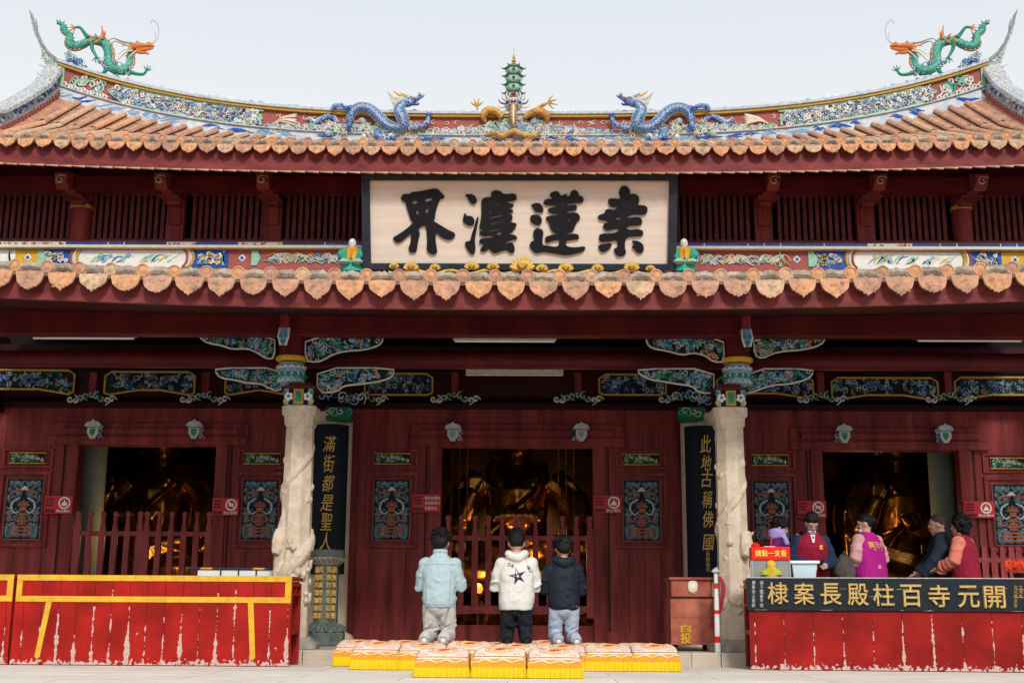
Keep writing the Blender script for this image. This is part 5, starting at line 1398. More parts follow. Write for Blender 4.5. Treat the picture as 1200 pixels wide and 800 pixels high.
# gauzy hanging pendants either side of the middle statue
for px, sd_ in ((543, 'left'), (668, 'right')):
    m = MB()
    for a in range(3):
        X = PX(px+(a-1.5)*9, 560, 19.6)
        for j in range(34):
            z = 3.3-j*.045+.004*a; m.ell((X, 19.6+a*.03, z), (.014,.014,.018), gilt, 6, 4)
    m.box(PX(px-18,560,19.6), PX(px+18,560,19.6), 19.58, 19.75, 3.31, 4.87, redd)
    o = m.build('beaded_hanging'); tag(o, 'strings of gold beads hanging to the %s of the middle Buddha' % sd_, 'hanging', 'beaded hangings')

# ================================================================== RED NOTICE SIGNS
sgn_red = mat('red sign plate', (.50, .03, .04), .4, .08, 4, 0); sgn_w = mat('white sign print', (.78, .74, .72), .5, .05, 4, 0); sgn_k = mat('dark sign print', (.10, .02, .03), .5, .1, 4, 0)
spec = [(52, 85, 580.5, 601.5, 'fire', 'red notice with a white flame symbol, left of the left gate'), (249, 280, 583, 603.5, 'cam', 'red notice with a crossed white circle, right of the left gate'),
        (483, 516, 578.5, 599.5, 'txt', 'red notice with three lines of white writing, left of the middle door'), (696, 728.5, 580, 601, 'fire', 'red notice with a white symbol in a ring, right of the middle door'),
        (934, 968, 586, 606.5, 'cam', 'red notice with a crossed white circle, above the bowed young vendor'), (1129, 1165, 587, 606.5, 'fire', 'red notice with a white symbol in a ring, at the far right wall')]
for a, b, y0, y1, kd, lab in spec:
    Ys = YW-.085; X0, X1 = PX(a, 590, Ys), PX(b, 590, Ys); z1, z0 = PZ(y0, Ys, a), PZ(y1, Ys, a); r = thing('notice_sign', lab, 'sign', ((X0+X1)/2, Ys, z0), group='red notices beside the doors')
    m = MB(); m.box(X0, X1, Ys-.008, Ys+.03, z0, z1, sgn_red); m.build('plate', r, bevel=.003)
    t = MB(); w_ = X1-X0; h = z1-z0; yy = Ys-.009
    t.box(X0+.01, X0+w_*.40, yy-.003, yy, z0+h*.06, z0+h*.24, sgn_k)
    for j in range(3): t.box(X0+.02, X0+w_*.33, yy-.003, yy, z0+h*(.42+.17*j), z0+h*(.52+.17*j), sgn_k)
    if kd == 'txt':
        for j, s in enumerate(('請勿在殿內', '燃香點燭火', '注意安全')):
            for i, ch in enumerate(s): put_text(t, ch, X0+w_*(.50+.11*i), yy, z1-h*(.22+.28*j), w_*.095, h*.19, sgn_w, off=.03, depth=.003)
    else:
        cx, cz, rr = X0+w_*.72, z0+h*.60, h*.30
        t.tube([(cx+rr*math.cos(q), yy-.002, cz+rr*math.sin(q)) for q in [2*math.pi*i/20 for i in range(21)]], .011, sgn_w, 5, flat=.4)
        if kd == 'cam': t.tube([(cx-rr*.7, yy-.003, cz+rr*.7), (cx+rr*.7, yy-.003, cz-rr*.7)], .009, sgn_w, 4, flat=.4); t.box(cx-rr*.5, cx+rr*.5, yy-.003, yy, cz-rr*.25, cz+rr*.3, sgn_w)
        else: t.prism([(cx-rr*.5,cz-rr*.5),(cx+rr*.5,cz-rr*.5),(cx+rr*.45,cz),(cx+rr*.15,cz+rr*.2),(cx,cz+rr*.65),(cx-rr*.2,cz+rr*.1),(cx-rr*.45,cz)], yy-.004, yy, sgn_w)
        for i, ch in enumerate('禁止烟火' if kd == 'fire' else '禁止拍照'): put_text(t, ch, X0+w_*(.50+.13*i), yy, z0+h*.15, w_*.12, h*.16, sgn_w, off=.03, depth=.003)
    t.build('print', r)

# ================================================================== COUNTERS
def flaked(name, base, seam, seed):
    m = bpy.data.materials.new(name); m.use_nodes = True; n = m.node_tree; L = n.links; b = n.nodes['Principled BSDF']
    N = lambda t: n.nodes.new(t)
    def math_(op, a, b_=None, c=None):
        q = N('ShaderNodeMath'); q.operation = op
        for i, v in enumerate((a, b_, c)):
            if v is None: continue
            if isinstance(v, (int, float)): q.inputs[i].default_value = v
            else: L.new(v, q.inputs[i])
        return q.outputs[0]
    tc = N('ShaderNodeTexCoord'); sp = N('ShaderNodeSeparateXYZ'); L.new(tc.outputs['Object'], sp.inputs[0])
    wob = N('ShaderNodeTexNoise'); wob.inputs['Scale'].default_value = 5; L.new(tc.outputs['Object'], wob.inputs[0])
    x = math_('ADD', math_('ADD', sp.outputs['X'], seed), math_('MULTIPLY', math_('SUBTRACT', wob.outputs['Fac'], .5), .025))
    fr_ = math_('FRACT', math_('DIVIDE', x, seam)); idx = math_('FLOOR', math_('DIVIDE', x, seam))
    dist = math_('MULTIPLY', math_('ABSOLUTE', math_('SUBTRACT', fr_, .5)), seam)
    cmb = N('ShaderNodeCombineXYZ'); L.new(math_('MULTIPLY', idx, 7.3), cmb.inputs[0]); L.new(math_('MULTIPLY', sp.outputs['Z'], 2.2), cmb.inputs[2])
    n1 = N('ShaderNodeTexNoise'); n1.inputs['Scale'].default_value = 1.0; n1.inputs['Detail'].default_value = 5; n1.inputs['Roughness'].default_value = .7; L.new(cmb.outputs[0], n1.inputs[0])
    n2 = N('ShaderNodeTexNoise'); n2.inputs['Scale'].default_value = 26; n2.inputs['Detail'].default_value = 6; L.new(tc.outputs['Object'], n2.inputs[0])
    low = math_('SUBTRACT', .55, sp.outputs['Z'])                    # more wear near the ground
    wdt = math_('MULTIPLY', math_('ADD', math_('SUBTRACT', n1.outputs['Fac'], .52), math_('MULTIPLY', low, .20)), .13)
    wdt = math_('ADD', wdt, math_('MULTIPLY', math_('SUBTRACT', n2.outputs['Fac'], .5), .03))
    a1 = math_('LESS_THAN', dist, wdt)
    foot = math_('MULTIPLY', math_('SUBTRACT', .085, sp.outputs['Z']), 3.2)
    foot2 = math_('MULTIPLY', math_('SUBTRACT', .035, dist), 5.0)
    a2 = math_('GREATER_THAN', math_('ADD', math_('ADD', foot, math_('MAXIMUM', math_('MULTIPLY', foot2, math_('SUBTRACT', .9, math_('MULTIPLY', sp.outputs['Z'], 5))), 0)), n2.outputs['Fac']), .66)
    n3 = N('ShaderNodeTexNoise'); n3.inputs['Scale'].default_value = 9; n3.inputs['Detail'].default_value = 8; L.new(tc.outputs['Object'], n3.inputs[0])
    a3 = math_('GREATER_THAN', n3.outputs['Fac'], .735)
    mask = math_('MAXIMUM', math_('MAXIMUM', a1, a2), a3)
    line = math_('LESS_THAN', dist, .0035)
    r = N('ShaderNodeValToRGB'); r.color_ramp.elements[0].position = .3; r.color_ramp.elements[1].position = .72
    r.color_ramp.elements[0].color = (*[c*.55 for c in base], 1); r.color_ramp.elements[1].color = (*[min(1, c*1.2) for c in base], 1)
    n4 = N('ShaderNodeTexNoise'); n4.inputs['Scale'].default_value = 2.5; n4.inputs['Detail'].default_value = 6; L.new(tc.outputs['Object'], n4.inputs[0]); L.new(n4.outputs['Fac'], r.inputs[0])
    k = N('ShaderNodeMix'); k.data_type = 'RGBA'; L.new(line, k.inputs[0]); L.new(r.outputs[0], k.inputs[6]); k.inputs[7].default_value = (base[0]*.3, base[1]*.3, base[2]*.3, 1)
    w2 = N('ShaderNodeValToRGB'); w2.color_ramp.elements[0].color = (.34, .15, .12, 1); w2.color_ramp.elements[1].color = (.60, .50, .45, 1); L.new(n2.outputs['Fac'], w2.inputs[0])
    k2 = N('ShaderNodeMix'); k2.data_type = 'RGBA'; L.new(mask, k2.inputs[0]); L.new(k.outputs[2], k2.inputs[6]); L.new(w2.outputs[0], k2.inputs[7])
    L.new(k2.outputs[2], b.inputs['Base Color']); b.inputs['Roughness'].default_value = .5; b.inputs['Specular IOR Level'].default_value = .12
    bu = N('ShaderNodeBump'); bu.inputs['Strength'].default_value = .5; bu.inputs['Distance'].default_value = .004; bu.invert = True; L.new(mask, bu.inputs['Height']); L.new(bu.outputs[0], b.inputs['Normal'])
    return m
cred = flaked('flaking red boards', (.34, .012, .008), .192, 0.03)
cred2 = flaked('flaking red panel', (.27, .009, .007), .31, 0.10)
cyel = mat('yellow trim paint', (.66, .38, .03), .5, .3, 9, .3, col2=(.50, .27, .03))
cred_p = mat('glossy red frame paint', (.32, .016, .012), .4, .4, 4, .2)
YC1 = 13.7
def side_shelf(r, xs_, xo, Y0, Y1, zt):
    """open side frame of a counter: posts, top rail, middle shelves"""
    m = MB(); a, b = sorted((xs_, xo))
    for y in (Y0+.02, Y1-.06): m.box(a, b, y, y+.05, .02, zt-.06, cred_p)
    m.box(a, b, Y0+.071, Y1-.061, zt-.20, zt-.17, cred_p); m.box(a, b, Y0+.071, Y1-.061, zt-.10, zt-.061, cred_p)
    m.box((a+b)/2-.012, (a+b)/2+.012, (Y0+Y1)/2-.02, (Y0+Y1)/2+.02, zt-.169, zt-.101, cred_p)
    m.box(a, b, Y0+.071, Y1-.061, .34, .37, cred_p); m.build('side_frame', r, bevel=.003)
def left_counter(px0, px1, lab, trim):
    X0, X1 = PX(px0, 720, YC1), PX(px1, 720, YC1); zt = PZ(674.5, YC1, 200)
    r = thing('red_counter', lab, 'counter', ((X0+X1)/2, YC1, 0), group='flaking red counters left of the steps')
    m = MB(); m.box(X0, X1, YC1, YC1+.025, .012, zt, cred); m.build('front_panel', r, bevel=.003)
    m = MB(); m.box(X0-.0, X1+.01, YC1+.026, YC1+.62, zt-.035, zt+.004, cred_p); m.build('counter_top', r, bevel=.004)
    m = MB(); m.box(X0+.02, X1-.02, YC1+.03, YC1+.6, .34, .36, cred_p); m.box(X0+.02, X1-.02, YC1+.56, YC1+.585, .02, zt-.04, cred_p); m.build('inner_shelf', r)
    side_shelf(r, X1-.03, X1, YC1+.027, YC1+.61, zt); side_shelf(r, X0, X0+.03, YC1+.027, YC1+.61, zt)
    t = MB(); w = .062; zb = PZ(705.5, YC1, 200); y = YC1-.012
    t.box(X0+.01, X1, y, YC1-.001, zt-w+.005, zt+.006, cyel); t.box(X0+.01, X1, y, YC1-.001, zb, zb+w, cyel)
    t.box(X0+.01, X0+.01+w, y, YC1-.001, zb+w+.001, zt-w+.004, cyel); t.box(X1-w*1.1, X1, y, YC1-.001, zb+w+.001, zt-w+.004, cyel)
    for (a, b) in trim:
        xa, xb = PX(a, 706, YC1), PX(b, 772, YC1); z = PZ(773, YC1, 200); k = w*.5
        t.prism([(xa-k, zb-.001), (xa+k, zb-.001), (xb+k*.95, z+.03), (xb, z), (xb-k*.95, z+.03)], y, YC1-.001, cyel)
    t.build('yellow_trim', r, bevel=.002)
left_counter(16, 340.5, 'red counter with full yellow frame and white flaking streaks at the left', [(57.5, 43.5), (294, 296)])
left_counter(-330, 13, 'red counter with yellow frame cut off by the left edge of the photo', [(-260, -262)])

# right counter with writing, slightly turned
ang = R(-4.5); A0 = PX(878.5, 730, 13.7); P0 = Vector((A0, 13.7, 0)); ux = Vector((math.cos(ang), math.sin(ang), 0)); un = Vector((-ux.y, ux.x, 0))
def PR(px, py, off=0.0):
    """pixel -> local (x, z) on the counter front"""
    d = RM @ Vector(((px-600)/F, (400-py)/F, -1)); t = ((P0+un*off-CAM).dot(un))/d.dot(un); q = CAM+d*t-P0
    return q.dot(ux), q.z
rc = thing('long_offering_counter', 'red counter at the right with a black board of gold characters along its top', 'counter', tuple(P0), ang)
bk = bpy.context.view_layer.update()
def lb(m, name, par, **k):   # local build
    o = _b(m, name, None, **k); o.parent = par; return o
Lc = PR(1420, 730)[0]; zt = PR(880, 677)[1]; zbb = PR(880, 715)[1]
m = MB(); m.box(0, Lc, 0, .025, .012, zbb, cred2); lb(m, 'front_panel', rc, bevel=.003)
m = MB(); m.box(0, Lc, .026, .62, zt-.045, zt-.006, cred_p); lb(m, 'counter_top', rc, bevel=.003)
m = MB(); m.box(0.03, Lc-.03, .03, .6, .36, .38, cred_p); m.box(.03, Lc-.03, .57, .595, .02, zt-.05, cred_p); lb(m, 'inner_shelf', rc)
for x in (0, Lc-.03):
    m = MB()
    for y in (.03, .55): m.box(x, x+.03, y, y+.05, .02, zt-.051, cred_p)
    m.box(x, x+.03, .081, .549, zt-.11, zt-.051, cred_p); m.box(x, x+.03, .081, .549, zt-.30, zt-.27, cred_p); m.box(x, x+.03, .29, .33, zt-.269, zt-.111, cred_p); m.box(x-.0, x+.03, .081, .549, .37, .42, cred_p)
    m.box(x+.031, x+.20, .29, .33, zt-.30, zt-.12, cred_p) if x == 0 else None
    lb(m, 'side_frame', rc, bevel=.003)
bb_m = mat('worn black writing board', (.008, .013, .020), .5, .3, 8, .3, col2=(.014, .018, .024)); wht = mat('chipped pale edge', (.5, .47, .44), .7, .4, 20)
m = MB(); m.box(-.02, Lc, -.028, .024, zbb+.003, zt, bb_m); wb = lb(m, 'writing_board', rc, bevel=.003)
m = MB(); m.box(-.022, Lc, -.03, .03, zt+.001, zt+.010, wht)
random.seed(31)
for _ in range(34):   # chips and scratches along the board
    x = random.uniform(0, Lc-.2); z = random.choice((zbb+.01, zt-.11, zt-.19, zt-.10)); L = random.uniform(.02, .16)
    m.tube([(x, -.0285, z), (x+L*.5, -.029, z+random.uniform(-.003,.003)), (x+L, -.0285, z)], [.001, random.uniform(.001,.0025), .001], wht, 4, flat=.4)
lb(m, 'worn_edge', wb)
bgold = mat('gold board characters', (.54, .38, .14), .45, .35, 30, .3)
t = MB()
for ch, px in zip('棣案長殿柱百寺元開', (911.5, 942, 973.5, 1005, 1035, 1067.5, 1100, 1134.5, 1165)):
    x, z = PR(px, 694.5+(px-880)*.018, -.03); put_text(t, ch, x, -.030, z+.004, .225, .235, bgold, off=.018, depth=.010)
# (small donor columns at both ends)
for px, s, c in ((883, '廣東信士敬獻', 6), (892.5, '弟子闔家平安', 6), (1190, '公元歲次吉', 5), (1196, '立月冬', 3)):
    for i, ch in enumerate(s): x, z = PR(px, 682+i*5.3+(px-880)*.018, -.03); put_text(t, ch, x, -.0295, z, .036, .042, wht if px < 1000 else goldp, off=.01, depth=.003)
lb(t, 'gold_characters', wb)

# things on the counter
def on_counter(x, y): q = P0+ux*x+un*y; return q
x0 = PR(880.5, 660, .2)[0]; x1 = PR(924, 660, .2)[0]; zc = zt-.002
r = thing('incense_box', 'grey glass incense box with a red written sign, on the black board counter', 'box', tuple(on_counter((x0+x1)/2, .2)+Vector((0,0,zc))), ang)
w_ = (x1-x0)/2; hbox = PR(900, 641, .2)[1]-zc
gbox = mat('grey glass panels', (.24, .24, .23), .12, .15, 4, 0, spec=.8)
m = MB(); m.box(-w_, w_, -.10, .16, .0, hbox-.14, gbox); lb(m, 'glass_case', r, bevel=.004)
m = MB(); 
for sx in (-1, 1): m.box(sx*w_-.008, sx*w_+.008, -.112, -.101, 0, hbox-.14, steel)
m.box(-w_, w_, -.112, -.101, -.001, .012, steel); lb(m, 'metal_frame', r)
rs = mat('bright red sign', (.70, .02, .012), .5, .06, 4, 0)
m = MB(); m.box(-w_-.005, w_+.005, -.125, .17, hbox-.139, hbox, rs); s_ = lb(m, 'sign_board', r, bevel=.006)
m = MB()
ys_ = mat('yellow sign lettering', (.85, .62, .12), .5, .05, 5, 0)
for i, ch in enumerate('請點一支香'): put_text(m, ch, -w_+.065+i*(2*w_-.13)/4, -.126, hbox-.07, .066, .075 if ch != '一' else .02, ys_, off=.03, depth=.003)
lb(m, 'lettering', s_)
m = MB(); 
for i in range(9):
    q = math.pi*i/8; m.tube([(.0, -.125, .05), (.07*math.cos(q), -.13, .05+.05*math.sin(q)), (.12*math.cos(q), -.125, .05+.08*math.sin(q))], [.012, .022, .004], cyel if i % 2 else mat('lime green ceramic', (.3, .5, .05), .4), 6)
m.ell((0,-.12,.15), (.05,.02,.05), cyel, 10, 6); m.ell((0,-.12,.03), (.08,.02,.03), cyel, 10, 6); lb(m, 'lotus_lamp', r, smooth=True)
m = MB(); m.ell((-.15,0,hbox+.02), (.05,.05,.03), rs, 8, 5); m.tube([(.02,-.02,hbox),(.02,-.02,hbox+.09),(.06,-.02,hbox+.10)], .008, rs, 6); m.box(-.06,.06,-.03,.05,hbox,hbox+.012,whitep); lb(m, 'box_top_clutter', r)

x0, x1 = PR(924, 660, .22)[0], PR(959, 660, .22)[0]; hb = PR(940, 657, .22)[1]-zc; w_ = (x1-x0)/2
r = thing('plastic_bin', 'pale blue plastic tub with wide white rim, in front of the bowed young vendor', 'tub', tuple(on_counter((x0+x1)/2, .26)+Vector((0,0,zc))), ang)
pb = mat('pale blue plastic', (.50, .66, .74), .35, .06, 5, 0); pw = mat('white plastic', (.72, .74, .76), .35, .05, 5, 0)
m = MB(); m.loft([[(sx*k, sy*k2*.8, z) for sx, sy in ((-1,-1),(1,-1),(1,1),(-1,1))] for k, k2, z in ((w_*.72,.13,0),(w_*.84,.16,hb-.03),(w_*.80,.15,hb-.03),(w_*.68,.12,.01))], pb); lb(m, 'tub_body', r, bevel=.008)
m = MB()
for a, b, c, d in ((-w_,w_,-.155,-.125),(-w_,w_,.125,.155),(-w_,-w_*.84,-.124,.124),(w_*.84,w_,-.124,.124)): m.box(a, b, c, d, hb-.03, hb, pw)
lb(m, 'rim', r, bevel=.006)
# flowers at the far right
q = on_counter(PR(1195, 668, .2)[0], .2)
r = thing('potted_flowers', 'bunch of orange red flowers on the counter at the right edge', 'flowers', (q.x, q.y, zc))
m = MB(); m.lathe([(.05,0),(.07,.06),(.075,.07)], (0,0,0), redd, 12); lb(m, 'flower_pot', r, smooth=True)
fl_ = mat('orange red petals', (.75, .07, .02), .5, .3, 12); m = MB(); random.seed(8)
for _ in range(60):
    a = random.random()*6.28; rr = random.uniform(0,.13); z = .10+random.uniform(0,.09); m.tube([(rr*math.cos(a),rr*math.sin(a),z-.02),(rr*math.cos(a)*1.2,rr*math.sin(a)*1.2,z+.02),(rr*math.cos(a)*1.45,rr*math.sin(a)*1.45,z+.01)], [.004,.025,.004], fl_, 5, flat=.4)
lb(m, 'blossoms', r, smooth=True)
# grey cloth bag between the vendors
X = PX(990, 660, 15.1)
bagm = mat('grey brown cloth', (.085, .08, .07), .9, .4, 12, .4)
r = thing('cloth_bag', 'grey brown cloth bag behind the counter, between the bowed vendor and the woman in magenta', 'bag', (X, 15.15, ZP+.48))
m = MB(); m.ell((0,0,.36), (.14,.11,.30), bagm, 14, 10); m.ell((0,-.03,.18), (.16,.13,.18), bagm, 14, 10); m.tube([(-.06,0,.6),(0,-.05,.69),(.06,0,.6)], .02, bagm, 6)
o = organic('bag_body', m, [bagm], None, voxel=.014, smooth=4, disp=.05, dscale=.09, seed=4); o.parent = r
m = MB(); m.box(-.16,.16,-.14,.14,-.02,.0,redd); 
for sx in (-.14,.14):
    for sy in (-.12,.12): m.box(sx-.015,sx+.015,sy-.015,sy+.015,-.48,-.02,redd)
st = _b(m, 'stool', None, bevel=.003); st.location = (X, 15.15, ZP+.48); tag(st, 'small dark wooden stool under the grey brown cloth bag', 'stool')

# ================================================================== DONATION BOX, POLE, TABLE, CUSHIONS
dw = mat('worn terracotta painted box', (.40, .13, .08), .6, .5, 3, .3, col2=(.22, .045, .035), fine=20)
YD = 15.1; X0, X1 = PX(786, 720, YD), PX(837, 720, YD); zt5, zb5 = PZ(676, YD, 810), PZ(757, YD, 810)
r = thing('donation_box', 'worn red donation box with two yellow characters, on the step beside the right front column', 'donation box', ((X0+X1)/2, YD, ZP))
m = MB(); m.box(X0, X1, YD, YD+.55, zb5+.02, zt5-.24, dw); m.box(X0+.015, X1-.015, YD+.015, YD+.54, zt5-.24, zt5-.03, dw)
m.box(X0+.03, X1-.03, YD-.004, YD, zb5+.05, zb5+.32, dw); m.box(X0+.03, X1-.03, YD-.004, YD, zb5+.335, zt5-.255, dw); m.build('cabinet', r, bevel=.006)
m = MB(); m.box(X0-.012, X1+.012, YD-.014, YD+.56, zt5-.03, zt5, dw); m.build('lid', r, bevel=.005)
m = MB(); m.box(X0, X1, YD-.012, YD+.0, zt5-.245, zt5-.225, redd); m.build('ledge', r)
m = MB(); 
for a in (X0+.03, X1-.08):
    for y in (YD+.04, YD+.46): m.box(a, a+.05, y, y+.05, ZP, zb5+.019, black)
m.build('feet', r)
t = MB(); Xt = PX(803.5, 735, YD)
put_text(t, '自', Xt, YD-.006, PZ(736, YD, 803), .125, .09, cyel, off=.04, depth=.002); put_text(t, '投', Xt, YD-.006, PZ(747.5, YD, 803), .14, .13, cyel, off=.04, depth=.002)
t.build('lettering', r)
s_ = MB(); Xs_ = PX(812, 687, YD); zs = PZ(687, YD, 812)
s_.prism(smooth_poly([(Xs_-.05,zs-.05),(Xs_-.02,zs-.085),(Xs_+.02,zs-.085),(Xs_+.05,zs-.05),(Xs_+.06,zs+.03),(Xs_+.04,zs+.07),(Xs_-.04,zs+.07),(Xs_-.06,zs+.03)],1), YD+.0, YD+.012, cream)
s_.box(Xs_-.028, Xs_+.028, YD-.003, YD-.0005, zs-.02, zs+.035, pw); s_.tube([(Xs_-.04,YD-.002,zs-.055),(Xs_,YD-.002,zs-.075),(Xs_+.04,YD-.002,zs-.055)], .007, goldp, 5); s_.build('payment_card', r)
# striped pole with rolled red banner
YPp = 14.62; Xp_ = PX(840, 720, YPp)
r = thing('striped_pole', 'white pole with red bands and a small domed cap, between donation box and stone column', 'pole', (Xp_, YPp, ZP))
m = MB(); zt6 = PZ(671, YPp, 840); bands = (0, .12, .20, .48, .53, .80, .87, 1.0)
for i in range(7):
    a, b = ZP+(zt6-ZP)*bands[i], ZP+(zt6-ZP)*bands[i+1]; rr = .036-.014*bands[i]; r2 = .036-.014*bands[i+1]
    m.lathe([(rr, a), (r2, b-.001)], (Xp_, YPp, 0), whitep if i % 2 == 0 else rs, 12)
m.build('shaft', r, smooth=True)
m = MB(); m.lathe([(.012,zt6-.01),(.05,zt6+.01),(.045,zt6+.03),(.02,zt6+.05),(.008,zt6+.06)], (Xp_,YPp,0), greyw, 12); m.build('cap', r, smooth=True)
m = MB(); m.tube(crom([(Xp_+.05,YPp+.05,zt6-.03),(Xp_+.09,YPp+.05,zt6-.15),(Xp_+.07,YPp+.05,zt6-.32),(Xp_+.05,YPp+.05,zt6-.45)],3), interp([.015,.03,.022,.012],3), mat('rolled red banner', (.42,.03,.05), .7), 7)
m.tube([(Xp_+.06,YPp+.05,ZP),(Xp_+.06,YPp+.05,zt6-.1)], .01, steel, 6); m.build('rolled_banner', r, smooth=True)
# white table with black/yellow edge behind left counter
Yt_ = 15.1; X0, X1 = PX(222, 668, Yt_), PX(326, 668, Yt_); z = PZ(666, Yt_, 270)
r = thing('white_table', 'white side table with black and yellow edge strip, behind the plain red counter', 'table', ((X0+X1)/2, Yt_, ZP))
m = MB(); m.box(X0+.1, X1, Yt_, Yt_+.5, z-.10, z-.012, pw); m.build('table_top', r, bevel=.004)
m = MB(); L = (X1-X0)
for i, (a, b) in enumerate(((0,.13),(.13,.26),(.26,.72),(.72,.85),(.85,1))): m.tube([(X0+L*a,Yt_-.01,z),(X0+L*b,Yt_-.01,z)], .013, cyel if i in (1,3) else nvy, 8)
for k in range(4): m.box(X0+L*(.35+.2*k), X0+L*(.35+.2*k)+.015, Yt_-.02, Yt_-.001, z-.10, z, nvy)
m.build('edge_strip', r)
for x in (X0+.13, X1-.05):
    for y in (Yt_+.03, Yt_+.43): m = MB(); m.box(x, x+.04, y, y+.04, ZP, z-.101, steel); m.build('leg', r)

cuy = mat('yellow satin fringe', (.80, .50, .012), .45, .18, 30, .3); cuo = mat('orange satin band', (.68, .31, .02), .45, .2, 10, .2); cup = mat('printed pale pink cover', (.80, .69, .60), .6, .14, 9, .3, col2=(.74,.52,.42)); cur = mat('red cushion print', (.50, .06, .03), .6, .2, 10); cug = mat('golden cushion print', (.70, .44, .20), .6, .2, 10)
def make_cushion():
    r = thing('kneeling_cushion', 'x', 'cushion'); W, D = .246, .23; random.seed(12)
    base = MB(); base.box(-W+.02, W-.02, .02, 2*D-.02, 0, .03, black); base.build('base_board', r)
    top = lambda x, y: .172+.095*math.sin(min(1, y/(2*D)*1.25)*math.pi/2)**.8*(1-(abs(x)/W)**6*.35) - .03*max(0, (y/(2*D)-.85)/.15)**2
    f = MB(); n = 110; per = []
    def perim(t):   # around four sides
        t = t % 4; k = int(t); u = t-k
        return ((-W+2*W*u, 0), (W, 2*D*u), (W-2*W*u, 2*D), (-W, 2*D-2*D*u))[k]
    for ring in range(4):
        pass
    rings = []
    for z, o in ((.010, .010), (.05, .006), (.105, .0)):
        row = []
        for i in range(4*n//2):
            x, y = perim(i/(n//2)); ww = .006*math.sin(i*1.9)+.004*math.sin(i*.7+1)
            k = ww*(1 if z < .1 else .3)+o
            cx, cy = x, y-D; L = max(abs(cx)/W, abs(cy)/D); nx, ny = (math.copysign(1, cx), 0) if abs(cx)/W > abs(cy)/D else (0, math.copysign(1, cy))
            row.append((x+nx*k, y+ny*k, z+ (.004*math.sin(i*2.3) if z < .02 else 0)))
        rings.append(row)
    f.loft(rings, cuy, cap=False); f.build('fringe', r, smooth=True)
    b = MB(); rings = []
    for q in range(4):
        row = []
        for i in range(4*20):
            x, y = perim(i/20); s = (1, 1, 1, .965)[q]; zt_ = top(x*.93, min(2*D*.97, max(.02, y))); zz_ = (.100, .135, zt_-.03, zt_-.004)[q]
            if q == 2: zz_ = max(zz_, .14)
            row.append((x*s, D+(y-D)*s, max(zz_, .10+.012*q)))
        rings.append(row)
    b.loft(rings, cuo, cap=False); b.build('side_band', r, smooth=True)
    c = MB(); N = 22; v = []
    for j in range(N+1):
        for i in range(N+1):
            x = -W*.99+2*W*.99*i/N; y = 2*D*j/N; z = top(x, y)+.003*math.sin(i*2.1)*math.sin(j*1.7)
            if j == 0: y = -.004; z -= .018+.010*math.sin(i*math.pi*6/N)
            if j == N: z -= .03
            if i in (0, N): z -= .022+.008*math.sin(j*1.6)
            v.append((x, y, z+.003))
    c.add(v, [(j*(N+1)+i, j*(N+1)+i+1, (j+1)*(N+1)+i+1, (j+1)*(N+1)+i) for j in range(N) for i in range(N)], cup)
    cv = c.build('printed_cover', r, smooth=True)
    p = MB()
    def on(x, y): return (x, y, top(x, y)+.006)
    for a, b_, m_, w2 in ((.10,.085,cug,.009),(.135,.12,cug,.004),(.055,.045,cug,.006)):
        p.tube([on(a*math.cos(q), D*.95+b_*math.sin(q)) for q in [2*math.pi*i/24 for i in range(25)]], w2, m_, 5, flat=1)
    for i in range(12):
        q = random.random()*6.28; rr = random.random()*.05; p.tube([on(rr*math.cos(q)*1.2, D*.95+rr*math.sin(q)*.7), on(rr*math.cos(q)*1.2+.02, D*.95+rr*math.sin(q)*.7+.01)], .006, cur, 5)
    for sx in (-1, 1):
        p.tube([on(sx*W*.92, .03), on(sx*W*.92, 2*D*.92)], .004, cur, 4)
        for yy in (.08, .36): p.tube([on(sx*.13, yy), on(sx*.17, yy+.02), on(sx*.20, yy-.01)], .006, cug, 5)
    p.tube([on(-W*.92+2*W*.92*i/10, .035) for i in range(11)], .004, cur, 4); p.tube([on(-W*.92+2*W*.92*i/10, 2*D*.9) for i in range(11)], .004, cur, 4)
    p.build('printed_rosette', cv)
    return r
cush = None
ordn = ['first', 'second', 'third', 'fourth', 'fifth', 'sixth', 'seventh']
front = [('left', 'below the man in the light blue jacket'), ('middle', 'below the man in the white hoodie'), ('right', 'below the man in the dark hooded jacket')]
rows = []
Yf = 11.55
for i, (a, b) in enumerate(((484, 551), (551, 616.5), (616.5, 685))): rows.append((PX((a+b)/2, 790, Yf), Yf, '%s yellow fringed cushion of the nearest three, %s' % front[i], 0))
Yf = 13.1
for i in range(7): rows.append((PX(438.5+i*55.2, 780, Yf), Yf, '%s yellow fringed cushion from the left in the second row' % ordn[i], 1))
Yf = 13.93
for i in range(7): rows.append((PX(416+i*55.6 if i else 417, 775, Yf), Yf, ('%s cushion from the left in the back row along the stone step' % ordn[i]), 2))
for X, Y, lab, rw in rows:
    if cush is None: cush = make_cushion(); r = cush
    else: r = copy_tree(cush)
    r.location = (X+random.uniform(-.004,.004), Y+random.uniform(-.03,.02), 0); r.rotation_euler = (0, 0, random.uniform(-.03, .03)); r.scale = (1, 1, random.uniform(.93, 1.05)); tag(r, lab, group='yellow kneeling cushions')

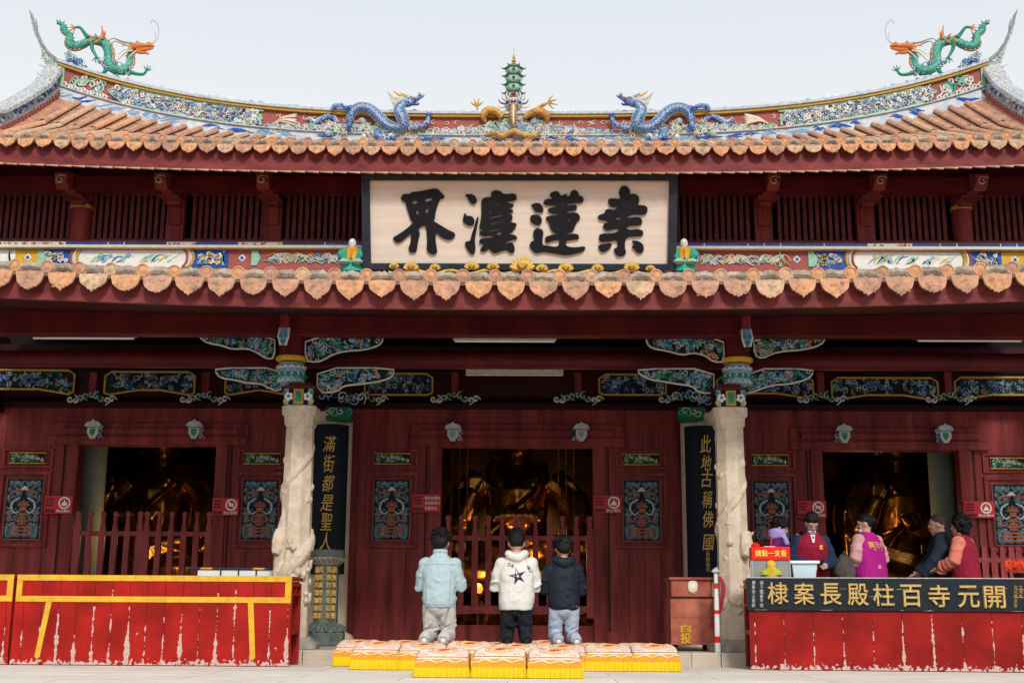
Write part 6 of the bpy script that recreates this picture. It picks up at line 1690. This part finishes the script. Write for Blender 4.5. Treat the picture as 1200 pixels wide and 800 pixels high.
# ================================================================== PEOPLE
skin = mat('warm skin', (.52, .29, .20), .5, .12, 12, .1); eyem = mat('dark eye', (.02, .015, .012), .3, 0); lipm = mat('lip tone', (.40, .14, .12), .5, 0)
hairm = mat('black hair', (.010, .009, .010), .45, .4, 60, .6, stretch=(1,1,.3), fine=150); shaved = mat('shaved hair', (.06, .045, .04), .7, .2, 60, .3, fine=150)
def eloft(mb, rows_, m, seg=20):
    """rows: (centre, rx, ry, tilt) stacked rounded-box rings"""
    rings = []
    for c, rx, ry in rows_:
        rings.append([(c[0]+rx*math.copysign(abs(math.cos(q))**.85, math.cos(q)), c[1]+ry*math.copysign(abs(math.sin(q))**.85, math.sin(q)), c[2]) for q in [2*math.pi*k/seg for k in range(seg)]])
    mb.loft(rings, m)
def hand(ex, w, d, palm, s=1, curl=.5, L=.085):
    """palm + four unequal bent fingers + thumb, d = pointing direction, palm = palm normal"""
    w = Vector(w); d = Vector(d).normalized(); pn = Vector(palm).normalized(); sd_ = d.cross(pn).normalized()*s
    ex.tube([w, w+d*.04, w+d*.085], [.026, .036, .034], skin, 8, flat=1)
    for k, ln in enumerate((.92, 1.0, .94, .74)):
        b = w+d*.08+sd_*(.027-.018*k); a1 = d*math.cos(curl*.5)+pn*math.sin(curl*.5); a2 = d*math.cos(curl*1.3)+pn*math.sin(curl*1.3)
        ex.tube([b-d*.01, b+a1*L*.45*ln, b+a1*L*.45*ln+a2*L*.32*ln, b+a1*L*.45*ln+a2*L*.52*ln], [.0105, .0095, .009, .006], skin, 7)
    b = w+d*.035+sd_*.028; td = (sd_*.75+d*.7+pn*.25).normalized(); ex.tube([b-sd_*.01, b+td*.035, b+td*.035+d*.03], [.013, .011, .007], skin, 7)
def head(mb, ex, M, female=False):
    k0 = len(mb.v)
    mb.ell((0, -.012, .01), (.074, .092, .105), skin, 18, 12); mb.ell((0, .028, -.045), (.052, .055, .062), skin, 14, 9)      # skull, jaw
    mb.tube([(0,.075,.012),(0,.094,-.02),(0,.086,-.030)], [.010,.015,.012], skin, 8); mb.ell((0,.072,-.062), (.026,.018,.012), skin, 10, 6)
    mb.ell((0,.060,-.098), (.024,.022,.018), skin, 10, 6)
    for s in (-1,1): mb.ell((s*.075,-.008,-.012), (.010,.020,.032), skin, 8, 6); mb.ell((s*.036,.055,-.03), (.022,.022,.02), skin, 8, 6); mb.ell((s*.03,.070,.028), (.024,.012,.009), skin, 8, 5)
    for q in range(k0, len(mb.v)): mb.v[q] = tuple(M @ Vector(mb.v[q]))
    k0 = len(ex.v)
    for s in (-1,1):
        ex.ell((s*.030,.076,.006), (.010,.005,.0035), eyem, 8, 5); ex.tube([(s*.018,.084,.028),(s*.032,.083,.031),(s*.045,.074,.028)], .0018, hairm, 4)
    ex.tube([(-.020,.090,-.060),(0,.094,-.058),(.020,.090,-.060)], [.003,.006,.003], lipm, 5); ex.tube([(-.016,.088,-.068),(0,.092,-.070),(.016,.088,-.068)], [.003,.005,.003], lipm, 5)
    for q in range(k0, len(ex.v)): ex.v[q] = tuple(M @ Vector(ex.v[q]))
def hair(M, style, r, seed):
    random.seed(seed); h = MB()
    m_ = hairm
    if style == 'shaved':
        h.ell((0,-.018,.022), (.0775,.094,.101), shaved, 18, 12); m_ = shaved
        # keep only upper/back part
        h2 = MB(); 
        h = MB(); h.ell((0,-.024,.034), (.077,.092,.092), shaved, 18, 12)
    elif style == 'short':
        h.ell((0,-.026,.040), (.083,.096,.092), m_, 16, 10); h.ell((0,-.055,.005), (.074,.06,.075), m_, 14, 9)
        for i in range(60):
            a = random.random()*6.28; b = random.uniform(.1,1.35); x = .075*math.sin(b)*math.cos(a); y = -.026+.088*math.sin(b)*math.sin(a); z = .04+.085*math.cos(b)
            h.tube([(x*.8,y*.8,z*.8+.008),(x*1.08,y*1.08,z*1.08),(x*1.2+random.uniform(-.01,.01),y*1.18,z*1.12)], [.018,.013,.005], m_, 5)
    elif style == 'fluffy':
        h.ell((0,-.024,.045), (.096,.104,.095), m_, 16, 10); h.ell((0,-.055,-.010), (.086,.062,.085), m_, 14, 9)
        for i in range(90):
            a = random.random()*6.28; b = random.uniform(0,1.9); x = .09*math.sin(b)*math.cos(a); y = -.03+.10*math.sin(b)*math.sin(a); z = .035+.092*math.cos(b)
            if y > .05 and z < .03: continue
            h.tube([(x*.8,y*.8,z*.85),(x*1.1,y*1.08,z*1.05),(x*1.22+random.uniform(-.02,.02),y*1.15,z*1.02-.015)], [.02,.015,.004], m_, 5)
    elif style == 'bun':
        h.ell((0,-.022,.036), (.081,.095,.090), m_, 16, 10); h.ell((0,-.05,.0), (.072,.06,.07), m_, 14, 9); h.ell((0,-.115,.02), (.045,.038,.05), m_, 12, 8)
        for i in range(12): a = i/12*6.28; h.tube([(.05*math.cos(a),-.02,.04+.07*abs(math.sin(a))),(.04*math.cos(a),-.08,.03+.05*math.sin(a)),(0.02*math.cos(a),-.125,.02+.03*math.sin(a))], .012, m_, 5)
    elif style == 'curly':
        h.ell((0,-.03,.035), (.098,.108,.10), m_, 16, 10); h.ell((0,-.06,-.055), (.100,.075,.10), m_, 14, 9)
        for i in range(110):
            a = random.random()*6.28; b = random.uniform(0,2.3); x = .098*math.sin(b)*math.cos(a); y = -.045+.10*math.sin(b)*math.sin(a); z = .02+.125*math.cos(b)
            if y > .045 and z < .05: continue
            h.ell((x*1.08,y*1.08,z), random.uniform(.014,.026), m_, 6, 4)
    for q in range(len(h.v)): h.v[q] = tuple(M @ Vector(h.v[q]))
    o = organic('hair', h, [m_], None, voxel=.007, smooth=1, disp=.012 if style != 'shaved' else 0, dscale=.018, seed=seed)
    o.parent = r; return o
def person(lab, loc, yaw, J, cl, hstyle, hrot=(0,0,0), seed=1, scale=1.0, group=None):
    """J joints in metres, front = +Y; cl = list of garment specs"""
    r = thing('person', lab, 'person', loc, yaw, group=group); r.scale = (scale,)*3
    hd = Vector(J['head']); M = Matrix.Translation(hd) @ Matrix.Scale(J.get('hs', 1.02), 4) @ Matrix.Rotation(hrot[2], 4, 'Z') @ Matrix.Rotation(-hrot[0], 4, 'X') @ Matrix.Rotation(hrot[1], 4, 'Y')
    b = MB(); ex = MB()
    pel, ch_, nk = Vector(J['pel']), Vector(J['chest']), Vector(J['neck'])
    wa = pel.lerp(ch_, .45)
    eloft(b, [(pel-Vector((0,0,.10)), .10, .08), (pel, .155, .11), (wa, .130, .092), (ch_, .155, .105), (nk-Vector((0,0,.07)), .150, .085), (nk-Vector((0,0,.02)), .07, .06)], skin)
    b.tube([nk-Vector((0,0,.05)), nk+Vector((0,0,.02)), hd+(hd-nk)*-.15+Vector((0,0,-.05))], [.062,.052,.050], skin, 12)
    head(b, ex, M)
    for s in ('L','R'):
        sh, el, wr = [Vector(p) for p in J['arm'+s]]
        b.tube([sh, sh.lerp(el,.5), el, el.lerp(wr,.4), wr], [.055,.047,.040,.038,.026], skin, 10)
        hand(ex, wr, J['hand'+s][0], J['hand'+s][1], 1 if s == 'L' else -1, J.get('curl', .4))
        hp, kn, an, toe = [Vector(p) for p in J['leg'+s]]
        b.tube([hp, hp.lerp(kn,.5), kn, kn.lerp(an,.35), an], [.085,.072,.055,.052,.036], skin, 10); b.tube([an, an.lerp(toe,.5), toe], [.036,.035,.026], skin, 8)
    organic('body', b, [skin, eyem, hairm, lipm], None, voxel=.012, smooth=3, extra=ex).parent = r
    hair(M, hstyle, r, seed)
    G = {}
    for g in cl:
        m = MB(); k = g['k']; mt = g['m']; bulk = g.get('bulk', 1)
        if k in ('top', 'vest'):
            hem = g['hem']; rows_ = []
            pz = pel.z
            def cen(z):
                if z <= wa.z: t = (z-pel.z)/(wa.z-pel.z); return Vector((pel.x+(wa.x-pel.x)*t, pel.y+(wa.y-pel.y)*t, z))
                t = min(1, (z-wa.z)/(ch_.z-wa.z)); q = wa.lerp(ch_, t)
                if z > ch_.z: t2 = (z-ch_.z)/(nk.z-ch_.z); q = ch_.lerp(nk, t2)
                return Vector((q.x, q.y, z))
            e = .0 if k == 'top' else .012
            hx = g.get('hemw', .19)
            rows_ = [(cen(hem), hx*.93*bulk+e, .135*bulk+e), (cen(hem+.03), hx*bulk+e, .14*bulk+e), (cen(hem+.10), hx*1.06*bulk+e, .145*bulk+e), (cen((hem+ch_.z)/2), hx*1.04*bulk+e, .14*bulk+e), (cen(ch_.z), .195*bulk+e, .138*bulk+e),
                     (cen(nk.z-.12), .170*bulk+e, .12*bulk+e), (cen(nk.z-.065), .125*bulk+e, .095*bulk+e), (cen(nk.z-.025), .085*bulk+e, .078+e), (cen(nk.z+.008), .068+e, .066+e)]
            eloft(m, rows_, mt)
            if k == 'top':
                for s in ('L','R'):
                    sh, el, wr = [Vector(p) for p in J['arm'+s]]; sr = g.get('sr', 1)
                    m.ell(tuple(sh-Vector((0,0,.015))), .076*sr, mt, 12, 8); m.tube([sh.lerp(nk,.5)-Vector((0,0,.045)), sh-Vector((0,0,.03)), sh.lerp(el,.5), el, el.lerp(wr,.5), wr-(wr-el)*.02], [.055,.074*sr,.072*sr,.070*sr,.062*sr,.050*sr], mt, 12)
                    for q_ in range(3): t_ = .25+.25*q_; c = el.lerp(wr, t_); m.tube([c-(wr-el)*.03, c+(wr-el)*.03], [.071*sr, .069*sr], mt, 12)
            else:
                for s in ('L','R'):
                    sh = Vector(J['arm'+s][0]); m.tube([sh.lerp(nk,.6)-Vector((0,0,.06)), sh.lerp(ch_,.08)+Vector((0,0,-.005))], [.06,.083], mt, 12)
            if k == 'top':   # cloth folds: raised creases round the waist, back and elbows
                rf = random.Random(seed*7+3)
                for _ in range(26):
                    q0 = rf.uniform(3.3, 6.1) if rf.random() < .75 else rf.uniform(0, 6.28); z0 = hem+.04+abs(rf.gauss(0, .16))*(ch_.z-hem)*2.2
                    if z0 > ch_.z+.05: continue
                    dq = rf.uniform(.3, .8)*rf.choice((-1, 1)); dz = rf.uniform(-.02, .10); pp = []
                    for t in (0, .33, .66, 1):
                        c0 = cen(z0+dz*t); q = q0+dq*t; pp.append((c0.x+(hx*1.03*bulk)*math.cos(q), c0.y+.141*bulk*math.sin(q), z0+dz*t))
                    m.tube(pp, [.004, .013, .012, .004], mt, 6)
                for s in ('L','R'):
                    sh, el, wr = [Vector(p) for p in J['arm'+s]]
                    for j in range(7):
                        t = rf.uniform(.35, 1.0); c0 = sh.lerp(el, t) if j < 4 else el.lerp(wr, t*.8); ax = (el-sh if j < 4 else wr-el).normalized(); u1 = ax.cross(Vector((0,1,.2))).normalized(); u2 = ax.cross(u1); a0 = rf.random()*6.28; rr_ = .070*sr
                        m.tube([c0+(u1*math.cos(a0+b)+u2*math.sin(a0+b))*rr_+ax*b*.03 for b in (0,.5,1,1.5,2)], [.004,.013,.014,.012,.004], mt, 6)
            if g.get('hood'):
                nz = nk.z; c = Vector(nk)
                m.tube(crom([(c.x-.10,c.y+.02,nz-.01),(c.x-.095,c.y-.08,nz-.01),(c.x,c.y-.125,nz-.06),(c.x+.095,c.y-.08,nz-.01),(c.x+.10,c.y+.02,nz-.01)],4), interp([.03,.045,.06,.045,.03],4), mt, 10)
                m.ell((c.x, c.y-.10, nz-.07), (.085,.05,.075), mt, 12, 8)
            if g.get('collar'): m.tube(crom([(nk.x-.062,nk.y+.04,nk.z+.0),(nk.x-.066,nk.y-.03,nk.z+.015),(nk.x,nk.y-.068,nk.z+.02),(nk.x+.066,nk.y-.03,nk.z+.015),(nk.x+.062,nk.y+.04,nk.z+.0)],4), .024, mt, 8)
        elif k == 'pants':
            m.ell(tuple(pel), (.175*bulk,.135*bulk,.13), mt, 16, 10)
            for s in ('L','R'):
                hp, kn, an, toe = [Vector(p) for p in J['leg'+s]]
                rf = random.Random(seed*5+ord(s))
                for j in range(9):
                    t = rf.uniform(.2,1); c0 = hp.lerp(kn, t); a0 = rf.uniform(3.2, 6.2); m.tube([c0+Vector((math.cos(a0+b)*.094*bulk, math.sin(a0+b)*.094*bulk, b*.03)) for b in (0,.4,.8,1.2)], [.004,.012,.011,.004], mt, 6)
                m.tube([hp+Vector((0,0,.04)), hp, hp.lerp(kn,.5), kn, kn.lerp(an,.5), an, an.lerp(toe,g.get('over',0))], [.10*bulk,.105*bulk,.096*bulk,.083*bulk,.078*bulk,.072*bulk,.066*bulk], mt, 12)
        elif k == 'shoes':
            for s in ('L','R'):
                hp, kn, an, toe = [Vector(p) for p in J['leg'+s]]; d = (toe-an)
                kk = .8 if J.get('curl') == .15 else 1; m.tube([an-d*.35, an, an+d*.5, toe+d*.1], [.036*kk,.045*kk,.044*kk,.034*kk], mt, 10)
        elif k == 'scarf':
            for j in range(3): 
                z = nk.z+.005+.028*j; m.tube([(nk.x+.085*math.cos(q),nk.y+.085*math.sin(q),z+.01*math.sin(q*2+j)) for q in [2*math.pi*i/14 for i in range(15)]], .036, mt, 8)
            m.tube(crom([(nk.x+.05,nk.y+.09,nk.z),(nk.x+.06,nk.y+.13,nk.z-.12),(nk.x+.03,nk.y+.15,nk.z-.28)],3), .035, mt, 8)
        elif k == 'mask':
            k0 = len(m.v); m.ell((0,.058,-.078), (.052,.040,.034), mt, 12, 8)
            m.tube([(-.05,.05,-.07),(-.078,.0,-.03)], .003, mt, 4); m.tube([(.05,.05,-.07),(.078,.0,-.03)], .003, mt, 4)
            for q in range(k0, len(m.v)): m.v[q] = tuple(M @ Vector(m.v[q]))
        if g.get('extra'): g['extra'](m, mt)
        o = organic(g['n'], m, [mt], None, voxel=.011 if k != 'mask' else .006, smooth=g.get('sm', 3), disp=g.get('disp', .03)*.5, dscale=g.get('ds', .085), seed=seed+len(G))
        o.parent = r; G[g['n']] = o
        if g.get('label'): o['label'] = g['label']
    return r, G
from mathutils.bvhtree import BVHTree
def print_on(o, mb, name, direction, off=.003):
    """wraps flat lettering onto a garment (mb in garment space, cast along direction)"""
    me = o.data; bv = BVHTree.FromPolygons([v.co for v in me.vertices], [tuple(p.vertices) for p in me.polygons]); d = Vector(direction)
    out = []
    for v in mb.v:
        p = Vector(v); h = bv.ray_cast(p-d*1.0, d)
        out.append(tuple(h[0]-d*(off+ (0))) if h[0] is not None else tuple(p))
    mb.v = out; q = _b(mb, name, None); q.parent = o; return q
def kneel(w=.0, elbow=.27):
    return dict(pel=(0,-.02,.40), chest=(0,.0,.80), neck=(0,.02,1.0), head=(0,.06,1.115), hs=1.2,
        armL=((.170,.0,.885),(elbow,.04,.62),(.05,.30,.74)), armR=((-.170,.0,.885),(-elbow,.04,.62),(-.05,.30,.74)),
        handL=((-.15,.35,.9),(-1,0,0)), handR=((.15,.35,.9),(1,0,0)), curl=.15,
        legL=((.088,-.02,.40),(.105,.05,.07),(.105,-.36,.055),(.105,-.42,.01)), legR=((-.088,-.02,.40),(-.105,.05,.07),(-.105,-.36,.055),(-.105,-.42,.01)))
denim = mat('pale blue denim', (.40, .52, .56), .85, .12, 14, .3, fine=120); hood_m = mat('off white fleece', (.66, .65, .61), .9, .08, 14, .2, fine=120); nav = mat('black blue shell fabric', (.014, .018, .028), .6, .3, 10, .2)
pgrey = mat('light grey trousers', (.52, .52, .49), .85, .12, 12, .2, fine=110); pblk = mat('black trousers', (.018, .019, .026), .8, .3, 12, .2); pjean = mat('washed light jeans', (.38, .44, .54), .85, .2, 8, .2, fine=110); shoe = mat('white sneaker', (.70, .69, .66), .6, .1, 10, .1)
ZK = .255; YK = 14.34
def pk(px): return (PX(px, 700, YK), YK, ZK)
J = kneel(elbow=.235); J['hip'] = 1
def jl(m, mt): m.tube([(-.20,-.13,.38),(0,-.16,.38),(.20,-.13,.38)], .022, mt, 8)
r1, G1 = person('kneeling man in light blue denim jacket and pale trousers seen from behind', pk(515), R(-4), J,
  [dict(k='pants', n='trousers', m=pgrey, bulk=.98, over=.6, disp=.06, ds=.10), dict(k='shoes', n='shoes', m=shoe, disp=0), dict(k='top', n='denim_jacket', m=denim, hem=.385, hemw=.175, bulk=1.05, sr=1.03, collar=1, disp=.055, ds=.10)], 'fluffy', hrot=(R(25),0,R(-8)), seed=1)
sm_ = MB(); seam = mat('jacket stitching', (.20, .28, .32), .8, .1)
for z, a in ((.86, .19),): sm_.tube([(-a+2*a*i/24, -.3, z) for i in range(25)], .0035, seam, 4)
sm_.tube([(-.17+.34*i/24, -.3, .415) for i in range(25)], .003, seam, 4)
for s in (-1, 1): sm_.tube([(s*(.15-.02*t), -.3, .86-.44*t) for t in [i/14 for i in range(15)]], .0025, seam, 4); sm_.box(s*.13-.012, s*.13+.012, -.31, -.30, .37, .395, seam)
print_on(G1['denim_jacket'], sm_, 'stitching', (0,1,0), .001)
J = kneel(elbow=.24)
r2, G2 = person('kneeling man in off white hooded sweatshirt and black trousers, between the two others', pk(605), R(2), J,
  [dict(k='pants', n='trousers', m=pblk, bulk=.95, over=.6, disp=.05, ds=.10), dict(k='shoes', n='shoes', m=pblk, disp=0), dict(k='top', n='hooded_sweatshirt', m=hood_m, hem=.36, hemw=.18, bulk=1.07, sr=1.08, hood=1, disp=.055, ds=.11)], 'short', hrot=(R(18),0,0), seed=2)
pr = MB(); pkm = mat('sweatshirt print dark', (.05, .02, .05), .7, .2); pkv = mat('sweatshirt print plum', (.18, .05, .12), .7, .2)
def star(cx, cz, r1_, r2_, m_, ph=.25):
    n0 = 8; pts = []
    for i in range(10):
        q = ph+math.pi/2+math.pi*i/5; rr = r1_ if i % 2 == 0 else r2_; pts.append((cx+rr*math.cos(q), cz+rr*math.sin(q)))
    o = len(pr.v); vs = [(cx, -.3, cz)]
    ring = []
    for i in range(10):
        a, b_ = pts[i], pts[(i+1)%10]
        for t in (0, .33, .66): ring.append((a[0]+(b_[0]-a[0])*t, -.3, a[1]+(b_[1]-a[1])*t))
    pr.add(vs+ring, [(0, 1+i, 1+(i+1) % 30) for i in range(30)], m_)
star(.01, .735, .105, .036, pkm)
print_on(G2['hooded_sweatshirt'], pr, 'star_print', (0,1,0), .003)
pr = MB(); star(.012, .735, .022, .01, hood_m); print_on(G2['hooded_sweatshirt'], pr, 'star_centre', (0,1,0), .006)
pr = MB()
for ch, x, z, a in (('D', -.085, .865, .3), ('R', -.045, .845, .5), ('&', .135, .835, -.5), ('C', .155, .80, -.6)):
    k0 = len(pr.v); put_text(pr, ch, 0, -.3, 0, .035, .042, pkm, off=.02, depth=.0001)
    Mx = Matrix.Translation((x, 0, z)) @ Matrix.Rotation(a, 4, 'Y')
    for q in range(k0, len(pr.v)): pr.v[q] = tuple(Mx @ Vector(pr.v[q]))
print_on(G2['hooded_sweatshirt'], pr, 'lettering', (0,1,0), .003)
J = kneel(elbow=.225)
r3, G3 = person('kneeling man in dark blue black hooded jacket and washed light jeans', pk(660.5), R(5), J,
  [dict(k='pants', n='trousers', m=pjean, bulk=.95, over=.6, disp=.05, ds=.10), dict(k='shoes', n='shoes', m=shoe, disp=0), dict(k='top', n='hooded_jacket', m=nav, hem=.39, hemw=.175, bulk=1.04, sr=1.05, hood=1, disp=.05, ds=.11)], 'fluffy', hrot=(R(38),0,R(5)), seed=3, scale=.94)
lm = MB(); lm.box(.10,.15,-.31,-.30,.43,.438,wht); print_on(G3['hooded_jacket'], lm, 'tag', (0,1,0), .002)

def stand(h=1.0, dy=0, elb=(.23,.02,1.10), wr=(.16,.26,1.06), lean=0):
    J = dict(pel=(0,0,.93), chest=(0,.02+lean*.5,1.24), neck=(0,.03+lean,1.42), head=(0,.06+lean*1.3,1.535),
        armL=((.155,.02+lean*.8,1.335),elb,wr), armR=((-.155,.02+lean*.8,1.335),(-elb[0],elb[1],elb[2]),(-wr[0],wr[1],wr[2])),
        handL=((-.3,.9,-.1),(0,0,-1)), handR=((.3,.9,-.1),(0,0,-1)), curl=.5,
        legL=((.09,0,.88),(.10,.02,.47),(.10,-.02,.09),(.105,.12,.035)), legR=((-.09,0,.88),(-.10,.02,.47),(-.10,-.02,.09),(-.105,.12,.035)))
    return J
purp = mat('deep purple jacket', (.10, .02, .11), .7, .3, 10); lav = mat('lavender scarf', (.42, .32, .68), .85, .2, 12); navs = mat('navy sleeve knit', (.02, .035, .085), .8, .3, 14); burg = mat('burgundy vest', (.27, .010, .035), .7, .2, 10); mag = mat('magenta vest', (.40, .012, .22), .7, .15, 10)
pinks = mat('pale pink shirt', (.62, .33, .33), .8, .15, 12); slate = mat('slate blue robe', (.022, .035, .055), .85, .3, 12); salm = mat('salmon sleeve', (.70, .22, .15), .8, .15, 12); maskm = mat('pale blue mask', (.45, .58, .68), .7, .08); dkt = mat('dark trousers', (.02, .02, .025), .8, .3); whs = mat('white shirt', (.65,.66,.68), .8, .1)
ylet = mat('yellow vest lettering', (.85, .45, .05), .6, .05)
DS = dict(k='shoes', n='shoes', m=dkt, disp=0)
def at(px, Y): return (PX(px, 650, Y), Y, ZP)
# woman with phone, facing right
J = stand(elb=(.22,.10,1.12), wr=(.10,.30,1.30), lean=.06); J['armR'] = (J['armR'][0], (-.22,.05,1.10), (-.08,.25,1.05)); J['handL'] = ((0,.35,.9),(-.8,.5,0)); J['curl'] = .35
r4, G4 = person('woman in purple jacket and lavender scarf looking at a phone, behind the incense box', at(903, 15.25), R(-104), J,
  [dict(k='pants', n='trousers', m=dkt), DS, dict(k='top', n='jacket', m=purp, hem=.86, bulk=1.08, sr=1.1), dict(k='scarf', n='scarf', m=lav, disp=.03, ds=.04)], 'fluffy', hrot=(R(22),0,0), seed=4, scale=.95)
ph = MB(); ph.box(-.038,.038,-.005,.005,-.075,.075,nvy); ph.box(-.034,.034,-.0065,-.0051,-.068,.068,black)
pc_ = _b(ph, 'mobile_phone', None, bevel=.002); Wp = Matrix.Translation(Vector(at(903,15.25))) @ Matrix.Rotation(R(-104),4,'Z') @ Matrix.Scale(.95,4)
pw_ = Wp @ Vector((.085,.375,1.41)); pc_.location = pw_; pc_.rotation_euler = (R(-25), R(12), R(-60)); tag(pc_, 'black mobile phone held up by the woman in purple', 'phone')
# bowed young vendor
J = stand(elb=(.25,.08,1.08), wr=(.10,.36,1.02), lean=.10)
r5, G5 = person('young vendor with bowed head in burgundy vest over navy sleeves, behind the blue tub', at(949, 15.1), R(180), J,
  [dict(k='pants', n='trousers', m=dkt), DS, dict(k='top', n='sweater', m=navs, hem=.88, bulk=1.02, sr=1.1, collar=1), dict(k='vest', n='vest', m=burg, hem=.84, bulk=1.08), dict(k='mask', n='chin_mask', m=maskm, disp=0)], 'short', hrot=(R(42),0,R(8)), seed=5, scale=.97)
bd_ = MB(); bd_.box(-.115,-.075,.30,.31,1.22,1.27,ylet); print_on(G5['vest'], bd_, 'badge', (0,-1,0), .004)
cl_ = MB(); cl_.prism([(-.03,1.40),(.03,1.40),(.012,1.30),(-.012,1.30)], .30, .302, whs); print_on(G5['vest'], cl_, 'collar_front', (0,-1,0), .004)
# woman with magenta vest, back towards us, looking left
J = stand(elb=(.245,.0,1.10), wr=(.20,.18,.95))
r6, G6 = person('woman in bright magenta vest with yellow writing on its back and pink sleeves', at(1019, 15.5), R(32), J,
  [dict(k='pants', n='trousers', m=dkt), DS, dict(k='top', n='shirt', m=pinks, hem=.90, bulk=1.04, sr=1.12), dict(k='vest', n='vest', m=mag, hem=.78, hemw=.195, bulk=1.06), dict(k='mask', n='mask', m=maskm, disp=0)], 'bun', hrot=(R(10),0,R(42)), seed=6, scale=1.0)
tv = MB()
for i, ch in enumerate('開元寺'): put_text(tv, ch, -.085+i*.085, -.4, 1.265, .075, .078, ylet, off=.03, depth=.0001)
tv.box(-.07, .09, -.4, -.399, 1.205, 1.213, ylet); print_on(G6['vest'], tv, 'lettering', (0,1,0), .004)
# man in slate robe, profile to the left
J = stand(elb=(.22,.10,1.08), wr=(.12,.26,.93), lean=.0)
J['chest'] = (0,-.04,1.24); J['neck'] = (0,-.01,1.42); J['head'] = (0,.05,1.53)
def robe(m, mt):
    eloft(m, [((0,.0,.30), .24, .20), ((0,0,.70), .22, .18), ((0,0,1.0), .19, .15)], mt)
    for s in (-1,1): m.tube([(s*.20,.02,1.25),(s*.23,.12,1.06),(s*.16,.24,.90)], [.085,.10,.12], mt, 12)
r7, G7 = person('man with shaved head in a dark slate robe standing in profile, looking left', at(1104, 16.0), R(82), J,
  [dict(k='pants', n='trousers', m=dkt), DS, dict(k='top', n='robe', m=slate, hem=.45, hemw=.20, bulk=1.08, sr=1.25, collar=1, extra=robe, disp=.06, ds=.12)], 'shaved', hrot=(R(5),0,0), seed=7, scale=1.02)
# woman with curly hair, burgundy vest
J = stand(elb=(.235,.06,1.10), wr=(.15,.28,1.0))
r8, G8 = person('woman with curly black hair, salmon sleeves and burgundy vest beside the shaved man', at(1131, 15.55), R(52), J,
  [dict(k='pants', n='trousers', m=dkt), DS, dict(k='top', n='blouse', m=salm, hem=.90, bulk=1.04, sr=1.18), dict(k='vest', n='vest', m=burg, hem=.80, bulk=1.05)], 'curly', hrot=(R(8),0,R(20)), seed=8, scale=.985)
tv = MB(); tv.box(.02, .10, -.4, -.399, 1.24, 1.30, ylet)
